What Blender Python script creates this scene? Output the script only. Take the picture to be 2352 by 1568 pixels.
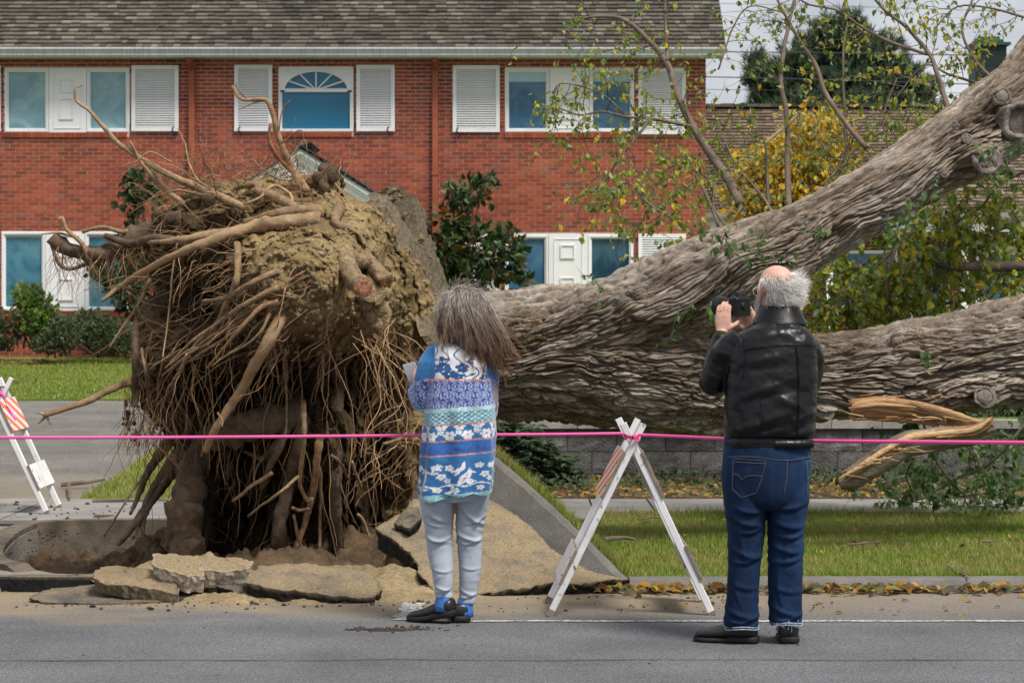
import bpy, math, random
import numpy as np
from mathutils import Vector, Matrix

for _o in list(bpy.data.objects):
    bpy.data.objects.remove(_o)
SC = bpy.context.scene
COL = SC.collection
random.seed(7)
RNG = np.random.default_rng(11)
PI = math.pi
rad = math.radians

# ------------------------------------------------------------------ camera
EYE = 1.55
cam_d = bpy.data.cameras.new("camera")
cam = bpy.data.objects.new("camera", cam_d)
COL.objects.link(cam)
cam.location = (0, 0, EYE)
cam.rotation_euler = (PI / 2, 0, 0)
cam_d.lens = 85
cam_d.sensor_width = 36
cam_d.shift_y = -0.0333
cam_d.clip_start = 0.1
cam_d.clip_end = 2000
cam_d.dof.use_dof = True
cam_d.dof.focus_distance = 12.8
cam_d.dof.aperture_fstop = 9.0
SC.camera = cam

# ------------------------------------------------------------------ light
SUN_EL, SUN_AZ = rad(58), rad(138)        # azimuth clockwise from +Y: behind the camera, to the right
sd = Vector((math.sin(SUN_AZ) * math.cos(SUN_EL), math.cos(SUN_AZ) * math.cos(SUN_EL), math.sin(SUN_EL)))
sun_d = bpy.data.lights.new("sun", 'SUN')
sun_d.energy = 3.8
sun_d.angle = rad(18)
sun_d.color = (1.0, 0.95, 0.87)
sun = bpy.data.objects.new("sun", sun_d)
sun.rotation_euler = sd.to_track_quat('Z', 'Y').to_euler()
COL.objects.link(sun)

w = bpy.data.worlds.new("World")
SC.world = w
w.use_nodes = True
nt = w.node_tree
nt.nodes.clear()
sky = nt.nodes.new('ShaderNodeTexSky')
sky.sky_type = 'NISHITA'
sky.sun_disc = False
sky.sun_elevation = SUN_EL
sky.sun_rotation = SUN_AZ
tc = nt.nodes.new('ShaderNodeTexCoord')
mp = nt.nodes.new('ShaderNodeMapping')
mp.inputs['Scale'].default_value = (1.0, 1.0, 2.6)
nz = nt.nodes.new('ShaderNodeTexNoise')
nz.inputs['Scale'].default_value = 5.5
nz.inputs['Detail'].default_value = 7
nz.inputs['Roughness'].default_value = 0.52
cr = nt.nodes.new('ShaderNodeValToRGB')
cr.color_ramp.elements[0].position = 0.36
cr.color_ramp.elements[0].color = (5.6, 5.8, 6.3, 1)
cr.color_ramp.elements[1].position = 0.62
cr.color_ramp.elements[1].color = (9.6, 9.6, 9.7, 1)
mx = nt.nodes.new('ShaderNodeMixRGB')
mx.inputs[0].default_value = 0.86
bg = nt.nodes.new('ShaderNodeBackground')
bg.inputs['Strength'].default_value = 0.08
wo = nt.nodes.new('ShaderNodeOutputWorld')
L = nt.links.new
L(tc.outputs['Generated'], mp.inputs[0]); L(mp.outputs[0], nz.inputs['Vector'])
sx_ = nt.nodes.new('ShaderNodeSeparateXYZ')             # an overcast dome is brighter overhead than at the horizon
zr_ = nt.nodes.new('ShaderNodeMapRange')
zr_.inputs[1].default_value = 0.0; zr_.inputs[2].default_value = 1.0; zr_.inputs[3].default_value = 1.0; zr_.inputs[4].default_value = 1.05
ml_ = nt.nodes.new('ShaderNodeMixRGB'); ml_.blend_type = 'MULTIPLY'; ml_.inputs[0].default_value = 1.0
L(tc.outputs['Generated'], sx_.inputs[0]); L(sx_.outputs[2], zr_.inputs[0])
L(nz.outputs[0], cr.inputs[0]); L(cr.outputs[0], ml_.inputs[1]); L(zr_.outputs[0], ml_.inputs[2])
L(sky.outputs[0], mx.inputs[1]); L(ml_.outputs[0], mx.inputs[2])
L(mx.outputs[0], bg.inputs[0]); L(bg.outputs[0], wo.inputs[0])

SC.view_settings.view_transform = 'Standard'
SC.view_settings.look = 'None'
SC.view_settings.exposure = 0.36
SC.view_settings.gamma = 1.0
SC.render.engine = 'CYCLES'
SC.cycles.max_bounces = 6
SC.cycles.transparent_max_bounces = 6
SC.cycles.use_denoising = True

# ------------------------------------------------------------------ helpers
FPX = 5553.3
def S(u, v, Y):                     # where the line of sight through a point of the photo meets the depth Y
    return Vector(((u - 1176) * Y / FPX, Y, EYE - (v - 705.6) * Y / FPX))
def SX(u, Y): return (u - 1176) * Y / FPX
def SZ(v, Y): return EYE - (v - 705.6) * Y / FPX
def G(u, v, z=0.0):                 # where it meets the level z
    Y = (EYE - z) * FPX / (v - 705.6)
    return Vector(((u - 1176) * Y / FPX, Y, z))

def _hash(ix, iy, iz, seed):
    n = (ix.astype(np.int64) * 374761393 + iy.astype(np.int64) * 668265263 + iz.astype(np.int64) * 2147483647 + seed * 974711) & 0xffffffff
    n = ((n ^ (n >> 13)) * 1274126177) & 0xffffffff
    n = ((n ^ (n >> 15)) * 2246822519) & 0xffffffff
    return ((n ^ (n >> 16)) & 0xffff) / 32767.5 - 1.0
def vn(p, seed=0):
    p = np.asarray(p, float)
    f0 = np.floor(p); t = p - f0
    t = t * t * t * (t * (t * 6 - 15) + 10)
    i = f0.astype(np.int64)
    r = 0
    for dx in (0, 1):
        wx = t[:, 0] if dx else 1 - t[:, 0]
        for dy in (0, 1):
            wy = t[:, 1] if dy else 1 - t[:, 1]
            for dz in (0, 1):
                wz = t[:, 2] if dz else 1 - t[:, 2]
                r = r + wx * wy * wz * _hash(i[:, 0] + dx, i[:, 1] + dy, i[:, 2] + dz, seed)
    return r
def fbm(p, octv=4, seed=0, gain=0.5):
    p = np.asarray(p, float); a = 1.0; s = 0; tot = 0
    for k in range(octv):
        s = s + a * vn(p, seed + k * 17); tot += a
        p = p * 2.03 + 11.3; a *= gain
    return s / tot
def worley(p, seed=0, jit=.9):
    """Nearest and second nearest cell distance, and a random number of the nearest cell."""
    p = np.asarray(p, float); i0 = np.floor(p).astype(np.int64); f1 = np.full(len(p), 9.0); f2 = np.full(len(p), 9.0); idc = np.zeros(len(p))
    for dx in (-1, 0, 1):
        for dy in (-1, 0, 1):
            for dz in (-1, 0, 1):
                ix, iy, iz = i0[:, 0] + dx, i0[:, 1] + dy, i0[:, 2] + dz
                q0 = ix + .5 + .5 * jit * _hash(ix, iy, iz, seed) - p[:, 0]; q1 = iy + .5 + .5 * jit * _hash(ix, iy, iz, seed + 1) - p[:, 1]; q2 = iz + .5 + .5 * jit * _hash(ix, iy, iz, seed + 2) - p[:, 2]
                d = q0 * q0 + q1 * q1 + q2 * q2; nr = d < f1; f2 = np.where(nr, f1, np.minimum(f2, d)); idc = np.where(nr, _hash(ix, iy, iz, seed + 3), idc); f1 = np.where(nr, d, f1)
    return np.sqrt(f1), np.sqrt(f2), idc
def smooth(a, b, x):
    t = np.clip((np.asarray(x, float) - a) / (b - a), 0, 1)
    return t * t * (3 - 2 * t)

class MB:
    def __init__(s): s.v = []; s.f = []; s.n = 0
    def add(s, v, f):
        v = np.asarray(v, float).reshape(-1, 3)
        if isinstance(f, np.ndarray): fs = [f]
        else:
            d = {}
            for q in f: d.setdefault(len(q), []).append(q)
            fs = [np.array(x) for x in d.values()]
        s.v.append(v)
        for x in fs: s.f.append(x.astype(np.int64) + s.n)
        s.n += len(v)
    def box(s, x0, x1, y0, y1, z0, z1, m=None):
        v = np.array([(x, y, z) for x in (x0, x1) for y in (y0, y1) for z in (z0, z1)], float)
        if m is not None: v = np.array([tuple(m @ Vector(q)) for q in v])
        s.add(v, np.array([(0, 1, 3, 2), (4, 6, 7, 5), (0, 4, 5, 1), (2, 3, 7, 6), (0, 2, 6, 4), (1, 5, 7, 3)]))
    def mesh(s, name, mat=None, sm=False):
        return np_mesh(name, np.concatenate(s.v) if s.v else np.zeros((0, 3)), s.f, mat, sm)
    def build(s, name, mat, parent=None, sm=False, **k):
        return ob(name, s.mesh(name, mat, sm), parent, **k)

def np_mesh(name, v, faces, mat=None, sm=False):
    me = bpy.data.meshes.new(name)
    if isinstance(faces, np.ndarray): faces = [faces]
    v = np.ascontiguousarray(v, np.float32)
    me.vertices.add(len(v)); me.vertices.foreach_set('co', v.ravel())
    idx = np.concatenate([f.ravel() for f in faces]).astype(np.int32)
    tot = np.concatenate([np.full(len(f), f.shape[1], np.int32) for f in faces])
    st = np.concatenate([[0], np.cumsum(tot)[:-1]]).astype(np.int32)
    me.loops.add(len(idx)); me.loops.foreach_set('vertex_index', idx)
    me.polygons.add(len(tot)); me.polygons.foreach_set('loop_start', st)
    me.polygons.foreach_set('use_smooth', np.full(len(tot), sm, bool))
    me.update(calc_edges=True); me.validate()
    if mat: me.materials.append(mat)
    return me
def attr(me, name, vals, kind='FLOAT'):
    a = me.attributes.new(name, 'FLOAT_COLOR' if kind == 'COLOR' else kind, 'POINT')
    if kind == 'COLOR':
        vals = np.concatenate([vals, np.ones((len(vals), 1))], 1)
        a.data.foreach_set('color', np.ascontiguousarray(vals, np.float32).ravel())
    elif kind == 'FLOAT_VECTOR': a.data.foreach_set('vector', np.ascontiguousarray(vals, np.float32).ravel())
    else: a.data.foreach_set('value', np.ascontiguousarray(vals, np.float32))
def tag(o, label=None, cat=None, group=None, kind=None):
    if label: o['label'] = label
    if cat: o['category'] = cat
    if group: o['group'] = group
    if kind: o['kind'] = kind
    return o
def par(o, p):
    o.parent = p
    o.matrix_parent_inverse = Matrix.Translation(-world_loc(p)) if not p.rotation_euler[2] else (Matrix.Translation(world_loc(p)) @ p.rotation_euler.to_matrix().to_4x4()).inverted()
def world_loc(p):
    return Vector(p.get('_wl', p.location)) if p.parent is None else Vector((0, 0, 0))
def ob(name, me, parent=None, label=None, cat=None, group=None, kind=None, loc=None):
    o = bpy.data.objects.new(name, me)
    COL.objects.link(o)
    if loc is not None: o.location = loc
    if parent is not None:
        o.parent = parent
        if parent.type == 'EMPTY':
            o.matrix_parent_inverse = Matrix.Translation(-parent.location)
        elif parent.location.length > 0:
            o.matrix_parent_inverse = Matrix.Translation(-parent.location)
    return tag(o, label, cat, group, kind)
def empty(name, loc, label, cat, group=None):
    o = bpy.data.objects.new(name, None)
    o.empty_display_size = 0.2
    COL.objects.link(o); o.location = loc
    return tag(o, label, cat, group)

# ---- node materials
class NM:
    def __init__(s, name, rough=0.85, spec=0.25):
        s.m = bpy.data.materials.new(name); s.m.use_nodes = True
        s.t = s.m.node_tree; s.p = s.t.nodes['Principled BSDF']
        s.p.inputs['Roughness'].default_value = rough
        s.p.inputs['Specular IOR Level'].default_value = spec
        s._tc = None; s.nrm = None
    def new(s, t, **k):
        n = s.t.nodes.new(t)
        for a, b in k.items(): setattr(n, a, b)
        return n
    def link(s, a, b): s.t.links.new(a, b)
    def coord(s, kind='Object', scale=(1, 1, 1), rot=(0, 0, 0)):
        if kind == 'attr':
            n = s.new('ShaderNodeAttribute'); n.attribute_name = 'suv'; o = n.outputs['Vector']
        else:
            if s._tc is None: s._tc = s.new('ShaderNodeTexCoord')
            o = s._tc.outputs[kind]
        m = s.new('ShaderNodeMapping'); m.inputs['Scale'].default_value = scale; m.inputs['Rotation'].default_value = rot
        s.link(o, m.inputs[0]); return m.outputs[0]
    def noise(s, scale, detail=5, rough=0.6, co=None, dist=0.0):
        n = s.new('ShaderNodeTexNoise'); n.inputs['Scale'].default_value = scale; n.inputs['Detail'].default_value = detail
        n.inputs['Roughness'].default_value = rough; n.inputs['Distortion'].default_value = dist
        s.link(co if co is not None else s.coord(), n.inputs['Vector']); return n.outputs[0]
    def voro(s, scale, co=None, feature='F1', out='Distance', rnd=1.0):
        n = s.new('ShaderNodeTexVoronoi'); n.feature = feature; n.inputs['Scale'].default_value = scale; n.inputs['Randomness'].default_value = rnd
        s.link(co if co is not None else s.coord(), n.inputs['Vector']); return n.outputs[out]
    def ramp(s, fac, stops, interp='LINEAR'):
        n = s.new('ShaderNodeValToRGB'); e = n.color_ramp.elements; n.color_ramp.interpolation = interp
        while len(e) < len(stops): e.new(0.5)
        for x, (p, c) in zip(e, stops):
            x.position = p; x.color = (c[0], c[1], c[2], 1) if not isinstance(c, (int, float)) else (c, c, c, 1)
        s.link(fac, n.inputs[0]); return n.outputs[0]
    def mix(s, f, a, b, mode='MIX'):
        n = s.new('ShaderNodeMixRGB', blend_type=mode)
        for i, x in ((0, f), (1, a), (2, b)):
            if isinstance(x, (int, float)): n.inputs[i].default_value = x if i == 0 else (x, x, x, 1)
            elif isinstance(x, (tuple, list)): n.inputs[i].default_value = (x[0], x[1], x[2], 1)
            else: s.link(x, n.inputs[i])
        return n.outputs[0]
    def math(s, op, a, b=0.0, c=0.0):
        n = s.new('ShaderNodeMath', operation=op)
        for i, x in enumerate((a, b, c)):
            if isinstance(x, (int, float)): n.inputs[i].default_value = x
            else: s.link(x, n.inputs[i])
        return n.outputs[0]
    def rnd(s):
        g = s.new('ShaderNodeNewGeometry'); o = s.new('ShaderNodeObjectInfo')
        return s.math('FRACT', s.math('ADD', s.math('MULTIPLY', o.outputs['Random'], 7.31), g.outputs['Random Per Island']))
    def attrib(s, name, out='Fac'):
        n = s.new('ShaderNodeAttribute'); n.attribute_name = name; return n.outputs[out]
    def sepxyz(s, co):
        n = s.new('ShaderNodeSeparateXYZ'); s.link(co, n.inputs[0]); return n.outputs
    def col(s, c):
        if isinstance(c, (tuple, list)): s.p.inputs['Base Color'].default_value = (c[0], c[1], c[2], 1)
        else: s.link(c, s.p.inputs['Base Color'])
        return s
    def rough(s, c): s.link(c, s.p.inputs['Roughness']); return s
    def bump(s, h, strength=0.5, dist=0.01):
        n = s.new('ShaderNodeBump'); n.inputs['Strength'].default_value = strength; n.inputs['Distance'].default_value = dist
        s.link(h, n.inputs['Height'])
        if s.nrm is not None: s.link(s.nrm, n.inputs['Normal'])
        s.nrm = n.outputs[0]; s.link(s.nrm, s.p.inputs['Normal']); return s
def simple(name, c, rough=0.8, var=0.2, scale=6, bump=0.0, bscale=60, bdist=0.004, spec=0.25, coord='Object', sc=(1, 1, 1)):
    m = NM(name, rough, spec)
    co = m.coord(coord, sc)
    n = m.noise(scale, 6, 0.6, co)
    lo = tuple(x * (1 - var) for x in c); hi = tuple(min(1, x * (1 + var)) for x in c)
    m.col(m.ramp(n, [(0.3, lo), (0.7, hi)]))
    if bump: m.bump(m.noise(bscale, 6, 0.6, co), bump, bdist)
    return m.m
def island(name, stops, rough=0.8, spec=0.25, nscale=8, nvar=0.25, bump=0.0, bscale=60, bdist=0.004, trans=0.0):
    m = NM(name, rough, spec)
    c = m.ramp(m.rnd(), stops)
    n = m.noise(nscale, 5, 0.6)
    c = m.mix(1.0, c, m.ramp(n, [(0.3, 1 - nvar), (0.7, 1 + nvar)]), 'MULTIPLY')
    m.col(c)
    if bump: m.bump(m.noise(bscale, 5, 0.6), bump, bdist)
    if trans:
        tr = m.new('ShaderNodeBsdfTranslucent'); mixs = m.new('ShaderNodeMixShader'); mixs.inputs[0].default_value = trans
        m.link(c, tr.inputs[0]); m.link(m.p.outputs[0], mixs.inputs[1]); m.link(tr.outputs[0], mixs.inputs[2])
        m.link(mixs.outputs[0], m.t.nodes['Material Output'].inputs[0])
    return m.m

# ---- shapes
def catmull(P, n):
    P = np.asarray(P, float)
    if len(P) == 2:
        t = np.linspace(0, 1, n)[:, None]; return P[0] * (1 - t) + P[1] * t
    Q = np.concatenate([[2 * P[0] - P[1]], P, [2 * P[-1] - P[-2]]])
    u = np.linspace(0, len(P) - 1 - 1e-9, n); i = u.astype(int); t = (u - i)[:, None]
    a, b, c, d = Q[i], Q[i + 1], Q[i + 2], Q[i + 3]
    return 0.5 * (2 * b + (c - a) * t + (2 * a - 5 * b + 4 * c - d) * t * t + (3 * b - a - 3 * c + d) * t ** 3)
def frames(P, up=(0, 0, 1)):
    T = np.gradient(P, axis=0); T /= np.linalg.norm(T, axis=1)[:, None] + 1e-12
    U = np.zeros_like(P); u = np.array(up, float)
    u = u - T[0] * (u @ T[0])
    if np.linalg.norm(u) < 0.1: u = np.array((1.0, 0.13, 0.07)); u -= T[0] * (u @ T[0])
    for k in range(len(P)):
        u = u - T[k] * (u @ T[k]); u /= np.linalg.norm(u) + 1e-12; U[k] = u
    return T, U, np.cross(T, U)
def tube(P, R, k=6, cap=True, up=(0, 0, 1), flat=None):
    """Tube along points P with radii R: vertices and quads (caps as fans)."""
    P = np.asarray(P, float); n = len(P); R = np.broadcast_to(np.asarray(R, float), (n,))
    T, U, V = frames(P, up)
    th = np.arange(k) * 2 * PI / k
    f = 1.0 if flat is None else flat
    v = P[:, None] + R[:, None, None] * (np.cos(th)[None, :, None] * U[:, None] + f * np.sin(th)[None, :, None] * V[:, None])
    v = v.reshape(-1, 3)
    i = np.arange(n - 1)[:, None] * k; j = np.arange(k)[None]; j2 = (j + 1) % k
    q = np.stack([i + j, i + j2, i + k + j2, i + k + j], -1).reshape(-1, 4)
    fs = [tuple(x) for x in q] if False else None
    if cap:
        v = np.concatenate([v, P[:1], P[-1:]]); a = len(v) - 2
        jj = np.arange(k); t1 = np.stack([np.full(k, a), (jj + 1) % k, jj], -1)
        b = (n - 1) * k; t2 = np.stack([np.full(k, a + 1), b + jj, b + (jj + 1) % k], -1)
        return v, [q, np.concatenate([t1, t2])]
    return v, [q]
def add_tube(mb, P, R, k=6, **kw):
    v, fs = tube(P, R, k, **kw)
    n0 = mb.n; mb.v.append(v); mb.n += len(v)
    for f in fs: mb.f.append(f + n0)
def wiggle(P, amp, n, seed, freq=3.0):
    C = catmull(P, n); L_ = np.concatenate([[0], np.cumsum(np.linalg.norm(np.diff(C, axis=0), axis=1))])
    for a in range(3):
        q = np.stack([L_ * freq, np.full(n, a * 7.7), np.full(n, seed * 3.1)], 1)
        C[:, a] += amp * fbm(q, 3, seed) * np.minimum(1, np.linspace(0, 4, n))
    return C
def loft(rings, k=24, pw=2.0):
    """Closed lofted body. Ring: (centre, rx, ry[, x axis, y axis])."""
    vs = []; n = len(rings)
    th = np.arange(k) * 2 * PI / k
    c, s_ = np.cos(th), np.sin(th)
    e = 2.0 / pw
    cx = np.sign(c) * np.abs(c) ** e; sy = np.sign(s_) * np.abs(s_) ** e
    for r in rings:
        ctr = np.array(r[0], float); ax = np.array(r[3] if len(r) > 3 else (1, 0, 0), float); ay = np.array(r[4] if len(r) > 4 else (0, 1, 0), float)
        vs.append(ctr + np.outer(cx * r[1], ax) + np.outer(sy * r[2], ay))
    v = np.concatenate(vs + [np.array([rings[0][0]], float), np.array([rings[-1][0]], float)])
    i = np.arange(n - 1)[:, None] * k; j = np.arange(k)[None]; j2 = (j + 1) % k
    q = np.stack([i + j, i + j2, i + k + j2, i + k + j], -1).reshape(-1, 4)
    a = n * k; jj = np.arange(k); b = (n - 1) * k
    t = np.concatenate([np.stack([np.full(k, a), (jj + 1) % k, jj], -1), np.stack([np.full(k, a + 1), b + jj, b + (jj + 1) % k], -1)])
    return v, [q, t]
def limb(P, R, n=20, k=16, ry=None):
    """Smooth tapering limb through joints P with radii R."""
    C = catmull(P, n); R_ = np.interp(np.linspace(0, len(P) - 1, n), np.arange(len(P)), R)
    return tube(C, R_, k)
def ellipsoid(c, r, k=16, m=12, rot=None):
    v = []; 
    for i in range(1, m):
        a = PI * i / m
        for j in range(k):
            b = 2 * PI * j / k
            v.append((r[0] * math.sin(a) * math.cos(b), r[1] * math.sin(a) * math.sin(b), r[2] * math.cos(a)))
    v += [(0, 0, r[2]), (0, 0, -r[2])]
    v = np.array(v)
    if rot is not None: v = v @ np.array(rot).T
    v = v + np.array(c, float)
    f = []
    i = np.arange(m - 2)[:, None] * k; j = np.arange(k)[None]; j2 = (j + 1) % k
    q = np.stack([i + j, i + k + j, i + k + j2, i + j2], -1).reshape(-1, 4)
    a = (m - 1) * k; jj = np.arange(k); b = (m - 2) * k
    t = np.concatenate([np.stack([np.full(k, a), jj, (jj + 1) % k], -1), np.stack([np.full(k, a + 1), b + (jj + 1) % k, b + jj], -1)])
    return v, [q, t]
def put(mb, vf):
    v, fs = vf; n0 = mb.n; mb.v.append(np.asarray(v)); mb.n += len(v)
    for f in fs: mb.f.append(np.asarray(f) + n0)
def fuse(mb, voxel=0.008, smooth_it=6):
    """Union of overlapping closed bodies as one continuous surface; returns vertices, faces."""
    me = mb.mesh('fuse_tmp'); o = bpy.data.objects.new('fuse_tmp', me); COL.objects.link(o)
    r = o.modifiers.new('r', 'REMESH'); r.mode = 'VOXEL'; r.voxel_size = voxel; r.use_smooth_shade = True
    if smooth_it:
        s_ = o.modifiers.new('s', 'SMOOTH'); s_.iterations = smooth_it; s_.factor = 0.5
    dg = bpy.context.evaluated_depsgraph_get(); e = o.evaluated_get(dg); m2 = e.to_mesh()
    v = np.empty(len(m2.vertices) * 3, np.float32); m2.vertices.foreach_get('co', v); v = v.reshape(-1, 3).astype(float)
    nl = np.empty(len(m2.loops), np.int32); m2.loops.foreach_get('vertex_index', nl)
    tot = np.empty(len(m2.polygons), np.int32); m2.polygons.foreach_get('loop_total', tot)
    st = np.empty(len(m2.polygons), np.int32); m2.polygons.foreach_get('loop_start', st)
    fs = []
    for k in np.unique(tot):
        s0 = st[tot == k]; fs.append(np.stack([nl[s0 + j] for j in range(k)], -1).astype(np.int64))
    e.to_mesh_clear(); bpy.data.objects.remove(o); bpy.data.meshes.remove(me)
    return v, fs
def normals(v, fs):
    n = np.zeros_like(v)
    for f in fs:
        a, b, c = v[f[:, 0]], v[f[:, 1]], v[f[:, 2]]
        x = np.cross(b - a, c - a)
        for j in range(f.shape[1]): np.add.at(n, f[:, j], x)
    return n / (np.linalg.norm(n, axis=1)[:, None] + 1e-12)
def rotm(axis, ang): return np.array(Matrix.Rotation(ang, 3, Vector(axis)))
def inpoly(x, y, poly):
    x = np.asarray(x, float); y = np.asarray(y, float); r = np.zeros(x.shape, bool); n = len(poly)
    for i in range(n):
        x1, y1 = poly[i]; x2, y2 = poly[(i + 1) % n]
        c = ((y1 > y) != (y2 > y)) & (x < (x2 - x1) * (y - y1) / ((y2 - y1) if y2 != y1 else 1e-9) + x1)
        r ^= c
    return r
def slab(mb, poly, z0, z1):
    """Flat slab over a plan polygon, counter-clockwise."""
    n = len(poly)
    v = [(p[0], p[1], z1) for p in poly] + [(p[0], p[1], z0) for p in poly]
    f = [tuple(range(n)), tuple(range(2 * n - 1, n - 1, -1))] + [(i, n + i, n + (i + 1) % n, (i + 1) % n) for i in range(n)]
    mb.add(v, f)
# ------------------------------------------------------------------ ground materials
def asphalt_mat(name, base, sandy=0.0, ymin=12.2, ymax=13.1):
    m = NM(name, 0.92, 0.2)
    co = m.coord()
    n1 = m.noise(1.1, 6, 0.6, co); n2 = m.noise(120, 3, 0.75, co); v = m.voro(95, co)
    c = m.ramp(n2, [(0.34, tuple(x * 0.42 for x in base)), (0.5, base), (0.66, tuple(x * 2.1 for x in base))])
    c = m.mix(0.75, c, m.ramp(n1, [(0.3, 0.62), (0.7, 1.3)]), 'MULTIPLY'); c = m.mix(0.8, c, m.ramp(m.noise(38, 4, .75, co), [(.34, .62), (.66, 1.42)]), 'MULTIPLY')
    sp = m.ramp(v, [(0.05, 1.0), (0.16, 0.0)])
    spk = m.math('MULTIPLY', sp, m.ramp(m.noise(31, 2, 0.5, co), [(0.5, 0.0), (0.6, 0.55)]))
    c = m.mix(spk, c, (0.34, 0.33, 0.32))
    wn = m.noise(9, 5, 0.7, m.coord('Object', (0.25, 1.2, 1)))
    c = m.mix(m.ramp(wn, [(0.66, 0.0), (0.8, 0.25)]), c, (0.03, 0.03, 0.03))
    if sandy:
        xyz = m.sepxyz(co)
        n3 = m.noise(1.6, 7, 0.68, m.coord('Object', (0.7, 1.6, 1)))
        y = m.math('ADD', xyz[1], m.math('MULTIPLY', m.math('SUBTRACT', n3, 0.5), 2.0))
        mr = m.new('ShaderNodeMapRange'); m.link(y, mr.inputs[0]); mr.inputs[1].default_value = ymin; mr.inputs[2].default_value = ymax
        x = m.math('ADD', xyz[0], m.math('MULTIPLY', m.math('SUBTRACT', n3, 0.5), 3.0))
        mr2 = m.new('ShaderNodeMapRange'); m.link(x, mr2.inputs[0]); mr2.inputs[1].default_value = 3.2; mr2.inputs[2].default_value = 0.2; mr2.inputs[3].default_value = 0.4
        sand = m.ramp(m.noise(85, 5, 0.7, co), [(0.3, (0.17, 0.125, 0.072)), (0.7, (0.36, 0.28, 0.175))])
        patch = m.ramp(m.noise(60, 4, 0.7, co), [(0.36, 0.4), (0.6, 1.0)])
        f = m.math('MULTIPLY', m.math('MULTIPLY', m.math('MULTIPLY', mr.outputs[0], mr2.outputs[0]), patch), sandy)
        c = m.mix(f, c, sand)
    m.col(c)
    m.bump(n2, 0.5, 0.004); m.bump(v, 0.35, 0.003)
    return m.m
M_ROAD = asphalt_mat('asphalt', (0.098, 0.10, 0.107), 1.0, 11.85, 12.75)
M_DRIVE = asphalt_mat('driveway asphalt', (0.125, 0.118, 0.108), 0.55, 21.5, 18.8)
M_CONC = simple('pavement concrete', (0.20, 0.19, 0.18), 0.9, 0.25, 2.2, 0.35, 140, 0.003)
def kerb_mat():
    m = NM('kerb concrete', .93, .18); co = m.coord(); n2 = m.noise(150, 4, .7, co)
    c = m.ramp(m.noise(4, 6, .65, co), [(.3, (0.105, 0.10, 0.092)), (.7, (0.19, 0.18, 0.165))]); c = m.mix(.85, c, m.ramp(n2, [(.3, .5), (.7, 1.45)]), 'MULTIPLY')
    m.col(c); m.bump(n2, .8, .006); return m.m
M_KERB = kerb_mat()
def soil_mat(name, dark, mid, ochre, amt=None):
    m = NM(name, 0.95, 0.12); co = m.coord()
    n1 = m.noise(5, 7, 0.65, co); n2 = m.noise(45, 5, 0.7, co)
    a = m.mix(m.ramp(n1, [(0.35, 0.0), (0.65, 1.0)]), dark, mid)
    f = m.attrib('ochre') if amt is None else m.ramp(m.noise(2.2, 5, 0.6, co), [(0.5 - amt * 0.5, 0.0), (1.05 - amt * 0.5, 1.0)])
    lite = m.mix(m.ramp(n1, [(0.3, 0.0), (0.7, 1.0)]), tuple(x * 0.62 for x in ochre), ochre)
    c = m.mix(f, a, lite)
    c = m.mix(0.8, c, m.ramp(n2, [(0.3, 0.55), (0.7, 1.35)]), 'MULTIPLY')
    m.col(c)
    m.bump(n2, 0.9, 0.012); m.bump(m.noise(160, 3, 0.7, co), 0.6, 0.004)
    return m.m
M_SOIL = soil_mat('dug soil', (0.05, 0.033, 0.02), (0.13, 0.088, 0.054), (0.16, 0.115, 0.07), 0.15)
M_SAND = soil_mat('sandy subsoil', (0.14, 0.10, 0.055), (0.24, 0.18, 0.105), (0.35, 0.27, 0.16), 0.8)
M_BED = soil_mat('bed soil', (0.03, 0.022, 0.015), (0.075, 0.05, 0.032), (0.15, 0.09, 0.05), 0.3)

def lawn_mat(name):
    m = NM(name, 0.9, 0.15); co = m.coord()
    n1 = m.noise(0.45, 5, 0.6, co); n2 = m.noise(40, 4, 0.7, co)
    c = m.ramp(n1, [(0.36, (0.075, 0.13, 0.017)), (0.5, (0.12, 0.165, 0.026)), (0.68, (0.22, 0.225, 0.06))])
    c = m.mix(0.85, c, m.ramp(n2, [(0.3, 0.5), (0.7, 1.4)]), 'MULTIPLY'); m.col(c)
    m.bump(n2, 0.8, 0.03); return m.m
M_LAWN = lawn_mat('lawn turf')

# ------------------------------------------------------------------ ground sheets
mb = MB(); mb.box(-300, 300, -60, 900, -0.9, -0.42)
mb.build('ground', M_SOIL, kind='structure', label='bare earth beneath the street and gardens')
mb = MB(); mb.box(-60, 60, -40, 13.18, -0.4, 0.0)
# road: gently crowned sheet cut around the pit
mb.build('road', M_ROAD, kind='structure', label='grey asphalt road dusted with sand along its far edge')

PIT = [G(8, 1262, .06), G(25, 1290, .05), (-2.62, 13.83), (-2.1, 13.62), (-1.2, 13.45), (-0.4, 13.35), (0.2, 13.3), (0.62, 13.3), (0.62, 16.9), G(330, 1195, .06), G(95, 1198, .06), G(40, 1225, .06)]
PIT = [(p[0], p[1]) for p in PIT]
APY = 16.92
# concrete and asphalt apron left of the pit
mb = MB()
slab(mb, [(-14, 13.185), (0.62, 13.185), PIT[6], PIT[5], PIT[4], PIT[3], PIT[2], PIT[1], PIT[0], PIT[11], PIT[10], (-14, PIT[10][1])], -0.38, 0.03)
mb.build('driveway_apron', asphalt_mat('apron concrete', (0.17, 0.155, 0.135), 0.5, 14.0, 13.4), kind='structure', label='worn sandy driveway apron left of the pit')
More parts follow.
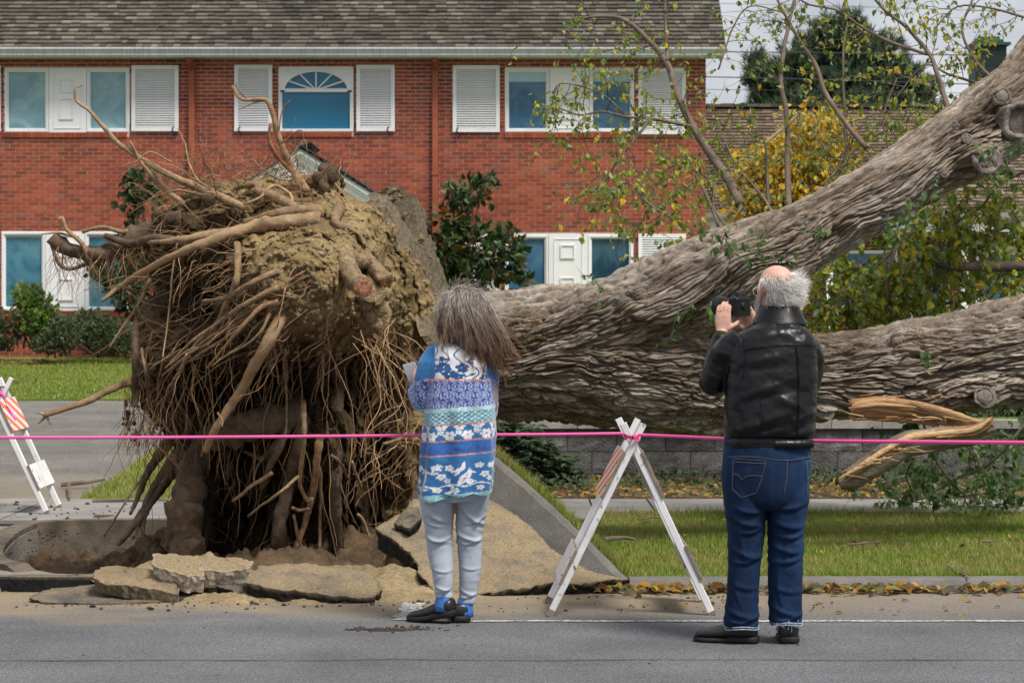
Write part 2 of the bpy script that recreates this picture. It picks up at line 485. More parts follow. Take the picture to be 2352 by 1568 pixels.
# vertical concrete rim round the pit
def rim(mb, pts, w_, z0, z1):
    n = len(pts); P = np.array([(p[0], p[1], 0) for p in pts], float); T = np.gradient(P, axis=0); T /= np.linalg.norm(T, axis=1)[:, None]
    N = np.stack([-T[:, 1], T[:, 0], np.zeros(n)], 1)
    A, B = P, P + N * w_; z1 = np.minimum(z1, -.05 + .03 * np.arange(n)[::-1]); zz_ = np.zeros((n, 3)); zz_[:, 2] = z1; z1 = zz_
    v = np.concatenate([A + z1, B + z1, B + (0, 0, z0), A + (0, 0, z0)])
    f = []
    for i in range(n - 1):
        for k in range(4):
            f.append((k * n + i, k * n + i + 1, ((k + 1) % 4) * n + i + 1, ((k + 1) % 4) * n + i))
    mb.add(v, f)
mb = MB()
rp = catmull([(PIT[2][0], PIT[2][1], 0), (PIT[1][0], PIT[1][1], 0), (PIT[0][0], PIT[0][1], 0), (PIT[11][0], PIT[11][1], 0), (PIT[10][0] , PIT[10][1] - .12, 0)], 30)
rp = np.concatenate([rp, catmull([(PIT[10][0] + .12, PIT[10][1], 0), (PIT[9][0], PIT[9][1], 0), (0.62, 16.9, 0)], 20)])
rim(mb, rp[::-1], -0.14, -0.33, 0.066)
mb.build('pit_kerb', simple('pit kerb concrete', (0.105, 0.086, 0.064), 0.92, 0.5, 7, 0.8, 90, 0.008), kind='structure', label='curved concrete kerb exposed around the dug out pit')
# pit floor: a relief of loose dark soil
def relief(x0, x1, y0, y1, nx, ny, zf, name, mat, keep=None, **kw):
    X, Y = np.meshgrid(np.linspace(x0, x1, nx), np.linspace(y0, y1, ny), indexing='ij')
    Z = zf(X.ravel(), Y.ravel())
    v = np.stack([X.ravel(), Y.ravel(), Z], 1)
    i = np.arange(nx - 1)[:, None] * ny; j = np.arange(ny - 1)[None]
    f = np.stack([i + j, i + ny + j, i + ny + j + 1, i + j + 1], -1).reshape(-1, 4)
    if keep is not None:
        k = keep(v[f].mean(1)); f = f[k]
    return ob(name, np_mesh(name, v, f, mat, True), **kw)
def pitz(x, y):
    p = np.stack([x, y, x * 0], 1)
    b = -0.20 + 0.30 * smooth(-3.0, -1.9, x) * smooth(17.0, 15.6, y) - 0.15 * smooth(15.0, 14.0, y) * smooth(-1.5, -2.6, x)
    b = b - .34 * smooth(-.5, .15, x) - .42 * smooth(13.95, 13.4, y)
    return b + 0.15 * fbm(p * 2.2, 4, 3) + 0.09 * fbm(p * 8, 4, 5) + .03 * (worley(p * 14, 3)[2]) + 0.02 * vn(p * 40, 6)
relief(-3.25, 0.6, 13.2, 16.95, 170, 150, pitz, 'pit_soil', M_SOIL, kind='structure', label='loose dark soil in the pit left by the roots')

# pavement of concrete slabs behind the verge, each slab a piece
mb = MB(); slab(mb, [(-14, APY + .02), (0.6, APY + .02), (0.6, 17.66), (14, 17.66), (14, 18.85), (-14, 18.85)], -0.38, 0.035)
pav = mb.build('pavement', simple('pavement bedding', (0.06, 0.055, 0.05), 0.95), kind='structure', label='concrete pavement of large slabs behind the verge')
def slab_piece(x0, x1, y0, y1, sk0, sk1):
    m_ = MB(); g = 0.008
    q = [(x0 + g, y0, 0), (x1 - g, y0, 0), (x1 - g + sk1, y1, 0), (x0 + g + sk0, y1, 0)]
    slab(m_, q, 0.03, 0.06 + random.uniform(-.002, .002))
    return m_
xs = [-14, -11.5, -9, -7, -5.2, -3.6, -2.0, -0.4, 0.6, 1.05, 2.0, 3.35, 4.75, 6.2, 8, 10, 12, 14]
for a, b in zip(xs[:-1], xs[1:]):
    slab_piece(a, b, 17.68 if a >= 0.6 else APY + .03, 18.84, 0, 0).build('paving_slab', M_CONC, pav)

# kerb along the verge in cast lengths
mb = MB(); mb.box(0.62, 30, 13.22, 13.36, -0.38, -0.05)
kerb = mb.build('kerb', M_KERB, kind='structure', label='low worn concrete kerb along the grass verge')
xk = [0.64, 1.3, 3.05, 4.55, 6.3, 8.2, 10.2, 12.5, 15, 18]
for a, b in zip(xk[:-1], xk[1:]):
    prof = [(13.2, -0.06), (13.205, 0.035), (13.225, 0.058), (13.26, 0.066), (13.37, 0.066), (13.38, -0.06)]
    m_ = MB(); n = len(prof); nx = max(3, int((b - a) / .06))
    X = np.linspace(a + .004, b - .004, nx)
    v = np.array([(x, p[0], p[1]) for x in X for p in prof]); 
    jn = fbm(v * (6, 30, 30), 3, 8); v[:, 1] -= 0.004 * jn; v[:, 2] += 0.004 * jn * (v[:, 2] > 0)
    i = np.arange(nx - 1)[:, None] * n; j = np.arange(n)[None]
    f = np.stack([i + j, i + n + j, i + n + (j + 1) % n, i + (j + 1) % n], -1).reshape(-1, 4)
    fs = [f, np.array([list(range(n))[::-1], [(nx - 1) * n + q for q in range(n)]])]
    m_.v.append(v); m_.n += len(v); m_.f += fs
    m_.build('kerb_length', M_KERB, kerb, sm=False)

# verge with mown grass
def vergez(x, y): return 0.05 + 0.012 * fbm(np.stack([x * 2, y * 2, x * 0], 1), 3, 2)
mb = MB(); mb.box(0.62, 30, 13.385, 17.655, -0.38, 0.03)
mb.build('verge', M_LAWN, kind='structure', label='grass verge between the kerb and the pavement')
# garden bed, driveway and lawns beyond the pavement
mb = MB(); mb.box(-0.9, 30, 18.86, 21.05, -0.38, 0.05)
mb.build('garden_bed', M_BED, kind='structure', label='leaf strewn soil bed in front of the block wall')
def ramp_ground(name, pts, mat, label):
    n = len(pts); m_ = MB()
    v = [tuple(p) for p in pts] + [(p[0], p[1], -0.4) for p in pts]
    m_.add(v, [tuple(range(n))] + [(i, n + i, n + (i + 1) % n, (i + 1) % n) for i in range(n)])
    return m_.build(name, mat, kind='structure', label=label)
ramp_ground('driveway', [(-30, 18.86, .055), (-3.36, 18.86, .055), (-3.5, 23.4, .17), (-3.3, 26.0, .24), (-2.6, 30.8, .36), (-3.0, 30.9, .36), (-30, 30.9, .36)], M_DRIVE, 'grey asphalt driveway sloping up beside the fallen tree')
ramp_ground('front_lawn', [(-30, 30.9, .38), (-1.6, 30.8, .38), (-1.0, 41.9, .70), (-30, 41.9, .70)], M_LAWN, 'mown front lawn before the brick house')
ramp_ground('grass_bank', [(-3.35, 18.87, .06), (-0.9, 18.87, .06), (-0.9, 26, .42), (-3.28, 26, .25), (-3.48, 23.4, .18)], M_LAWN, 'green grass bank between driveway and pavement')
ramp_ground('raised_garden', [(-0.9, 21.3, .56), (30, 21.3, .56), (30, 60, .74), (-1.0, 60, .74), (-1.55, 31, .5)], M_LAWN, 'raised garden behind the block wall')
ramp_ground('back_garden', [(-60, 41.95, .70), (60, 60.05, .73), (60, 140, .8), (-60, 140, .8)], M_LAWN, 'ground behind the houses')

# mown grass blades
def blades(name, n, region, zf, h0, h1, w_, mat, label):
    xy = []
    while sum(map(len, xy)) < n:
        p = region(n); xy.append(p)
    xy = np.concatenate(xy)[:n]
    z = zf(xy[:, 0], xy[:, 1])
    hN = fbm(np.stack([xy[:, 0] * 1.3, xy[:, 1] * 1.3, xy[:, 0] * 0], 1), 3, 21)
    h = RNG.uniform(h0, h1, n) * (1 + 0.5 * hN)
    a = RNG.uniform(0, 2 * PI, n); lean = RNG.normal(0, 0.45, (n, 2)) * h[:, None]
    d = np.stack([np.cos(a), np.sin(a)], 1) * (w_ * RNG.uniform(.6, 1.4, n))[:, None]
    v = np.zeros((n, 3, 3))
    v[:, 0, :2] = xy - d; v[:, 1, :2] = xy + d; v[:, 2, :2] = xy + lean
    v[:, 0, 2] = z - .005; v[:, 1, 2] = z - .005; v[:, 2, 2] = z + h
    f = np.arange(n * 3).reshape(n, 3)
    return ob(name, np_mesh(name, v.reshape(-1, 3), f, mat, False), kind='stuff', label=label)
def grass_mat():
    m = NM('grass blades', 0.6, 0.3); co = m.coord()
    n1 = m.noise(0.8, 5, 0.62, co)
    c = m.ramp(m.rnd(), [(0.0, (0.09, 0.17, 0.013)), (0.45, (0.15, 0.235, 0.022)), (0.75, (0.25, 0.30, 0.045)), (1.0, (0.44, 0.39, 0.15))])
    c2 = m.ramp(m.rnd(), [(0.0, (0.19, 0.22, 0.035)), (0.6, (0.3, 0.28, 0.08)), (1.0, (0.44, 0.37, 0.18))])
    c = m.mix(m.ramp(n1, [(0.43, 0.0), (0.62, 1.0)]), c, c2); m.col(c)
    tr = m.new('ShaderNodeBsdfTranslucent'); ms = m.new('ShaderNodeMixShader'); ms.inputs[0].default_value = 0.3
    m.link(c, tr.inputs[0]); m.link(m.p.outputs[0], ms.inputs[1]); m.link(tr.outputs[0], ms.inputs[2]); m.link(ms.outputs[0], m.t.nodes['Material Output'].inputs[0])
    return m.m
M_GRASS = grass_mat()
def reg_verge(n):
    y = RNG.uniform(13.39, 17.65, n); x = RNG.uniform(0.55, 4.4, n); return np.stack([x, y], 1)
blades('verge_grass', 90000, reg_verge, lambda x, y: x * 0 + .03, .018, .05, .0028, M_GRASS, 'short mown grass of the verge with yellowed patches')
def reg_long(n):
    y = np.where(RNG.random(n) < .5, RNG.uniform(13.385, 13.5, n), RNG.uniform(17.5, 17.68, n)); x = RNG.uniform(0.62, 4.6, n); return np.stack([x, y], 1)
blades('edge_grass', 9000, reg_long, lambda x, y: x * 0 + .03, .03, .085, .003, M_GRASS, 'longer grass along the edges of the verge')
def reg_lawn(n):
    y = RNG.uniform(30.9, 41, n); x = RNG.uniform(-9.6, -4.2, n); return np.stack([x, y], 1)
blades('lawn_grass', 40000, reg_lawn, lambda x, y: .38 + (y - 30.9) / 11 * .32, .02, .06, .007, M_GRASS, 'short grass of the far front lawn')
def reg_bank(n):
    y = RNG.uniform(18.9, 25.9, n); t = (y - 18.87) / 7.1; x = RNG.uniform(0, 1, n) * 2.45 - 3.38; return np.stack([x, y], 1)
blades('bank_grass', 30000, reg_bank, lambda x, y: .06 + (y - 18.87) / 7.13 * (.19 + .17 * (x + 3.3) / 2.4), .02, .06, .004, M_GRASS, 'grass blades on the bank beside the driveway')

# painted parking lines
def paint_mat():
    m = NM('road paint', 0.8, 0.2); co = m.coord()
    c = m.mix(m.ramp(m.noise(38, 6, 0.75, co), [(0.42, 0.0), (0.56, 1.0)]), (0.55, 0.55, 0.53), (0.17, 0.16, 0.15)); m.col(c); m.bump(m.noise(170, 3, .7, co), .4, .003); return m.m
M_PAINT = paint_mat()
def strip(pts, wd, name, label):
    m_ = MB(); P = np.array(pts, float); T = np.gradient(P, axis=0); T /= np.linalg.norm(T, axis=1)[:, None]
    N = np.stack([-T[:, 1], T[:, 0]], 1); n = len(P)
    ww = wd * (1 + 0.22 * RNG.normal(0, 1, (n, 1)))
    A = P - N * ww / 2; B = P + N * ww / 2
    v = np.concatenate([np.c_[A, np.full(n, .004)], np.c_[B, np.full(n, .004)]])
    f = [(i, i + 1, n + i + 1, n + i) for i in range(n - 1)]
    m_.add(v, f); return m_.build(name, M_PAINT, kind='structure', label=label)
m_ = MB(); P_ = np.stack([np.arange(-4, 5, .06), np.full(150, 10.62)], 1); P_[:, 1] += .03 * fbm(np.stack([P_[:, 0] * 2, P_[:, 0] * 0, P_[:, 0] * 0], 1), 4, 3); n_ = len(P_); w_ = .004 + .005 * np.abs(vn(np.stack([P_[:, 0] * 5, P_[:, 0] * 0, P_[:, 0] * 0], 1), 9))
m_.add(np.concatenate([np.c_[P_[:, 0], P_[:, 1] - w_, np.full(n_, .0035)], np.c_[P_[:, 0], P_[:, 1] + w_, np.full(n_, .0035)]]), [(i, i + 1, n_ + i + 1, n_ + i) for i in range(n_ - 1)])
m_.build('road_crack', simple('dirt filled crack', (.05, .045, .04), .95, .4, 9), kind='structure', label='thin crack running across the near lane')
strip([(x, 11.94 + .004 * math.sin(x * 9)) for x in np.arange(-.42, 14, .045)], .05, 'parking_line', 'thin worn white line along the parking lane')
strip([(SX(905 + (952 - 905) * t * .55, 11.95 + t * .72) + .045, 11.98 + t * .70) for t in np.linspace(0, 1, 18)], .105, 'parking_tick', 'short white parking tick by the clogs')
# ------------------------------------------------------------------ brick house
HY = 41.7
HS = FPX / HY
def hx(u): return (u - 1176) / HS
def hz(v): return EYE - (v - 705.6) / HS
M_WHITE = simple('white trim paint', (0.74, 0.74, 0.76), 0.55, 0.06, 3, 0.08, 40, 0.002)
M_MORTAR = simple('mortar', (0.56, 0.47, 0.44), 0.95, 0.15, 20, 0.4, 90, 0.003)
M_BRICK = island('red brick', [(0.0, (0.19, 0.052, 0.032)), (0.3, (0.265, 0.057, 0.029)), (0.65, (0.32, 0.070, 0.034)), (0.9, (0.36, 0.092, 0.044)), (1.0, (0.24, 0.085, 0.06))], 0.9, 0.15, 1.1, 0.22, 0.5, 90, 0.003)
M_SHINGLE = island('weathered shingle', [(0.0, (0.055, 0.049, 0.041)), (0.4, (0.085, 0.076, 0.064)), (0.8, (0.108, 0.098, 0.083)), (1.0, (0.16, 0.145, 0.125))], 0.95, 0.1, 1.2, 0.32, 0.5, 70, 0.004)
def glass_mat(name, c, refl=None, rough=0.06):  # reflections of sky and trees are painted into the pane colour
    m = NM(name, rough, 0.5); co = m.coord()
    if refl: m.col(m.mix(m.ramp(m.noise(1.7, 5, 0.6, co, 1.2), [(0.4, 0.0), (0.62, 1.0)]), c, refl))
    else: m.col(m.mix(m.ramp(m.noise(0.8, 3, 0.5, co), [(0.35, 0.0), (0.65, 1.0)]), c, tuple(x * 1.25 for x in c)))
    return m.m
M_GLASS = glass_mat('glass with painted sky blue', (0.004, 0.125, 0.235))  # blue of the mirrored sky put into the base colour
M_GLASS2 = glass_mat('glass with painted blue reflections', (0.02, 0.095, 0.19), (0.06, 0.16, 0.25))
M_GLASS3 = glass_mat('glass with painted pale reflections', (0.008, 0.11, 0.19), (0.07, 0.21, 0.27))  # paler patches are painted reflections
M_GLASSC = glass_mat('pale curtained glass with painted reflections', (0.13, 0.27, 0.33), (0.24, 0.40, 0.45))
M_GLASSD = glass_mat('glass with painted dark reflections', (0.012, 0.045, 0.075), (0.05, 0.12, 0.17))  # dark tree reflections painted as a mottled base colour
M_BLIND = glass_mat('glass over white blind', (0.28, 0.42, 0.48))
M_IRON = simple('black iron', (0.012, 0.012, 0.013), 0.5)
M_PIPE = simple('terracotta pipe paint', (0.30, 0.085, 0.045), 0.5, 0.15, 5)
M_GUTTER = simple('weathered gutter', (0.50, 0.52, 0.56), 0.5, 0.22, 5, 0.1, 60, 0.002, 0.3, 'Object', (6, 1, 0.6))
M_SOFFIT = simple('soffit paint', (0.62, 0.58, 0.50), 0.7, 0.08, 3)

house = empty('brick_house', (-3.5, HY, .7), 'two storey red brick house with white shutters behind the root ball', 'house')
XL, XR = -13.5, hx(1621)
ZB, ZT = 0.66, 5.86
# openings: name, u0, v0, u1, v1
OPEN = [(12, 158, 297, 303), (640, 153, 812, 302), (1161, 158, 1455, 303), (5, 533, 297, 712), (1160, 540, 1453, 716), (590, 545, 800, 830)]
rects = [(hx(a), hz(d), hx(c), hz(b)) for a, b, c, d in OPEN]
# wall: mortar coloured sheet with the openings left out
xsx = sorted(set([XL, XR] + [r[0] for r in rects] + [r[2] for r in rects])); zsz = sorted(set([ZB, ZT] + [max(ZB, r[1]) for r in rects] + [r[3] for r in rects]))
mb = MB()
for a, b in zip(xsx[:-1], xsx[1:]):
    for c, d in zip(zsz[:-1], zsz[1:]):
        if any(r[0] - 1e-6 <= a and b <= r[2] + 1e-6 and r[1] - 1e-6 <= c and d <= r[3] + 1e-6 for r in rects): continue
        mb.box(a, b, HY, HY + .25, c, d)
wall = mb.build('wall', M_MORTAR, house)
mb = MB(); mb.box(XR - .25, XR - .001, HY + .251, HY + 8, ZB, ZT); mb.box(XL, XL + .25, HY + .251, HY + 8, ZB, ZT); mb.box(XL, XR - .26, HY + 8.01, HY + 8.2, ZB, ZT)
mb.build('side_wall', M_BRICK, house)
CH, BP = 0.0663, 0.206
stuffb = MB(); n_ind = 0; brick_meshes = {}
hit = [(r[0] - .004, r[1] - .0, r[2] + .004, r[3]) for r in rects]
row = 0; z = ZB
while z < ZT - .03:
    x = XL - (BP / 2 if row % 2 else 0)
    while x < XR - .02:
        segs = [(max(x, XL), min(x + BP - .011, XR))]
        for r in hit:
            if z + CH - .011 > r[1] + .01 and z < r[3] - .01:
                ns = []
                for a, b in segs:
                    if b <= r[0] or a >= r[2]: ns.append((a, b))
                    else:
                        if a < r[0] - .02: ns.append((a, r[0]))
                        if b > r[2] + .02: ns.append((r[2], b))
                segs = ns
        for a, b in segs:
            if b - a < .02: continue
            j = random.uniform(-.0015, .0015)
            full = abs(b - a - BP + .011) < 1e-3
            u_, v_ = a * HS + 1176, 705.6 - (z - EYE) * HS
            if full and n_ind < 300 and 1010 < u_ < 1600 and 325 < v_ < 530:
                if 'b' not in brick_meshes:
                    m_ = MB(); m_.box(0, BP - .011, -.009, .0, 0, CH - .0135); brick_meshes['b'] = m_.mesh('brick', M_BRICK)
                ob('brick', brick_meshes['b'], wall, loc=(a, HY + j, z)); n_ind += 1
            else:
                stuffb.box(a, b, HY - .009 + j, HY - .0005, z, z + CH - .0135)
        x += BP
    z += CH; row += 1
stuffb.build('brickwork', M_BRICK, wall, kind='stuff')

# windows
def frame_ring(mb, x0, x1, z0, z1, w_, y0, y1):
    mb.box(x0, x1, y0, y1, z1 - w_, z1); mb.box(x0, x1, y0, y1, z0, z0 + w_)
    mb.box(x0, x0 + w_, y0 + .001, y1, z0 + w_, z1 - w_); mb.box(x1 - w_, x1, y0 + .001, y1, z0 + w_, z1 - w_)
def sash(mb, u0, u1, v0, v1):
    x0, x1, z0, z1 = hx(u0), hx(u1), hz(v1), hz(v0)
    frame_ring(mb, x0, x1, z0, z1, .035, HY - .03, HY + .10)
    frame_ring(mb, x0 + .0352, x1 - .0352, z0 + .0352, z1 - .0352, .026, HY - .008, HY + .08)
def pane(win, u0, u1, v0, v1, mat, name='pane', dy=.03):
    m_ = MB(); m_.box(hx(u0), hx(u1), HY + dy, HY + dy + .008, hz(v1), hz(v0)); return m_.build(name, mat, win)
def panel(win, u0, u1, v0, v1, squares):
    m_ = MB(); x0, x1, z0, z1 = hx(u0), hx(u1), hz(v1), hz(v0)
    m_.box(x0, x1, HY - .035, HY + .08, z0, z1)
    frame_ring(m_, x0 + .09, x1 - .09, z0 + .07, z1 - .07, .012, HY - .045, HY - .0352)
    for a, b, c, d in squares:
        frame_ring(m_, hx(a), hx(c), hz(d), hz(b), .022, HY - .055, HY - .0353)
        m_.box(hx(a) + .03, hx(c) - .03, HY - .04, HY - .0354, hz(d) + .03, hz(b) - .03)
    return m_.build('panel', M_WHITE, win)
def double(u0, u1, v0, v1, s1, s2, p, sq, gl, gr, blind=None, label=None):
    m_ = MB(); frame_ring(m_, hx(u0) - .012, hx(u1) + .012, hz(v1) - .012, hz(v0) + .012, .0118, HY - .012, HY + .11)
    win = m_.build('window', M_WHITE, house, label=label)
    for a, b in ((u0, s1), (s2, u1)): m_ = MB(); sash(m_, a, b, v0, v1); m_.build('sash', M_WHITE, win)
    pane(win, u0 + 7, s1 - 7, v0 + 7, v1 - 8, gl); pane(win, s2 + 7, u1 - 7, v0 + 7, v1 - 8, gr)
    panel(win, s1 + 1, s2 - 1, v0 - 1, v1 + 2, sq)
    if blind:
        for a, b in ((u0 + 8, s1 - 8), (s2 + 8, u1 - 8)):
            pane(win, a, b, v0 + 8, v0 + blind, M_BLIND, 'blind', .022)
    return win
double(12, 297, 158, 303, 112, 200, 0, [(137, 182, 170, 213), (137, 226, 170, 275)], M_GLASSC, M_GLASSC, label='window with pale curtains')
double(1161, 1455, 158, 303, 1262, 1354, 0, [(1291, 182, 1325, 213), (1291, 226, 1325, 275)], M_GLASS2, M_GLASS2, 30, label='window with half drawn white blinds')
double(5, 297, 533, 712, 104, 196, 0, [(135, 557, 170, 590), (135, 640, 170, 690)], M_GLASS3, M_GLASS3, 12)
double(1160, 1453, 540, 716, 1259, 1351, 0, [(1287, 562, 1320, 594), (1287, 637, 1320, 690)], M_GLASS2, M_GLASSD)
# arched window
m_ = MB()
x0, x1, z0, z1 = hx(640), hx(812), hz(302), hz(153)
zc = hz(208); xc = hx(726); Ro = 80 / HS; Ri = 72 / HS; KZ = 47 / 80
fr = .05
m_.box(x0, x0 + fr * .5, HY - .03, HY + .1, z0, zc); m_.box(x1 - fr * .5, x1, HY - .03, HY + .1, z0, zc)
m_.box(x0 + fr * .5, x1 - fr * .5, HY - .03, HY + .1, z0, z0 + .045)
# spandrel plate with a half round opening
ths = np.linspace(0, PI, 25); pts = []
for t0, t1 in zip(ths[:-1], ths[1:]):
    def outer(t):                 # out to the square edge of the plate
        c, s_ = math.cos(t), math.sin(t); return xc + (x1 - xc) * max(-1, min(1, 1.4 * c)), zc + (z1 - zc) * min(1, 1.4 * s_)
    a0, a1 = (xc + Ro * math.cos(t0), zc + KZ * Ro * math.sin(t0)), (xc + Ro * math.cos(t1), zc + KZ * Ro * math.sin(t1))
    b0, b1 = outer(t0), outer(t1)
    v = [(p[0], y, p[1]) for y in (HY - .02, HY + .1) for p in (a0, a1, b1, b0)]
    m_.add(v, [(0, 1, 2, 3), (7, 6, 5, 4), (0, 4, 5, 1), (2, 6, 7, 3)])
    c0, c1 = (xc + Ri * math.cos(t0), zc + KZ * Ri * math.sin(t0)), (xc + Ri * math.cos(t1), zc + KZ * Ri * math.sin(t1))
    v = [(p[0], y, p[1]) for y in (HY - .045, HY + .08) for p in (c0, c1, a1, a0)]
    m_.add(v, [(0, 1, 2, 3), (7, 6, 5, 4), (0, 4, 5, 1), (2, 6, 7, 3)])
awin = m_.build('arched_window', M_WHITE, house)
m_ = MB()
m_.box(xc - Ri, xc + Ri, HY - .035, HY + .06, zc - .03, zc + .03)
for t in (PI / 6, PI / 3, PI / 2, 2 * PI / 3, 5 * PI / 6):
    m_.box(-.012, .012, HY - .03, HY + .05, .03, Ri * math.hypot(math.cos(t), KZ * math.sin(t)), Matrix.Translation((xc, 0, zc)) @ Matrix.Rotation(PI / 2 - math.atan2(KZ * math.sin(t), math.cos(t)), 4, 'Y'))
m_.box(x0 + .026, x0 + .06, HY - .02, HY + .08, z0 + .046, zc - .031); m_.box(x1 - .06, x1 - .026, HY - .02, HY + .08, z0 + .046, zc - .031)
m_.build('fan_mullion', M_WHITE, awin)
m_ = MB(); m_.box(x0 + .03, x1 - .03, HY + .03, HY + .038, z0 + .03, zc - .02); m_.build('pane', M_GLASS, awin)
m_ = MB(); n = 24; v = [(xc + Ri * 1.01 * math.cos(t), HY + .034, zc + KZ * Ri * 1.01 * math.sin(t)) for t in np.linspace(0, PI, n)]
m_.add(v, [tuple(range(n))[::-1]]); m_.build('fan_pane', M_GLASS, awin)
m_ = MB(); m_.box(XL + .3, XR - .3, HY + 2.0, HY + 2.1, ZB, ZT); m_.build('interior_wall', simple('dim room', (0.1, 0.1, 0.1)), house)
# brick sills
for a, b, v0, v1 in ((8, 297, 304, 316), (640, 812, 304, 315), (1160, 1455, 304, 317), (1160, 1453, 717, 729), (5, 297, 713, 726)):
    m_ = MB(); m_.box(hx(a), hx(b), HY - .02, HY - .0005, hz(v1) + .002, hz(v0)); sl = m_.build('window_sill', M_MORTAR, house)
    m_ = MB(); x = hx(a) + .002
    while x < hx(b) - .05:
        m_.box(x, x + .058, HY - .045 + random.uniform(-.003, .003), HY - .021, hz(v1), hz(v0) - .004); x += .067
    m_.build('sill_brick', M_BRICK, sl, kind='stuff')
# shutters of louvre slats
slat_me = {}
def shutter(u0, v0, u1, v1, hook):
    x0, x1, z0, z1 = hx(u0), hx(u1), hz(v1), hz(v0)
    m_ = MB(); frame_ring(m_, x0, x1, z0, z1, .068, HY - .065, HY - .012)
    m_.box(x0 + .0682, x1 - .0682, HY - .03, HY - .013, z0 + .0682, z1 - .0682)
    sh = m_.build('shutter', M_WHITE, house)
    key = round(x1 - x0, 3)
    if key not in slat_me:
        q = MB(); q.box(.07, x1 - x0 - .07, -.026, .012, -.004, .004, Matrix.Rotation(rad(38), 4, 'X')); slat_me[key] = q.mesh('slat', M_WHITE)
    nS = int((z1 - z0 - .15) / .0385)
    for i in range(nS):
        ob('slat', slat_me[key], sh, loc=(x0, HY - .046, z0 + .09 + i * (z1 - z0 - .17) / (nS - 1)))
    hu = hx(hook); P = []
    for t in np.linspace(0, 1, 16):
        P.append((hu + .028 * math.sin(t * 2 * PI * 1.05) * (1 - .25 * t), HY - .08, z0 - .09 + .17 * t))
    q = MB(); add_tube(q, P, .009, 6); q.box(hu - .01, hu + .01, HY - .08, HY - .009, z0 - .02, z0 + .0)
    q.build('shutter_hook', M_IRON, house)
    for zz in (z0 + .1, z1 - .1):
        q = MB(); xh = x1 if hook < (u0 + u1) / 2 else x0
        q.box(xh - .03, xh + .03, HY - .04, HY - .0105, zz - .025, zz + .025); q.build('shutter_hinge', M_IRON, house)
for a in ((303, 151, 411, 302, 400), (539, 150, 626, 302, 552), (819, 150, 907, 302, 893), (1040, 151, 1148, 304, 1052), (1466, 157, 1575, 309, 1561), (1466, 537, 1575, 712, 1561), (1040, 537, 1148, 712, 1052), (-105, 151, 3, 302, -95)):
    shutter(*a)
# downpipes
for u in (442, 1000):
    m_ = MB(); xp = hx(u)
    m_.box(xp - .048, xp + .048, HY - .11, HY - .02, ZB, hz(165))
    add_tube(m_, [(xp, HY - .065, hz(170)), (xp, HY - .10, hz(158)), (xp, HY - .36, hz(142)), (xp, HY - .40, hz(130))], [.052, .055, .055, .055], 10, up=(1, 0, 0))
    m_.build('downpipe', M_PIPE, house)
    for vv in (190, 400, 620):
        m_ = MB(); m_.box(xp - .058, xp + .058, HY - .12, HY - .0105, hz(vv + 3), hz(vv - 3)); m_.build('pipe_bracket', M_PIPE, house)
# eaves: soffit, gutter
EY = HY - .52
ez0 = SZ(131, EY); ez1 = SZ(109, EY)
XG = SX(1671, EY)
m_ = MB(); m_.box(XL, XG - .02, EY + .09, HY - .0105, ez0 + .02, ez0 + .05); m_.build('soffit', M_SOFFIT, house)
prof = [(EY + .1, ez0 + .0), (EY + .03, ez0 + .0), (EY + .0, ez0 + .035), (EY + .005, ez0 + .055), (EY - .03, ez1 - .05), (EY - .045, ez1 - .03), (EY - .045, ez1), (EY - .035, ez1), (EY - .035, ez1 - .02), (EY + .1, ez1 - .02)]
m_ = MB(); n = len(prof); v = [(XL, *p) for p in prof] + [(XG, *p) for p in prof]
m_.add(v, [(i, n + i, n + (i + 1) % n, (i + 1) % n) for i in range(n)] + [tuple(range(n))[::-1], tuple(range(n, 2 * n))])
m_.build('gutter', M_GUTTER, house)
m_ = MB(); m_.box(XL, XG - .004, EY + .101, EY + .13, ez0 + .001, ez1 - .03); m_.build('fascia', M_WHITE, house)

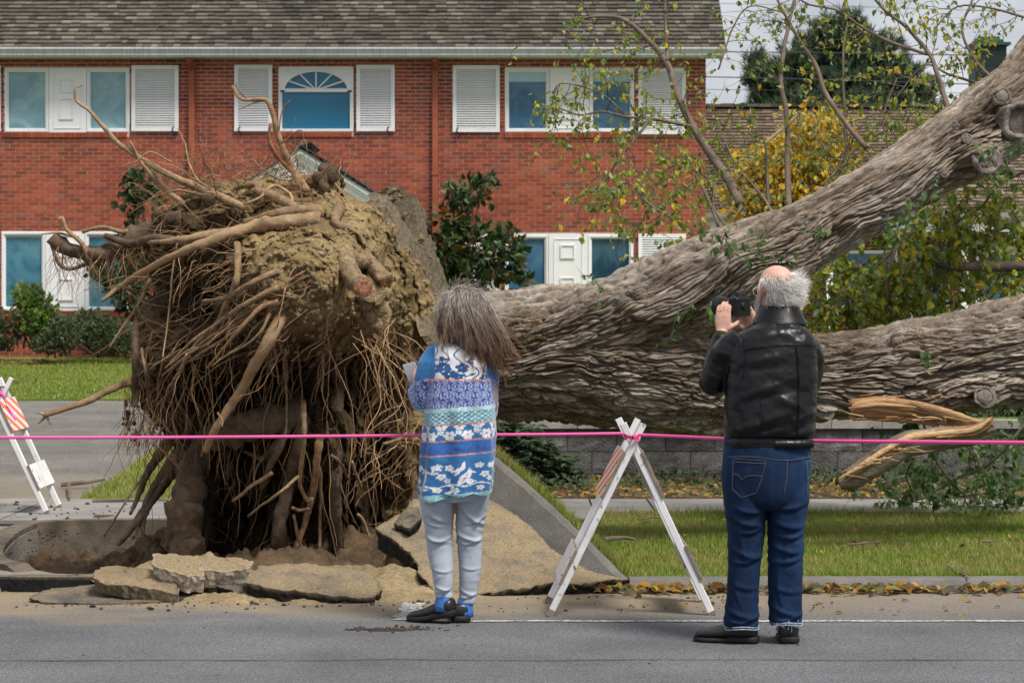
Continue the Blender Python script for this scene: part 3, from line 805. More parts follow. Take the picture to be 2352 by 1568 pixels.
# shingled roofs
def shingled(parent, x0, x1, y0, z0, slope, nrows, expo, wmin, wmax, n_ind_max, mat, thick=.021, back=True, vis=None, skew=0.0):
    ca, sa = math.cos(slope), math.sin(slope)
    Lr = nrows * expo
    m_ = MB()
    m_.add([(x0, y0, z0 - .02), (x1, y0, z0 - .02), (x1, y0 + Lr * ca, z0 + Lr * sa - .02), (x0, y0 + Lr * ca, z0 + Lr * sa - .02), (x0, y0 + .02, z0 - .08), (x1, y0 + .02, z0 - .08), (x1, y0 + Lr * ca + .05, z0 + Lr * sa - .08), (x0, y0 + Lr * ca + .05, z0 + Lr * sa - .08)], [(0, 1, 2, 3), (7, 6, 5, 4), (0, 4, 5, 1), (2, 6, 7, 3), (1, 5, 6, 2), (0, 3, 7, 4)])
    if back:
        m_.add([(x0, y0 + Lr * ca + .051, z0 + Lr * sa - .02), (x1, y0 + Lr * ca + .051, z0 + Lr * sa - .02), (x1, y0 + 2 * Lr * ca, z0 - .02), (x0, y0 + 2 * Lr * ca, z0 - .02)], [(0, 1, 2, 3)])
    rf = m_.build('roof', simple('roof board', (0.03, 0.027, 0.025), 0.95), parent)
    st = MB(); cnt = 0; ws = [wmin + (wmax - wmin) * k / 5 for k in range(6)]; cache = {}
    tilt = slope - math.asin(min(.9, thick * 1.3 / expo))
    for r in range(nrows):
        x = x0 - random.uniform(0, wmax)
        while x < x1:
            wd = random.choice(ws); a = max(x, x0); b = min(x + wd - .006, x1)
            if b - a > .02:
                dz = random.uniform(-.004, .004); up_ = r * expo + random.uniform(-.006, .006)
                M_ = Matrix.Translation((a, y0 + up_ * ca, z0 + up_ * sa + dz)) @ Matrix.Rotation(tilt, 4, 'X')
                u_ = a * FPX / (y0 + up_ * ca) + 1176
                if cnt < n_ind_max and abs(b - a - wd + .006) < 1e-6 and (vis is None or vis(u_, r)):
                    if wd not in cache:
                        q = MB(); q.box(0, wd - .006, 0, expo * 1.25, 0, thick); cache[wd] = q.mesh('shingle', mat)
                    o = ob('shingle', cache[wd], rf); o.matrix_local = M_ if False else M_
                    o.matrix_parent_inverse = Matrix.Identity(4); o.matrix_basis = M_; cnt += 1
                else:
                    st.box(0, b - a, 0, expo * 1.25, 0, thick, M_)
            x += wd
    st.build('shingles', mat, rf, kind='stuff')
    return rf
shingled(house, XL, SX(1668, EY), EY - .02, ez1 - .005, rad(35), 34, .14, .09, .23, 300, M_SHINGLE, vis=lambda u, r: 480 < u < 1300 and r < 12)
m_ = MB()  # rake board on the gable end
xg = SX(1668, EY); Lr = 34 * .14
m_.add([(xg - .05, EY, ez1 - .21), (xg + .002, EY, ez1 - .21), (xg + .002, EY + Lr * math.cos(rad(35)), ez1 - .21 + Lr * math.sin(rad(35))), (xg - .05, EY + Lr * math.cos(rad(35)), ez1 - .21 + Lr * math.sin(rad(35))),
        (xg - .05, EY, ez1 - .085), (xg + .002, EY, ez1 - .085), (xg + .002, EY + Lr * math.cos(rad(35)), ez1 - .085 + Lr * math.sin(rad(35))), (xg - .05, EY + Lr * math.cos(rad(35)), ez1 - .085 + Lr * math.sin(rad(35)))],
       [(3, 2, 1, 0), (4, 5, 6, 7), (0, 1, 5, 4), (1, 2, 6, 5), (2, 3, 7, 6), (3, 0, 4, 7)])
m_.build('rake_board', M_WHITE, house)

# entrance porch with gabled roof
PY = 39.6
ps = FPX / PY
ax, az = SX(690, PY), SZ(343, PY)
hw, rise = SX(972, PY) - SX(690, PY), SZ(343, PY) - SZ(518, PY)
porch_m = MB()
nA = 20; R_ = hw * .62; zc = az - rise - .55
pr = []
for k in range(nA + 1):            # pediment front with a flat arch cut into it
    t = PI * k / nA
    pr.append((ax - R_ * math.cos(t), max(zc, zc + 1.0 * R_ * math.sin(t) * .92)))
for y0, y1 in ((PY, PY + .12),):
    for (p0, p1) in zip(pr[:-1], pr[1:]):
        def topz(x): return az - .12 - rise * abs(x - ax) / hw
        v = [(p[0], y, zz) for y in (y0, y1) for p, zz in ((p0, p0[1]), (p1, p1[1]), (p1, topz(p1[0])), (p0, topz(p0[0])))]
        porch_m.add(v, [(0, 1, 2, 3), (7, 6, 5, 4), (0, 4, 5, 1), (2, 6, 7, 3)])
    for sgn in (-1, 1):
        xa, xb = ax + sgn * R_, ax + sgn * (hw - .12)
        v = [(x, y, zz) for y in (y0, y1) for x, zz in ((xa, zc), (xb, zc), (xb, topz(xb)), (xa, topz(xa)))]
        porch_m.add(v, [(0, 1, 2, 3), (7, 6, 5, 4), (0, 4, 5, 1), (2, 6, 7, 3), (0, 3, 7, 4), (1, 5, 6, 2)])
porch = porch_m.build('porch', simple('porch paint', (0.66, 0.68, 0.70), 0.55, 0.06, 3), house)
m_ = MB()
for sgn in (-1, 1):                # bargeboards with stepped moulding
    for k, (dz, dy, th) in enumerate(((0, -.10, .07), (-.07, -.06, .06), (-.13, -.03, .09))):
        a_, b_ = (ax, az + dz), (ax + sgn * hw, az - rise + dz)
        v = [(p[0], y, p[1] - t) for y in (PY + dy, PY - .001) for p, t in ((a_, 0), (b_, 0), (b_, th), (a_, th))]
        m_.add(v, [(0, 1, 2, 3), (7, 6, 5, 4), (0, 4, 5, 1), (2, 6, 7, 3), (1, 5, 6, 2), (0, 3, 7, 4)])
m_.build('bargeboard', M_WHITE, porch)
M_SLATE = island('dark slate', [(0, (0.03, 0.04, 0.042)), (0.6, (0.055, 0.075, 0.078)), (1, (0.09, 0.11, 0.11))], 0.8, 0.3, 2, 0.3, 0.4, 60)
me_s = {}
for sgn in (-1, 1):
    m_ = MB()
    v = [(ax, y, az + .02) for y in (PY - .12, HY - .011)] + [(ax + sgn * (hw + .06), y, az - rise + .0) for y in (PY - .12, HY - .011)]
    v += [(x, y, z_ - .03) for x, y, z_ in v]
    m_.add(v, [(0, 1, 3, 2), (4, 6, 7, 5), (0, 2, 6, 4), (1, 5, 7, 3), (2, 3, 7, 6)])
    m_.build('porch_roof', M_SLATE, porch)
    sl = math.atan2(rise, hw); Ls = math.hypot(hw, rise)
    q = MB(); k = 0
    while k * .21 < Ls:
        for j in range(9):
            y0 = PY - .14 + j * .235
            if y0 + .22 > HY - .02: break
            q.box(-.0, .26, y0, y0 + .225, 0.012, .03, Matrix.Translation((ax + sgn * (Ls - k * .21) * math.cos(sl), 0, az + .02 - (Ls - k * .21) * math.sin(sl) + random.uniform(0, .006))) @ Matrix.Rotation(-(PI - sl - .09) if sgn > 0 else -(sl - .09), 4, 'Y') if False else Matrix.Translation((ax + sgn * (Ls - k * .21 - .25) * math.cos(sl), 0, az + .03 - (Ls - k * .21 - .25) * math.sin(sl) + random.uniform(0, .006))) @ Matrix.Rotation((sl - .07) if sgn > 0 else PI - (sl - .07), 4, 'Y'))
        k += 1
    q.build('slates', M_SLATE, porch, kind='stuff')
m_ = MB()
for u in (615, 765):
    pass
for sgn in (-1, 1):
    add_tube(m_, [(ax + sgn * (hw - .42), PY + .2, .7), (ax + sgn * (hw - .42), PY + .2, zc)], [.13, .11], 16)
m_.build('porch_column', M_WHITE, porch)
m_ = MB(); m_.box(hx(640), hx(752), HY + .06, HY + .1, .72, hz(560)); door = m_.build('door', simple('dark red door', (0.06, 0.012, 0.01), 0.4), house)
m_ = MB(); frame_ring(m_, hx(590), hx(800), .66, hz(545), .08, HY - .01, HY + .12); m_.build('door_frame', M_WHITE, house)

# ------------------------------------------------------------------ long low house to the right
wing = empty('low_house', (8, 45, .7), 'long low brick house with brown shingle roof behind the leaning limb', 'house')
WY = 44.6
WE = WY - .7
XW0, XW1 = XR + .06, 17.5
we1 = SZ(488, WE); we0 = SZ(505, WE)
M_DBRICK = island('brown brick', [(0, (0.10, 0.03, 0.02)), (1, (0.17, 0.05, 0.03))], 0.9, 0.1, 3, 0.3)
m_ = MB(); m_.box(XW0, XW1, WY, WY + .25, .66, we0 + .02); ww = m_.build('wall', M_MORTAR, wing)
q = MB(); z = .66; r = 0
while z < we0 - .05:
    x = XW0 - (BP / 2 if r % 2 else 0)
    while x < XW1:
        q.box(max(x, XW0), min(x + BP - .011, XW1), WY - .01, WY - .0005, z, z + CH - .011); x += BP
    z += CH; r += 1
q.build('brickwork', M_DBRICK, ww, kind='stuff')
m_ = MB(); m_.box(XW0, XW1, WY + 6, WY + 6.2, .66, we0); m_.box(XW1 - .2, XW1, WY + .26, WY + 5.99, .66, we0); m_.build('rear_wall', M_DBRICK, wing)
RW = math.atan2(SZ(245, 48.2) - we1, 48.2 - WE)
shingled(wing, XW0, XW1 + .4, WE, we1, RW, int(round((48.2 - WE) / math.cos(RW) / .15)), .15, .09, .24, 300, island('brown shingle', [(0, (0.085, 0.062, 0.045)), (0.5, (0.14, 0.105, 0.078)), (1, (0.21, 0.165, 0.125))], 0.95, 0.1, 1.2, 0.3, 0.5, 70), vis=lambda u, r: 1640 < u < 2200 and 9 < r < 22)
# ridge caps
m_ = MB(); x = XW0; zr = SZ(245, 48.2)
while x < XW1:
    m_.box(x, x + .26, 48.0, 48.32, zr - .03 + random.uniform(0, .015), zr + .03 + random.uniform(0, .02)); x += .25
m_.build('ridge_cap', M_SHINGLE, wing, kind='stuff')
prof = [(WE + .1, we0), (WE + .02, we0), (WE - .02, we0 + .05), (WE - .05, we1), (WE - .04, we1), (WE + .1, we1 - .02)]
m_ = MB(); n = len(prof); v = [(XW0, *p) for p in prof] + [(XW1, *p) for p in prof]
m_.add(v, [(i, n + i, n + (i + 1) % n, (i + 1) % n) for i in range(n)] + [tuple(range(n))[::-1], tuple(range(n, 2 * n))]); m_.build('gutter', M_GUTTER, wing)
m_ = MB(); m_.box(XW0, XW1, WE + .101, WE + .15, we0 - .21, we1 - .03); m_.build('fascia', M_WHITE, wing)
m_ = MB(); m_.box(XW0, XW1, WE + .151, WY - .011, we0 - .02, we0 + .01); m_.build('soffit', M_WHITE, wing)
for u in (1640, 1700, 1905, 2215, 2420):
    m_ = MB(); xx = SX(u, WE + .3); m_.box(xx - .06, xx + .06, WE + .24, WE + .36, .6, we0 - .021); m_.build('post', M_WHITE, wing)
for u0, u1 in ((1930, 2060), (2240, 2380), (2090, 2180)):
    a, b = SX(u0, WY), SX(u1, WY); z0, z1 = SZ(800 if u0 == 2090 else 720, WY), SZ(575, WY)
    m_ = MB(); frame_ring(m_, a, b, z0, z1, .06, WY - .05, WY - .0105); wi = m_.build('window', M_WHITE, wing)
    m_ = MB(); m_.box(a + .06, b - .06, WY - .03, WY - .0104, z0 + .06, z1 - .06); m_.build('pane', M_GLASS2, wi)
# green metal clad chimney
CYc = 50.2
M_CHIM = simple('green copper cladding', (0.014, 0.03, 0.026), 0.45, 0.3, 2)
cx0, cx1 = SX(2240, CYc), SX(2312, CYc)
m_ = MB(); m_.box(cx0, cx1, CYc, CYc + .75, 4.2, SZ(104, CYc)); ch = m_.build('chimney', M_CHIM, wing)
m_ = MB(); zc_ = SZ(104, CYc)
m_.box(cx0 - .06, cx1 + .08, CYc - .07, CYc + .82, zc_ + .001, zc_ + .06); m_.box(cx0 + .05, cx1 - .05, CYc + .05, CYc + .7, zc_ + .061, zc_ + .13); m_.box(cx0 + .1, cx1 - .12, CYc + .1, CYc + .6, zc_ + .131, zc_ + .19)
m_.build('chimney_cap', simple('green copper', (0.03, 0.075, 0.058), 0.5), ch)
for k in range(5):
    zz = SZ(125 + k * 26, CYc); m_ = MB(); m_.box(cx0 - .006, cx1 + .006, CYc - .006, CYc - .0005, zz, zz + .012); m_.build('cladding_seam', M_CHIM, ch)

# ------------------------------------------------------------------ retaining wall of split faced blocks
rw = empty('retaining_wall', (4, 21, .05), 'low grey retaining wall of split faced concrete blocks with capstones', 'wall')
M_BLOCK = island('split concrete block', [(0, (0.085, 0.084, 0.082)), (0.5, (0.125, 0.122, 0.118)), (1, (0.17, 0.163, 0.155))], 0.95, 0.1, 9, 0.35, 0.9, 45, 0.02)
M_CAP = island('concrete capstone', [(0, (0.20, 0.19, 0.17)), (1, (0.29, 0.275, 0.25))], 0.92, 0.1, 6, 0.3, 0.6, 60, 0.008)
RY = 21.05; r_s = FPX / RY
m_ = MB(); m_.box(-.7, 14, RY + .05, RY + .24, -.3, SZ(984, RY)); m_.build('core', simple('dark block core', (0.05, 0.05, 0.05)), rw)  # dark grey core showing in the joints
bl = []
for s_ in range(4):               # split faced block: relief front, 48 triangles and a little more
    nx, nz = 8, 5; X, Z = np.meshgrid(np.linspace(0, .423, nx), np.linspace(0, .19, nz), indexing='ij')
    p = np.stack([X.ravel() * 9, Z.ravel() * 9, np.full(X.size, s_ * 3.3)], 1)
    edge = np.minimum(np.minimum(X, .42 - X) / .05, np.minimum(Z, .186 - Z) / .05).clip(0, 1).ravel()
    v = np.stack([X.ravel(), -.008 * edge - .016 * edge * fbm(p, 2, 40 + s_), Z.ravel()], 1)
    i = np.arange(nx - 1)[:, None] * nz; j = np.arange(nz - 1)[None]
    f = np.stack([i + j, i + nz + j, i + nz + j + 1, i + j + 1], -1).reshape(-1, 4)
    m2 = MB(); m2.add(v, f); m2.box(0, .42, .001, .05, 0, .19); bl.append(m2.mesh('block', M_BLOCK))
cap_me = []
for s_ in range(2):
    m2 = MB(); m2.box(0, .435, -.05, .26, 0, .07); cap_me.append(m2.mesh('capstone', M_CAP))
z0 = SZ(984, RY)
for r in range(4):
    zz = z0 - .196 * (r + 1); x = -.8 + (.215 if r % 2 else 0)
    while x < 9:
        ob('block', random.choice(bl), rw, loc=(x, RY + random.uniform(-.004, .004), zz)); x += .428
x = -.75
while x < 9:
    ob('capstone', random.choice(cap_me), rw, loc=(x, RY + random.uniform(-.006, .006), z0 + .003)); x += .441

# ------------------------------------------------------------------ power lines
M_WIRE = simple('cable', (0.05, 0.055, 0.065), 0.6)
for (ya, yb, r_, lab) in ((8, 26, .006, 'topmost thin power line crossing the sky above the pine'), (119, 129, .014, 'thick power line in front of the pine crown'), (177, 196, .014, 'thick power line crossing the lower pine crown'), (206, 216, .007, 'lowest thin power line just over the low roof')):
    Yw = 58
    P = [Vector((SX(-400, Yw), Yw + 1, SZ(ya + (yb - ya) * -2.6, Yw))), S(1630, ya, Yw), S(2352, yb, Yw - .3), S(3300, yb + 10, Yw - .6)]
    m_ = MB(); add_tube(m_, catmull([tuple(p) for p in P], 30), r_, 5); tag(m_.build('power_line', M_WIRE), lab, 'cable', 'power lines behind the houses')
# ------------------------------------------------------------------ the fallen tree
tree = empty('fallen_tree', (0.6, 15.5, 0.0), 'huge uprooted tree lying across the verge with its root plate torn up', 'tree')
PR = 388.3
OUTL = [(560, 412), (620, 408), (680, 412), (730, 402), (765, 405), (785, 440), (815, 466), (860, 476), (905, 500), (950, 570), (985, 660), (1008, 770), (998, 860), (978, 960), (966, 1060), (945, 1160), (905, 1230), (885, 1310), (760, 1335), (600, 1335), (440, 1315), (402, 1280), (396, 1190), (415, 1090), (385, 1020), (345, 950), (308, 890), (300, 820), (318, 740), (345, 660), (335, 600), (318, 560), (345, 510), (400, 470), (450, 445), (500, 420)]
CEN = np.array((640.0, 850.0))
_o = np.array(OUTL, float) - CEN
_ang = np.arctan2(_o[:, 1], _o[:, 0]); _r = np.hypot(_o[:, 0], _o[:, 1]); _s = np.argsort(_ang)
_ang = np.concatenate([_ang[_s] - 2 * PI, _ang[_s], _ang[_s] + 2 * PI]); _r = np.tile(_r[_s], 3)
def rho_of(u, v):
    du, dv = np.asarray(u, float) - CEN[0], np.asarray(v, float) - CEN[1]
    return np.hypot(du, dv) / np.interp(np.arctan2(dv, du), _ang, _r)
def gauss(u, v, cu, cv, su, sv): return np.exp(-((u - cu) / su) ** 2 - ((v - cv) / sv) ** 2)
def Ybase(u, v):
    u = np.asarray(u, float); v = np.asarray(v, float)
    rho = np.clip(rho_of(u, v), 0, 1)
    Y = 14.45 + 0.5 * smooth(700, 1000, u) - 0.72 * (1 - rho ** 2.4) ** 0.62
    Y -= 0.46 * gauss(u, v, 690, 640, 200, 125) + 0.16 * gauss(u, v, 800, 560, 110, 90)
    cav = smooth(760, 900, v + 0.25 * (u - 600)) * smooth(300, 380, u) * smooth(960, 850, u)
    Y += 0.66 * cav * (1 - 0.55 * smooth(1180, 1330, v))
    cav2 = gauss(u, v, 430, 690, 85, 95); Y += 0.42 * cav2
    Y += 0.22 * gauss(u, v, 540, 520, 90, 28)
    Y -= 0.55 * gauss(u, v, 435, 1200, 42, 150) + 0.30 * gauss(u, v, 600, 985, 90, 30) + 0.34 * gauss(u, v, 775, 1000, 95, 80)
    Y -= 0.33 * gauss(u, v, 640, 1230, 26, 130) + 0.34 * gauss(u, v, 775, 1200, 24, 150) + 0.2 * gauss(u, v, 860, 1230, 40, 110)
    return Y
NG = 350
a = np.linspace(-1, 1, NG)
A, B = np.meshgrid(a, a, indexing='ij'); A = A.ravel(); B = B.ravel()
swap = np.abs(A) > np.abs(B)             # square to disc
with np.errstate(divide='ignore', invalid='ignore'):
    rr = np.where(swap, A, B); ph = np.where(swap, PI / 4 * B / A, PI / 2 - PI / 4 * A / B)
rr = np.nan_to_num(rr); ph = np.nan_to_num(ph)
dx, dy = rr * np.cos(ph), rr * np.sin(ph)
th_ = np.arctan2(dy, dx); rad_ = np.hypot(dx, dy)
Rr = np.interp(th_, _ang, _r) * (1 + 0.03 * vn(np.stack([np.cos(th_) * 6, np.sin(th_) * 6, th_ * 0], 1), 3) + 0.02 * vn(np.stack([np.cos(th_) * 22, np.sin(th_) * 22, th_ * 0], 1), 4))
U0 = CEN[0] + Rr * dx; V0 = CEN[1] + Rr * dy
Yb = Ybase(CEN[0] + np.interp(th_, _ang, _r) * dx, CEN[1] + np.interp(th_, _ang, _r) * dy)
pw = np.stack([(U0 - 1176) / PR, Yb, -(V0 - 705.6) / PR], 1)
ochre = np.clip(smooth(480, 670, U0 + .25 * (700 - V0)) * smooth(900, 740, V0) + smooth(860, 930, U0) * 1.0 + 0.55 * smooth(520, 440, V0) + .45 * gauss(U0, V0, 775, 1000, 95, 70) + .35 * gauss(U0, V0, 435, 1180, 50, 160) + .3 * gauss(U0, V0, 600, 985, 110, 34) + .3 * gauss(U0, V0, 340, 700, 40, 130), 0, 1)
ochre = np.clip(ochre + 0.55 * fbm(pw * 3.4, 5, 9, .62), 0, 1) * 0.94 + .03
w1 = worley(pw * 8 + .5 * np.stack([fbm(pw * 9, 2, a_) for a_ in (1, 2, 3)], 1), 41); w2 = worley(pw * 20, 45); w3 = worley(pw * 44, 49)
lump = fbm(pw * 3.2, 4, 31); mid = fbm(pw * 9, 4, 32); clod = np.abs(fbm(pw * 14, 3, 33)); fine = fbm(pw * 38, 3, 34)
strand = np.abs(vn(pw * (11, 11, 1.6), 35)); strand2 = np.abs(vn(pw * (24, 24, 3.5), 36))
low = smooth(760, 920, V0) * smooth(950, 860, U0)
edge_k = 1.0
disp = 0.12 * lump + 0.035 * mid * (1 - .4 * low) + .022 * (w1[1] - w1[0]).clip(0, .55) + .026 * w1[2] * smooth(.05, .35, w1[1] - w1[0]) + .022 * (w2[1] - w2[0]).clip(0, .5) + .016 * w2[2] * smooth(.05, .3, w2[1] - w2[0]) + .012 * (.6 - w3[0]) + 0.012 * fine
disp = disp + low * (0.20 * (0.35 - strand) + 0.09 * (0.3 - strand2))
disp -= (0.05 + .13 * (1 - ochre)) * smooth(0.12, 0.42, -fbm(pw * 5.5, 3, 37)) * (1 - .3 * low)
Yr = Yb - disp
U1 = U0 + 4 * fbm(pw * 7, 3, 38); V1 = V0 + 4 * fbm(pw * 7, 3, 39)
vert = np.stack([(U1 - 1176) * Yr / FPX, Yr, EYE - (V1 - 705.6) * Yr / FPX], 1)
i = np.arange(NG - 1)[:, None] * NG; j = np.arange(NG - 1)[None]
fq = np.stack([i + j, i + j + 1, i + NG + j + 1, i + NG + j], -1).reshape(-1, 4)
# rear of the plate closes behind
bl_ = np.concatenate([np.arange(NG) * NG, (NG - 1) * NG + np.arange(1, NG), (np.arange(NG - 2, -1, -1)) * NG + NG - 1, np.arange(NG - 2, 0, -1)])
rings = [vert]; nb = len(bl_); base = len(vert); fs = [fq]; prev = bl_
cx_ = S(760, 800, 15.1)
for k, (sh, dyk) in enumerate(((1.0, .2), (.98, .4), (.93, .6), (.75, .7), (.3, .75))):
    pv = vert[bl_].copy()
    nn = fbm(pv * 4, 3, 50 + k)[:, None]
    pv[:, 0] = cx_[0] + (pv[:, 0] - cx_[0]) * sh; pv[:, 2] = cx_[2] + (pv[:, 2] - cx_[2]) * sh; pv[:, 1] = np.maximum(pv[:, 1] + dyk, 14.3 + dyk) + .05 * nn[:, 0]
    rings.append(pv); cur = base + np.arange(nb); base += nb
    fs.append(np.stack([prev, np.roll(prev, -1), np.roll(cur, -1), cur], -1)); prev = cur
vert_all = np.concatenate(rings)
och_all = np.concatenate([ochre, np.full(len(vert_all) - len(vert), .5)])
def rootsoil_mat():
    m = NM('root plate soil', 0.95, 0.12); co = m.coord()
    n1 = m.noise(6, 7, 0.65, co); n2 = m.noise(50, 5, 0.72, co)
    a_ = m.mix(m.ramp(n1, [(0.35, 0.0), (0.65, 1.0)]), (0.014, 0.009, 0.006), (0.05, 0.031, 0.019))  # dark humus, deepened so the hollow's shade sits in the colour
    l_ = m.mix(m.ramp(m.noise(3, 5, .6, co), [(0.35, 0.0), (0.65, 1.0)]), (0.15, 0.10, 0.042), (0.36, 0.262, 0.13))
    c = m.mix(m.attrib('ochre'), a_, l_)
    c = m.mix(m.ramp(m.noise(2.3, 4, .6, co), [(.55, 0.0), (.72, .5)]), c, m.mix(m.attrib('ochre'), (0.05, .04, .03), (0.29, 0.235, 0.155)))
    c = m.mix(0.85, c, m.ramp(n2, [(0.3, 0.5), (0.7, 1.35)]), 'MULTIPLY'); m.col(c)
    m.bump(n2, 1.0, 0.016); m.bump(m.noise(170, 3, 0.7, co), 0.7, 0.005); return m.m
M_PLATE = rootsoil_mat()
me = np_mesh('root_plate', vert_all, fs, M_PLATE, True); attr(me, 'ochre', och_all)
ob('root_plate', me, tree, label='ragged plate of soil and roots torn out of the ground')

# ---- roots
def root_mat():
    m = NM('root bark', 0.85, 0.2); co = m.coord()
    c = m.ramp(m.rnd(), [(0, (0.16, 0.105, 0.062)), (0.4, (0.25, 0.165, 0.095)), (0.75, (0.33, 0.225, 0.13)), (1, (0.28, 0.13, 0.07))])
    c = m.mix(1, c, m.ramp(m.noise(22, 6, .65, co), [(.3, .5), (.7, 1.35)]), 'MULTIPLY'); m.col(c)
    m.bump(m.noise(60, 5, .7, co), .8, .008); return m.m
M_ROOT = root_mat()
def torn_mat():
    m = NM('torn root wood', 0.8, 0.2); co = m.coord()
    c = m.ramp(m.noise(16, 6, .7, m.coord('Object', (1, 1, 1))), [(.38, (0.23, 0.165, 0.10)), (.55, (0.31, 0.205, 0.115)), (.72, (0.38, 0.17, 0.08))])
    m.col(c); m.bump(m.noise(50, 5, .7, co), .8, .008); return m.m
M_TORN = torn_mat()
M_PALE = simple('pale root bark', (0.23, 0.165, 0.095), .9, .55, 26, 1.0, 70, .014)
M_ROOTD = simple('root bark darkened by dirt and shade', (0.10, 0.068, 0.045), 0.9, 0.5, 18, 0.9, 60, 0.01)  # dirty bark, darkened further to carry the shade of the hollow
M_CUT = None
def proot(pts, w0, w1, n=None, mat=None, off=.06, amp=.010, k=8, seed=None, name='root', flat=None, knob=True):
    """Root given by points of the photo; it lies just in front of the plate's own relief."""
    P = []
    for q in pts:
        o = q[2] if len(q) > 2 else off
        Y = float(Ybase(q[0], q[1])) - o
        P.append(tuple(S(q[0], q[1], Y)))
    seed = seed if seed is not None else random.randint(0, 9999)
    Lg = sum(np.linalg.norm(np.subtract(P[i + 1], P[i])) for i in range(len(P) - 1))
    n = n or max(10, int(Lg / .022))
    C = wiggle(P, amp, n, seed, 5)
    R = np.linspace(w0, w1, n) / 2 / PR
    if knob: R = R * (1 + .16 * fbm(np.stack([np.arange(n) * .35, np.full(n, seed * .37), np.zeros(n)], 1), 3, seed))
    v, f_ = tube(C, np.maximum(R, .001), k, flat=flat)
    nv = len(v); v = v + (np.repeat(R, k)[:, None] * .22 * np.stack([vn(v[:n * k] * 26, 3), vn(v[:n * k] * 26, 4), vn(v[:n * k] * 26, 5)], 1) if k >= 7 else 0) if False else v
    if k >= 7:
        d = np.stack([vn(v * 24, 3), vn(v * 24, 4), vn(v * 24, 5)], 1); rv = np.concatenate([np.repeat(R, k), [R[0], R[-1]]])
        v = v + d * rv[:, None] * .16 + np.stack([vn(v * 60, 6), vn(v * 60, 7), vn(v * 60, 8)], 1) * rv[:, None] * .10
        if max(w0, w1) > 50: v = v + np.stack([fbm(v * 11, 4, a_) for a_ in (21, 22, 23)], 1) * rv[:, None] * .55
    return ob(name, np_mesh(name, v, f_, mat or M_ROOT, True), tree), C
nroot = 0
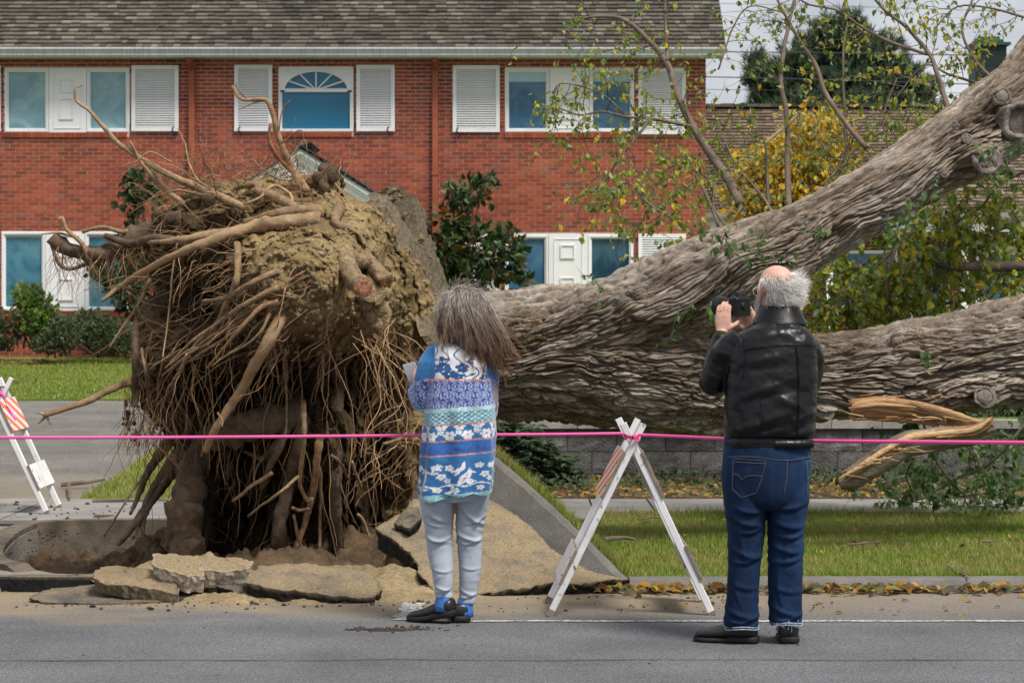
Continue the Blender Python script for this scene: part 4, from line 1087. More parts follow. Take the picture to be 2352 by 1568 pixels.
HAND = [
    # long upper left root and its companions
    ([(172, 203, .3), (176, 232, .3), (212, 263, .35), (262, 322, .35), (330, 368, .3), (392, 402, .25), (470, 440, .1), (560, 475, .05)], 5, 20, None),
    ([(172, 203, .3), (185, 198, .3), (188, 197, .3)], 3, 2, None),
    ([(298, 325, .35), (338, 392, .3), (375, 432, .2), (425, 470, .1)], 6, 16, None),
    ([(262, 385, .3), (310, 372, .33), (345, 350, .33), (395, 372, .3)], 2, 5, None),
    # top middle pair
    ([(532, 196, .15), (556, 228, .15), (612, 232, .15), (634, 290, .12), (652, 345, .1), (676, 395, .06), (705, 440, .0)], 4, 22, None),
    ([(548, 252, .15), (585, 236, .15), (615, 232, .15)], 2, 5, None), ([(575, 232, .15), (545, 205, .15), (540, 190, .16)], 4, 2, None),
    ([(622, 283, .16), (618, 325, .15), (640, 362, .1), (678, 402, .05)], 7, 13, None),
    ([(640, 300, .15), (652, 250, .15), (668, 232, .16)], 4, 2, None), ([(645, 330, .15), (690, 300, .15), (700, 335, .15)], 4, 2, None), ([(660, 370, .12), (700, 322, .12), (708, 345, .12)], 4, 2, None),
    # thick left root with its frayed end
    ([(118, 545, .25), (165, 572, .25), (222, 588, .25), (280, 560, .2), (340, 530, .1), (420, 505, -.05)], 26, 52, 'dark'),
    ([(134, 506, .28), (142, 500, .28), (152, 528, .28), (188, 560, .3), (205, 600, .28)], 8, 12, None),
    ([(95, 538, .25), (128, 534, .25), (180, 545, .25)], 3, 8, None), ([(188, 532, .3), (238, 522, .3), (282, 532, .25), (330, 525, .1)], 9, 12, None),
    ([(118, 560, .25), (132, 602, .26), (160, 618, .26), (210, 600, .26)], 8, 10, 'dark'),
    ([(200, 590, .28), (212, 620, .28), (214, 648, .28)], 10, 3, 'dark'),
    ([(240, 540, .3), (300, 560, .3), (360, 548, .2), (430, 560, .05)], 14, 26, 'dark'),
    # torn diagonal root
    ([(232, 692, .32), (300, 642, .34), (400, 588, .3), (500, 548, .22), (600, 512, .12), (720, 486, -.02)], 8, 34, 'torn'),
    ([(332, 556, .25), (390, 554, .28), (450, 545, .25), (560, 528, .18), (640, 512, .1), (735, 505, .0)], 7, 36, None),
    ([(560, 512, .1), (630, 492, .08), (700, 482, .05), (740, 488, -.03)], 18, 30, None),
    ([(390, 575, .25), (470, 562, .22), (540, 540, .15)], 4, 7, None),
    ([(545, 560, .22), (545, 640, .2), (520, 700, .22), (505, 735, .25), (460, 780, .25), (425, 825, .25)], 17, 9, None),
    ([(466, 692, .28), (520, 682, .25), (575, 652, .15), (640, 620, .02)], 9, 15, None), ([(466, 692, .28), (462, 706, .28), (470, 716, .28)], 5, 2, None),
    # big descending root with its torn tip
    ([(690, 680, -.12), (655, 722, .0), (620, 775, .3), (588, 832, .62), (560, 885, .78), (525, 938, .82), (498, 985, .82), (472, 1035, .8)], 30, 15, 'torn'),
    ([(500, 948, .86), (512, 962, .88), (510, 978, .88)], 6, 3, 'torn'),
    # parallel bundle running down to the left
    ([(380, 845, .35), (440, 785, .35), (500, 742, .3), (560, 700, .2), (640, 660, .05)], 4, 14, None),
    ([(388, 855, .36), (450, 800, .36), (520, 750, .3), (600, 700, .12)], 4, 10, None), ([(372, 862, .36), (430, 815, .36), (505, 770, .3), (590, 715, .12)], 3, 9, None),
    ([(405, 850, .38), (460, 812, .36), (540, 760, .26), (612, 690, .1)], 4, 10, None), ([(392, 838, .35), (420, 812, .35), (470, 790, .32)], 3, 6, None),
    ([(475, 845, .4), (520, 790, .38), (560, 745, .3), (600, 705, .14), (640, 690, .05)], 5, 13, None), ([(475, 845, .4), (530, 812, .4), (590, 770, .3), (620, 720, .12)], 3, 8, None),
    ([(370, 940, .35), (385, 900, .36), (412, 850, .36), (430, 815, .35)], 5, 10, None), ([(420, 840, .36), (428, 880, .36), (442, 920, .36)], 5, 2, None),
    # long lower left root with a clawed tip
    ([(100, 955, .5), (150, 938, .5), (205, 918, .45), (250, 895, .4), (300, 880, .2), (350, 875, .0)], 12, 18, None),
    ([(104, 955, .5), (92, 948, .5), (84, 950, .5)], 8, 3, None), ([(104, 956, .5), (96, 966, .5), (88, 972, .5)], 7, 3, None), ([(108, 958, .5), (112, 970, .5), (118, 972, .5)], 6, 2, None),
    ([(312, 735, .3), (310, 820, .32), (312, 900, .32), (312, 935, .32)], 14, 18, 'dark'), ([(325, 800, .3), (335, 860, .33), (348, 930, .33), (360, 985, .33)], 8, 4, None),
    ([(345, 640, .25), (315, 700, .3), (262, 780, .32), (250, 800, .32)], 9, 4, None), ([(410, 540, .2), (395, 640, .3), (380, 760, .3), (372, 820, .3)], 5, 3, None),
    # bundle reaching down into the pit
    ([(420, 1040, .25), (360, 1120, .3), (320, 1190, .25), (270, 1250, .2)], 46, 10, 'dark'), ([(410, 1060, .3), (350, 1150, .35), (305, 1235, .3)], 24, 7, 'dark'), ([(395, 1080, .3), (335, 1180, .38), (330, 1250, .35)], 20, 6, 'dark'),
    ([(330, 1090, .3), (285, 1160, .35), (238, 1232, .3)], 6, 5, None), ([(400, 1000, .25), (345, 1075, .25), (300, 1180, .25)], 34, 8, 'dark'),
    # thick bulging roots of the hollow
    ([(455, 1030, .05), (490, 1005, .12), (540, 985, .14), (610, 972, .1), (690, 960, .0)], 52, 84, 'dark'),
    ([(470, 1020, .1), (440, 1090, .12), (425, 1180, .12), (432, 1290, .15)], 60, 84, 'dark'),
    ([(560, 1035, .2), (610, 1050, .25), (640, 1010, .2), (680, 940, -.1)], 8, 30, 'dark'), ([(600, 1122, .42), (620, 1070, .4), (650, 1010, .25), (690, 900, -.15)], 10, 26, 'dark'),
    ([(640, 1315, .0), (640, 1220, .1), (660, 1120, .2), (690, 1000, .1), (715, 900, -.2)], 36, 24, 'dark'), ([(775, 1320, .0), (772, 1200, .08), (768, 1090, .1), (772, 960, -.05), (780, 860, -.2)], 26, 34, 'dark'),
    ([(660, 1310, .25), (700, 1200, .35), (722, 1120, .4), (730, 1050, .35), (738, 1000, .25)], 14, 18, None),
    ([(697, 920, .3), (700, 980, .33), (698, 1030, .4), (690, 1110, .45), (705, 1150, .45), (715, 1145, .45), (712, 1180, .45)], 12, 7, None),
    ([(672, 1166, .5), (685, 1172, .5), (710, 1168, .5)], 9, 8, None), ([(570, 1185, .5), (640, 1130, .5), (690, 1090, .45)], 5, 9, None), ([(535, 1150, .45), (580, 1115, .48), (625, 1085, .42)], 8, 10, None),
    ([(735, 1310, .3), (733, 1200, .35), (738, 1100, .35), (728, 1060, .3)], 7, 9, None), ([(720, 1270, .35), (690, 1250, .35), (675, 1180, .4)], 8, 7, None),
    ([(860, 1280, .1), (835, 1200, .2), (820, 1180, .2)], 6, 8, None), ([(800, 1100, .35), (780, 1060, .33), (760, 1045, .3)], 6, 8, None), ([(830, 1120, .4), (808, 1060, .36)], 6, 8, None),
    ([(655, 1000, .3), (660, 930, .35), (652, 850, .35), (655, 800, .3)], 4, 7, None), ([(880, 1020, .3), (915, 1010, .22), (935, 996, .15)], 8, 10, None),
    # pale top roots
    ([(560, 470, .1), (600, 452, .12), (620, 430, .14), (640, 428, .14), (668, 448, .12), (672, 470, .1)], 6, 8, None), ([(565, 425, .12), (590, 425, .12), (600, 440, .12), (640, 455, .1), (680, 480, .05)], 16, 24, None),
    ([(640, 728, .2), (632, 800, .3), (640, 880, .4)], 5, 3, None), ([(780, 480, .02), (770, 510, .05), (800, 530, .0)], 30, 16, None),
]
for pts, w0, w1, kind in HAND:
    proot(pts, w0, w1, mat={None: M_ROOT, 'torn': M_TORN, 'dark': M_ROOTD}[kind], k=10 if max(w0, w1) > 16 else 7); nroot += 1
# sawn roots on the right, with cut faces
M_CUTF = NM('sawn wood face', 0.5, 0.4)
_co = M_CUTF.coord()
M_CUTF.col(M_CUTF.ramp(M_CUTF.noise(24, 5, .6, _co, 1.5), [(.32, (0.40, 0.26, 0.17)), (.5, (0.30, 0.12, 0.06)), (.66, (0.13, 0.04, 0.02))])); M_CUTF = M_CUTF.m
def sawn(pts, w0, w1):
    o, C = proot(pts, w0, w1, mat=M_PALE, k=18, n=36, amp=.008, knob=False)
    d = C[-1] - C[-3]; d /= np.linalg.norm(d); r = w1 / 2 / PR
    U = np.cross(d, (0, 0, 1)); U /= np.linalg.norm(U); V = np.cross(d, U)
    th = np.linspace(0, 2 * PI, 21)[:-1]; m_ = MB()
    rim_ = [tuple(C[-1] + d * .002 + r * .93 * (1 + .08 * math.sin(3 * t + 1)) * (math.cos(t) * U + math.sin(t) * V)) for t in th]
    mid_ = [tuple(C[-1] + d * .006 + r * .6 * (math.cos(t) * U + math.sin(t) * V)) for t in th]
    m_.add(rim_ + mid_ + [tuple(C[-1] + d * .005)], [(i, (i + 1) % 20, 20 + (i + 1) % 20, 20 + i) for i in range(20)] + [(20 + i, 20 + (i + 1) % 20, 40) for i in range(20)])
    m_.build('cut_face', M_CUTF, o)
sawn([(790, 575, -.05), (798, 615, .08), (815, 645, .22), (834, 657, .48)], 40, 44)
sawn([(812, 598, .0), (850, 602, .12), (866, 625, .22), (889, 645, .42)], 30, 36)
o, C = proot([(835, 650, .0), (848, 690, .12), (857, 728, .20)], 70, 80, mat=M_PALE, k=26, n=34, amp=.006, knob=False)
m_ = MB()
for q in range(70):                # splintered end of the broken root
    a_ = random.uniform(0, 2 * PI); r_ = math.sqrt(random.random()) * .09
    p = np.array(C[-1]) + (math.cos(a_) * r_, math.sin(a_) * r_ * .6, random.uniform(-.01, .02)); d = np.array((random.gauss(-.1, .35), random.gauss(-.5, .3), -1.0)); d /= np.linalg.norm(d)
    l_ = random.uniform(.03, .11); w_ = random.uniform(.004, .011)
    add_tube(m_, [p, p + d * l_ * .6, p + d * l_], [w_, w_ * .7, .001], 4)
m_.build('splinters', island('red torn wood', [(0, (0.17, 0.05, 0.025)), (.6, (0.36, 0.14, 0.07)), (1, (0.5, 0.3, 0.16))], .8), o, kind='stuff')
nroot += 3
# roots grown over the plate
def grown(u, v, d2, L_, w_, out, droop, mat, mb=None, k=5, emb=.03, seed=0, wig=1.0):
    Y = float(Ybase(u, v)); p = np.array(S(u, v, Y + emb)); n = max(7, int(L_ / (.02 if mb is None else .026)))
    d = np.array((d2[0], -out, -d2[1])); d /= np.linalg.norm(d); P = [p]; st = L_ / (n - 1); rs = np.random.default_rng(seed)
    for q in range(n - 1):
        d = d + rs.normal(0, .16 * wig, 3) + np.array((0, 0, -droop * st)); d /= np.linalg.norm(d); P.append(P[-1] + d * st)
    R = np.linspace(w_, w_ * .3, n) / 2
    if mb is not None: add_tube(mb, np.array(P), R, k, cap=False); return P
    m_ = MB(); add_tube(m_, np.array(P), R * (1 + .2 * rs.normal(0, 1, n)), 6)
    return m_.build('root', mat, tree, sm=True)
def pick():
    while True:
        u, v = random.uniform(300, 1000), random.uniform(390, 1310)
        if rho_of(u, v) < .97: return u, v
def dirs(u, v):
    if v < 480: return (random.gauss(-.5, .7), random.gauss(-.3, .5))
    if u > 900: return (random.gauss(-.3, .4), random.gauss(.9, .3))
    if v < 800: return (random.gauss(-.8, .35), random.gauss(.5, .4))
    return (random.gauss(-.25, .3), random.gauss(1, .3))
target = 215 - nroot
for q in range(target):
    u, v = pick()
    if 560 < u < 800 and 520 < v < 700 and random.random() < .6: u -= 230; v += 80
    if u > 900 and random.random() < .7: u -= 300
    hollow = v > 830 and 430 < u < 870
    if hollow and random.random() < .45: continue
    grown(u, v, dirs(u, v), random.uniform(.2, .62), random.uniform(.006, .017), random.uniform(.15, .8), random.uniform(.3, 2.0), M_ROOTD if hollow or random.random() < .3 else M_ROOT, seed=q, wig=.7)  # roots in the hollow get the darker bark as painted shade
M_FINE = island('fine roots', [(0, (0.07, 0.04, 0.022)), (.4, (0.16, 0.09, 0.048)), (.75, (0.30, 0.185, 0.10)), (.93, (0.42, 0.29, 0.165)), (1, (0.33, 0.15, 0.08))], .85, .15, 8, .25)
mf = MB()
for q in range(1700):
    u, v = pick()
    if 600 < u < 800 and 560 < v < 700 and random.random() < .45: continue
    if u > 910 and random.random() < .8: continue
    if v > 800 and 430 < u < 880 and random.random() < .72: continue
    grown(u, v, dirs(u, v), random.uniform(.07, .42), random.uniform(.0018, .006), random.uniform(.1, .9), random.uniform(.2, 3.0), None, mf, 3, seed=q + 5000, wig=1.5)
for q in range(420):               # matted fringe along the top
    u = random.uniform(370, 780); v = 470 - 60 * math.sin((u - 370) / 410 * PI) ** .6 + random.gauss(0, 22)
    grown(u, v, (random.gauss(-.35, .8), random.gauss(-.55, .5)), random.uniform(.1, .4), random.uniform(.002, .006), random.uniform(-.1, .5), random.uniform(-.2, 1.6), None, mf, 3, seed=q + 9000, wig=1.6)
for q in range(260):               # drooping hair on the left edge and below the thick left root
    if random.random() < .55: u, v = random.uniform(285, 420), random.uniform(860, 1010)
    else: u, v = random.uniform(120, 340), random.uniform(560, 600)
    p = np.array(S(u, v, 14.2 + random.gauss(0, .08))); n = 10; P = [p]; d = np.array((random.gauss(0, .3), 0, -1)); L_ = random.uniform(.06, .36)
    for _ in range(n): d = d + np.array((random.gauss(0, .3), random.gauss(0, .2), -.05)); d /= np.linalg.norm(d); P.append(P[-1] + d * L_ / n)
    add_tube(mf, np.array(P), np.linspace(.0025, .0009, n + 1), 3, cap=False)
for q in range(150):               # long thin roots hanging straight down before the earth wall
    u, v = random.uniform(325, 905), random.uniform(760, 1060); p = np.array(S(u, v, float(Ybase(u, v)) - random.uniform(-.02, .12))); P = [p]; d = np.array((random.gauss(-.15, .3), -.15, -1)); L_ = random.uniform(.15, .75); n = 18
    for _ in range(n): d = d + RNG.normal(0, .13, 3) + (0, 0, -.12); d /= np.linalg.norm(d); P.append(P[-1] + d * L_ / n)
    add_tube(mf, np.array(P), np.linspace(random.uniform(.0018, .005), .001, n + 1), 3, cap=False)
for q in range(36):                # reddish fan under the broken root
    u, v = 862 + random.gauss(0, 24), 770 + random.gauss(0, 22); Y = 13.72 + random.gauss(0, .05)
    a_ = random.gauss(.2, .7); p = np.array(S(u, v, Y)); P = [p]; d = np.array((math.sin(a_), random.gauss(-.25, .2), -math.cos(a_) * .9)); L_ = random.uniform(.2, .75); n = 22
    for _ in range(n): d = d + np.array((random.gauss(0, .15), random.gauss(0, .12), -.05)); d /= np.linalg.norm(d); P.append(P[-1] + d * L_ / n)
    add_tube(mf, np.array(P), np.linspace(random.uniform(.002, .0042), .0012, n + 1), 3, cap=False)
for q in range(90):                # pale tangle on the right slope
    u, v = random.uniform(850, 960), random.uniform(780, 1120); p = np.array(S(u, v, float(Ybase(u, v)) - .05)); P = [p]; d = np.array((random.gauss(-.2, .7), random.gauss(-.6, .3), random.gauss(-.5, .6))); d /= np.linalg.norm(d); L_ = random.uniform(.1, .4); n = 12
    for _ in range(n): d = d + np.array((random.gauss(0, .22), random.gauss(0, .15), -.04)); d /= np.linalg.norm(d); P.append(P[-1] + d * L_ / n)
    add_tube(mf, np.array(P), np.linspace(.0045, .0016, n + 1), 3, cap=False)
mf.build('fine_roots', M_FINE, tree, kind='stuff')
# dark hanging clumps of matted root hair and crumbs of soil stuck on the plate
mc = MB()
for (u, v, w_, h_) in ((292, 960, 14, 40), (308, 1005, 14, 26), (742, 425, 34, 42), (760, 405, 26, 30), (430, 470, 46, 34), (470, 430, 36, 22), (375, 505, 36, 30)):
    for q in range(10):
        c = S(u + random.gauss(0, w_ * .4), v + random.gauss(0, h_ * .4), float(Ybase(u, v)) - .02 + random.gauss(0, .04)); r_ = random.uniform(.25, .5) * min(w_, h_) / PR
        vv, ff = ellipsoid((0, 0, 0), (r_, r_, r_ * 1.2), 10, 8); vv = vv * (1 + .35 * vn(vv * 30 + q * 3.3, 7))[:, None] + np.array(c); put(mc, (vv, ff))
ms_c = MB(); ico_ = ellipsoid((0, 0, 0), (1, 1, 1), 5, 4); cand = np.nonzero((ochre > .45) & (rad_ < .985))[0]
for q in RNG.choice(cand, 1700):
    r_ = .003 + .017 * random.random() ** 3; vv = ico_[0] * (r_ * random.uniform(.7, 1.4), r_ * random.uniform(.7, 1.3), r_ * random.uniform(.7, 1.2)); vv = vv * (1 + .4 * vn(ico_[0] * 1.7 + q * .37, 2))[:, None] + vert[q] + RNG.normal(0, .004, 3); put(ms_c, (vv, ico_[1]))
ms_c.build('soil_crumbs', M_SAND, tree, kind='stuff')
mc.build('soil_clumps', M_SOIL, tree, sm=True, kind='stuff')

# ---- trunk and leaning limb with furrowed bark
def bark_mat():
    m = NM('furrowed bark', 0.9, 0.18); co = m.coord('attr', (1, 1, 1)); oc = m.coord()
    st = m.coord('attr', (2.2, 13, 13)); st2 = m.coord('attr', (7, 46, 46))
    n1 = m.noise(1, 6, .65, st, .6); n2 = m.noise(1, 5, .7, st2, .8); n3 = m.noise(1.6, 5, .6, oc)
    c = m.ramp(n1, [(.28, (0.105, 0.08, 0.06)), (.48, (0.225, 0.185, 0.148)), (.7, (0.39, 0.345, 0.295))])
    c = m.mix(.8, c, m.ramp(n2, [(.3, .5), (.7, 1.4)]), 'MULTIPLY'); c = m.mix(.75, c, m.ramp(m.attrib('plate'), [(0, (.62, .55, .48)), (.55, (1.0, .97, .93)), (1, (1.5, 1.5, 1.5))]), 'MULTIPLY')
    c = m.mix(m.math('MULTIPLY', m.attrib('fissure'), .72), c, (0.05, 0.033, 0.02))
    c = m.mix(m.ramp(n3, [(.5, 0.0), (.75, .55)]), c, (0.40, 0.37, 0.335))
    ms = m.math('MULTIPLY', m.attrib('moss'), m.ramp(m.noise(13, 6, .75, m.coord('Object', (.7, 1, 1.6))), [(.44, 0.0), (.52, 1.0)]))
    c = m.mix(ms, c, m.ramp(m.noise(60, 4, .7, oc), [(.3, (0.02, 0.013, 0.006)), (.7, (0.10, 0.066, 0.022))]))
    m.col(c); m.bump(n2, 1.0, .014); m.bump(m.noise(1, 4, .7, m.coord('attr', (26, 90, 90))), .6, .006); return m.m
M_BARK = bark_mat()
def bark_tube(name, pts, nl, nr, seed, scale=1.0, mossf=None, lumps=()):
    """pts: (u, v, radius in photo pixels, depth)."""
    P = np.array([tuple(S(p[0], p[1], p[3])) for p in pts]); R = np.array([p[2] * p[3] / FPX for p in pts])
    C = catmull(P, nl); Rr_ = catmull(np.stack([R, R, R], 1), nl)[:, 0]
    T, U, V = frames(C, (0, 0, 1)); s = np.concatenate([[0], np.cumsum(np.linalg.norm(np.diff(C, axis=0), axis=1))])
    ph_ = np.arange(nr) * 2 * PI / nr; th = ph_ + .5 * np.cos(ph_)      # finer towards the street
    TH, SS = np.meshgrid(th, s); TH = TH.ravel(); SS = SS.ravel(); RR = np.repeat(Rr_, nr)
    tw = TH + .35 * np.sin(SS * 1.7 + seed) * .3
    cx, cy = np.cos(tw) * RR, np.sin(tw) * RR
    q = lambda a, b: np.stack([cx * a, cy * a, SS * b], 1)
    ctr0 = np.repeat(C, nr, 0); dir0 = np.cos(TH)[:, None] * np.repeat(U, nr, 0) + np.sin(TH)[:, None] * np.repeat(V, nr, 0); v0 = ctr0 + dir0 * RR[:, None]; wl = np.zeros(len(TH))
    for (lu, lv, ly, lr, lh) in lumps: wl += np.exp(-(np.linalg.norm(v0 - np.array(S(lu, lv, ly)), axis=1) / (2.0 * lr)) ** 2)
    warp = .05 * fbm(q(5, 3.0), 3, seed + 7) + .05 * wl + .045 * fbm(q(1.6, 1.1), 2, seed + 8); SS = SS + .08 * wl + .12 * fbm(q(2.2, 1.2), 2, seed + 13)
    cx2, cy2 = np.cos(tw + warp / np.maximum(RR, .1)) * RR, np.sin(tw + warp / np.maximum(RR, .1)) * RR
    q2 = lambda a, b: np.stack([cx2 * a, cy2 * a, SS * b], 1)
    wa = worley(q2(25, 1.9) + .35 * np.stack([fbm(q(9, 6), 2, seed + a_) for a_ in (71, 72, 73)], 1), seed); wb = worley(q2(54, 5.0), seed + 20)
    e1 = 1 - smooth(.0, .17, wa[1] - wa[0]); e2 = 1 - smooth(.0, .2, wb[1] - wb[0])
    c1 = np.exp(-(fbm(q2(13, 1.9), 2, seed) / .085) ** 2); c2 = np.exp(-(fbm(q2(26, 4.2), 2, seed + 1) / .10) ** 2); c3 = np.exp(-(vn(q2(24, 17), seed + 5) / .10) ** 2) * (vn(q2(9, 5), seed + 6) > -.1); r2 = fbm(q2(40, 7), 2, seed + 11)
    big = fbm(q(3.0, 1.3), 3, seed + 2); brk = fbm(q(22, 15), 2, seed + 3)
    d = scale * (-.026 * e1 - .011 * e2 + .009 * wa[2] + .004 * wb[2] - .016 * c1 - .008 * c2 - .006 * c3 + .004 * r2 + .006 * brk + .005 * fbm(q2(70, 16), 2, seed + 9) + .02) + .075 * big * np.minimum(1, RR / .3)
    flute = .05 * np.abs(vn(q2(3.2, .45), seed + 4)) * np.minimum(1, RR / .3); d = d - flute
    ctr = np.repeat(C, nr, 0); dirv = np.cos(TH)[:, None] * np.repeat(U, nr, 0) + np.sin(TH)[:, None] * np.repeat(V, nr, 0)
    v = ctr + dirv * (RR + d)[:, None]
    for (lu, lv, ly, lr, lh) in lumps:
        c = np.array(S(lu, lv, ly)); dd = np.linalg.norm((v - c), axis=1); v = v + dirv * (lh * np.exp(-(dd / lr) ** 2))[:, None]
    i = np.arange(nl - 1)[:, None] * nr; j = np.arange(nr)[None]; j2 = (j + 1) % nr
    f = np.stack([i + j, i + j2, i + nr + j2, i + nr + j], -1).reshape(-1, 4)
    me = np_mesh(name, v, f, M_BARK, True)
    attr(me, 'suv', np.stack([SS, cx, cy], 1), 'FLOAT_VECTOR'); attr(me, 'plate', .5 + .5 * wa[2]); attr(me, 'fissure', np.maximum(e1, .7 * e2))
    pu = v[:, 0] * FPX / v[:, 1] + 1176; pv = 705.6 - (v[:, 2] - EYE) * FPX / v[:, 1]
    attr(me, 'moss', mossf(pu, pv) if mossf else np.zeros(len(v)))
    return ob(name, me, tree)
TR = [(930, 835, 165, 15.3), (1040, 832, 140, 15.5), (1150, 826, 142, 15.6), (1280, 822, 150, 15.65), (1400, 825, 158, 15.7), (1550, 842, 156, 15.7), (1700, 866, 128, 15.7), (1830, 868, 110, 15.7), (1960, 862, 112, 15.7), (2090, 850, 118, 15.75), (2200, 832, 113, 15.8), (2340, 806, 122, 15.85), (2460, 786, 124, 15.9), (2560, 765, 122, 16.0)]
bark_tube('trunk', TR, 580, 370, 5, 1.0, lambda u, v: np.clip(1.7 * gauss(u, v, 1290, 765, 170, 44) + 1.2 * gauss(u, v, 1480, 745, 120, 26) + .9 * gauss(u, v, 1600, 700, 60, 40), 0, 1), lumps=((1897, 947, 15.4, .07, .07), (2264, 905, 15.5, .12, .10), (1570, 700, 15.4, .2, .06), (2100, 780, 15.4, .14, .06)))
LB = [(1150, 815, 60, 15.5), (1330, 760, 84, 15.5), (1480, 708, 90, 15.45), (1620, 655, 95, 15.4), (1740, 596, 88, 15.4), (1840, 545, 81, 15.5), (2000, 456, 80, 15.65), (2200, 336, 86, 15.85), (2330, 240, 96, 16.0), (2430, 140, 96, 16.2), (2500, 50, 90, 16.4)]
bark_tube('limb', LB, 450, 250, 23, .85, None, lumps=((2301, 227, 15.7, .10, .07), (2225, 325, 15.5, .10, .05), (2268, 363, 15.6, .16, .10), (1718, 617, 15.1, .08, .05), (2170, 398, 15.5, .07, .04), (1700, 640, 15.1, .14, .07), (1960, 512, 15.3, .09, .04)))
# crotch burl between limb and trunk
vv, ff = ellipsoid((0, 0, 0), (.36, .24, .17), 70, 46, rotm((0, 1, 0), rad(18)))
vv = vv * (1 + .16 * fbm(vv * 7, 4, 61) + .06 * fbm(vv * (6, 22, 22), 3, 62))[:, None]; cc = S(1655, 715, 15.42); vw = vv + np.array(cc)
me = np_mesh('burl', vw, ff, M_BARK, True); attr(me, 'suv', vw * 1.0, 'FLOAT_VECTOR'); attr(me, 'moss', np.full(len(vw), .25)); ob('burl', me, tree)
# healed knots
M_KNOT = simple('grey callus wood', (0.19, 0.16, 0.14), .9, .5, 16, .9, 60, .012)
for (u, v, r_, Y, hollow) in ((2195, 288, 9, 15.55, 0), (2221, 318, 12, 15.5, 0), (2170, 398, 10, 15.45, 0), (2301, 222, 22, 15.55, 0), (2340, 277, 44, 15.62, 1), (1961, 508, 9, 15.38, 0), (2268, 366, 34, 15.5, 0), (1640, 583, 9, 15.2, 0), (1715, 553, 9, 15.2, 0), (1718, 617, 17, 15.1, 0), (1897, 947, 20, 15.42, 0), (1570, 625, 9, 15.2, 0), (2262, 912, 26, 15.45, 0), (2120, 370, 8, 15.5, 0), (2050, 520, 10, 15.6, 0)):
    R_ = r_ * .85 * Y / FPX; c = np.array(S(u, v, Y + .02)); m_ = MB(); nn_ = 26; kk = 8
    ax_ = np.array((random.uniform(-.2, .2), -1, random.uniform(-.1, .5))); ax_ /= np.linalg.norm(ax_); U = np.cross(ax_, (0, 0, 1)); U /= np.linalg.norm(U); V = np.cross(ax_, U)
    ring = np.array([c + R_ * (math.cos(t) * U + math.sin(t) * V) for t in np.linspace(0, 2 * PI, nn_)])
    v_, f_ = tube(ring, R_ * .26, kk, cap=False); v_ = v_ - ax_ * R_ * .12; v_ = v_ + R_ * .38 * np.stack([fbm(v_ * (1.6 / R_), 3, a_) for a_ in (3, 4, 5)], 1)
    put(m_, (v_, f_)); vv, ff = ellipsoid((0, 0, 0), (R_ * .95, R_ * .95, R_ * (.35 if not hollow else .2)), 14, 10, np.array([U, V, ax_]).T)
    vv = vv * (1 + .35 * fbm(vv * (2 / R_), 3, 8))[:, None] + c - ax_ * (R_ * (.5 if hollow else .1)); put(m_, (vv, ff))
    m_.build('knot', M_KNOT, tree, sm=True)
# split wood under the trunk
def wood_mat():
    m = NM('fresh split wood', .7, .25); 
    c = m.ramp(m.rnd(), [(0, (0.20, 0.085, 0.042)), (.3, (0.36, 0.18, 0.085)), (.65, (0.50, 0.31, 0.155)), (1, (0.66, 0.48, 0.29))])
    c = m.mix(1, c, m.ramp(m.noise(1, 5, .7, m.coord('Object', (9, 60, 90))), [(.3, .55), (.7, 1.25)]), 'MULTIPLY'); m.col(c)
    m.bump(m.noise(1, 5, .7, m.coord('Object', (12, 90, 140))), .8, .006); return m.m
M_WOOD = wood_mat()
def plank(pts, w0, w1, th, Y, n=24, seed=0, tip=True):
    C = wiggle([tuple(S(p[0], p[1], p[2] if len(p) > 2 else Y)) for p in pts], .012, n, seed, 4)
    R = np.interp(np.linspace(0, 1, n), [0, .15, .5, .85, 1], [w0 * .5, w0, (w0 + w1) / 2, w1, w1 * .15 if tip else w1]) * Y / FPX / 2
    R = R * (1 + .25 * fbm(np.stack([np.arange(n) * .8, np.full(n, seed), np.zeros(n)], 1), 2, seed))
    m_ = MB(); add_tube(m_, C, R, 8, flat=th); return m_.build('splinter', M_WOOD, tree)
for q in range(30):
    t = q / 29
    plank([(1955 + random.uniform(-6, 12), 918 + 40 * t), (2040 + random.uniform(-20, 20), 915 + 52 * t - 8 * math.sin(t * 3)), (2120 + 40 * random.random(), 930 + 45 * t), (2185 + random.uniform(-60, 60), 960 + 26 * t)], random.uniform(4, 12), random.uniform(2, 7), random.uniform(.3, .7), 15.32 + .10 * abs(t - .4) + random.uniform(0, .05), seed=q)
for q in range(5): plank([(2090 + 10 * q, 922 + 5 * q), (2170 + 6 * q, 945 + 6 * q), (2262, 975 + 4 * q)], 14, 12, .5, 15.3 + .03 * q, seed=q + 40, tip=False)
fbm_ = MB()
for q in range(40):               # loose fibres along the torn edges
    if q < 18: a_, b_, Y_ = random.uniform(1955, 2190), random.choice([914, 958]) + random.gauss(0, 7), 15.27
    else: t_ = random.random(); a_, b_, Y_ = 1945 + 250 * t_, 1092 - 96 * t_ ** .8 + random.gauss(0, 7), 15.03
    p = np.array(S(a_, b_, Y_ + random.gauss(0, .02))); d = np.array((random.choice([-1, 1, 1]) * random.uniform(.5, 1), random.gauss(-.12, .12), random.gauss(-.05, .16))); d /= np.linalg.norm(d); l_ = random.uniform(.04, .14); w_ = random.uniform(.002, .004)
    add_tube(fbm_, [p - d * .03, p + d * l_ * .5, p + d * l_ + (0, 0, random.gauss(0, .012))], [w_, w_ * .8, .0006], 4)
fbm_.build('torn_fibres', M_WOOD, tree, kind='stuff')
BLP = [(2278, 962), (2235, 985), (2150, 996), (2085, 1008), (2030, 1038), (1975, 1072), (1930, 1098)]
bp_ = wiggle([tuple(S(a_, b_ + 14, 15.2)) for a_, b_ in BLP], .01, 60, 3, 4); m_ = MB()
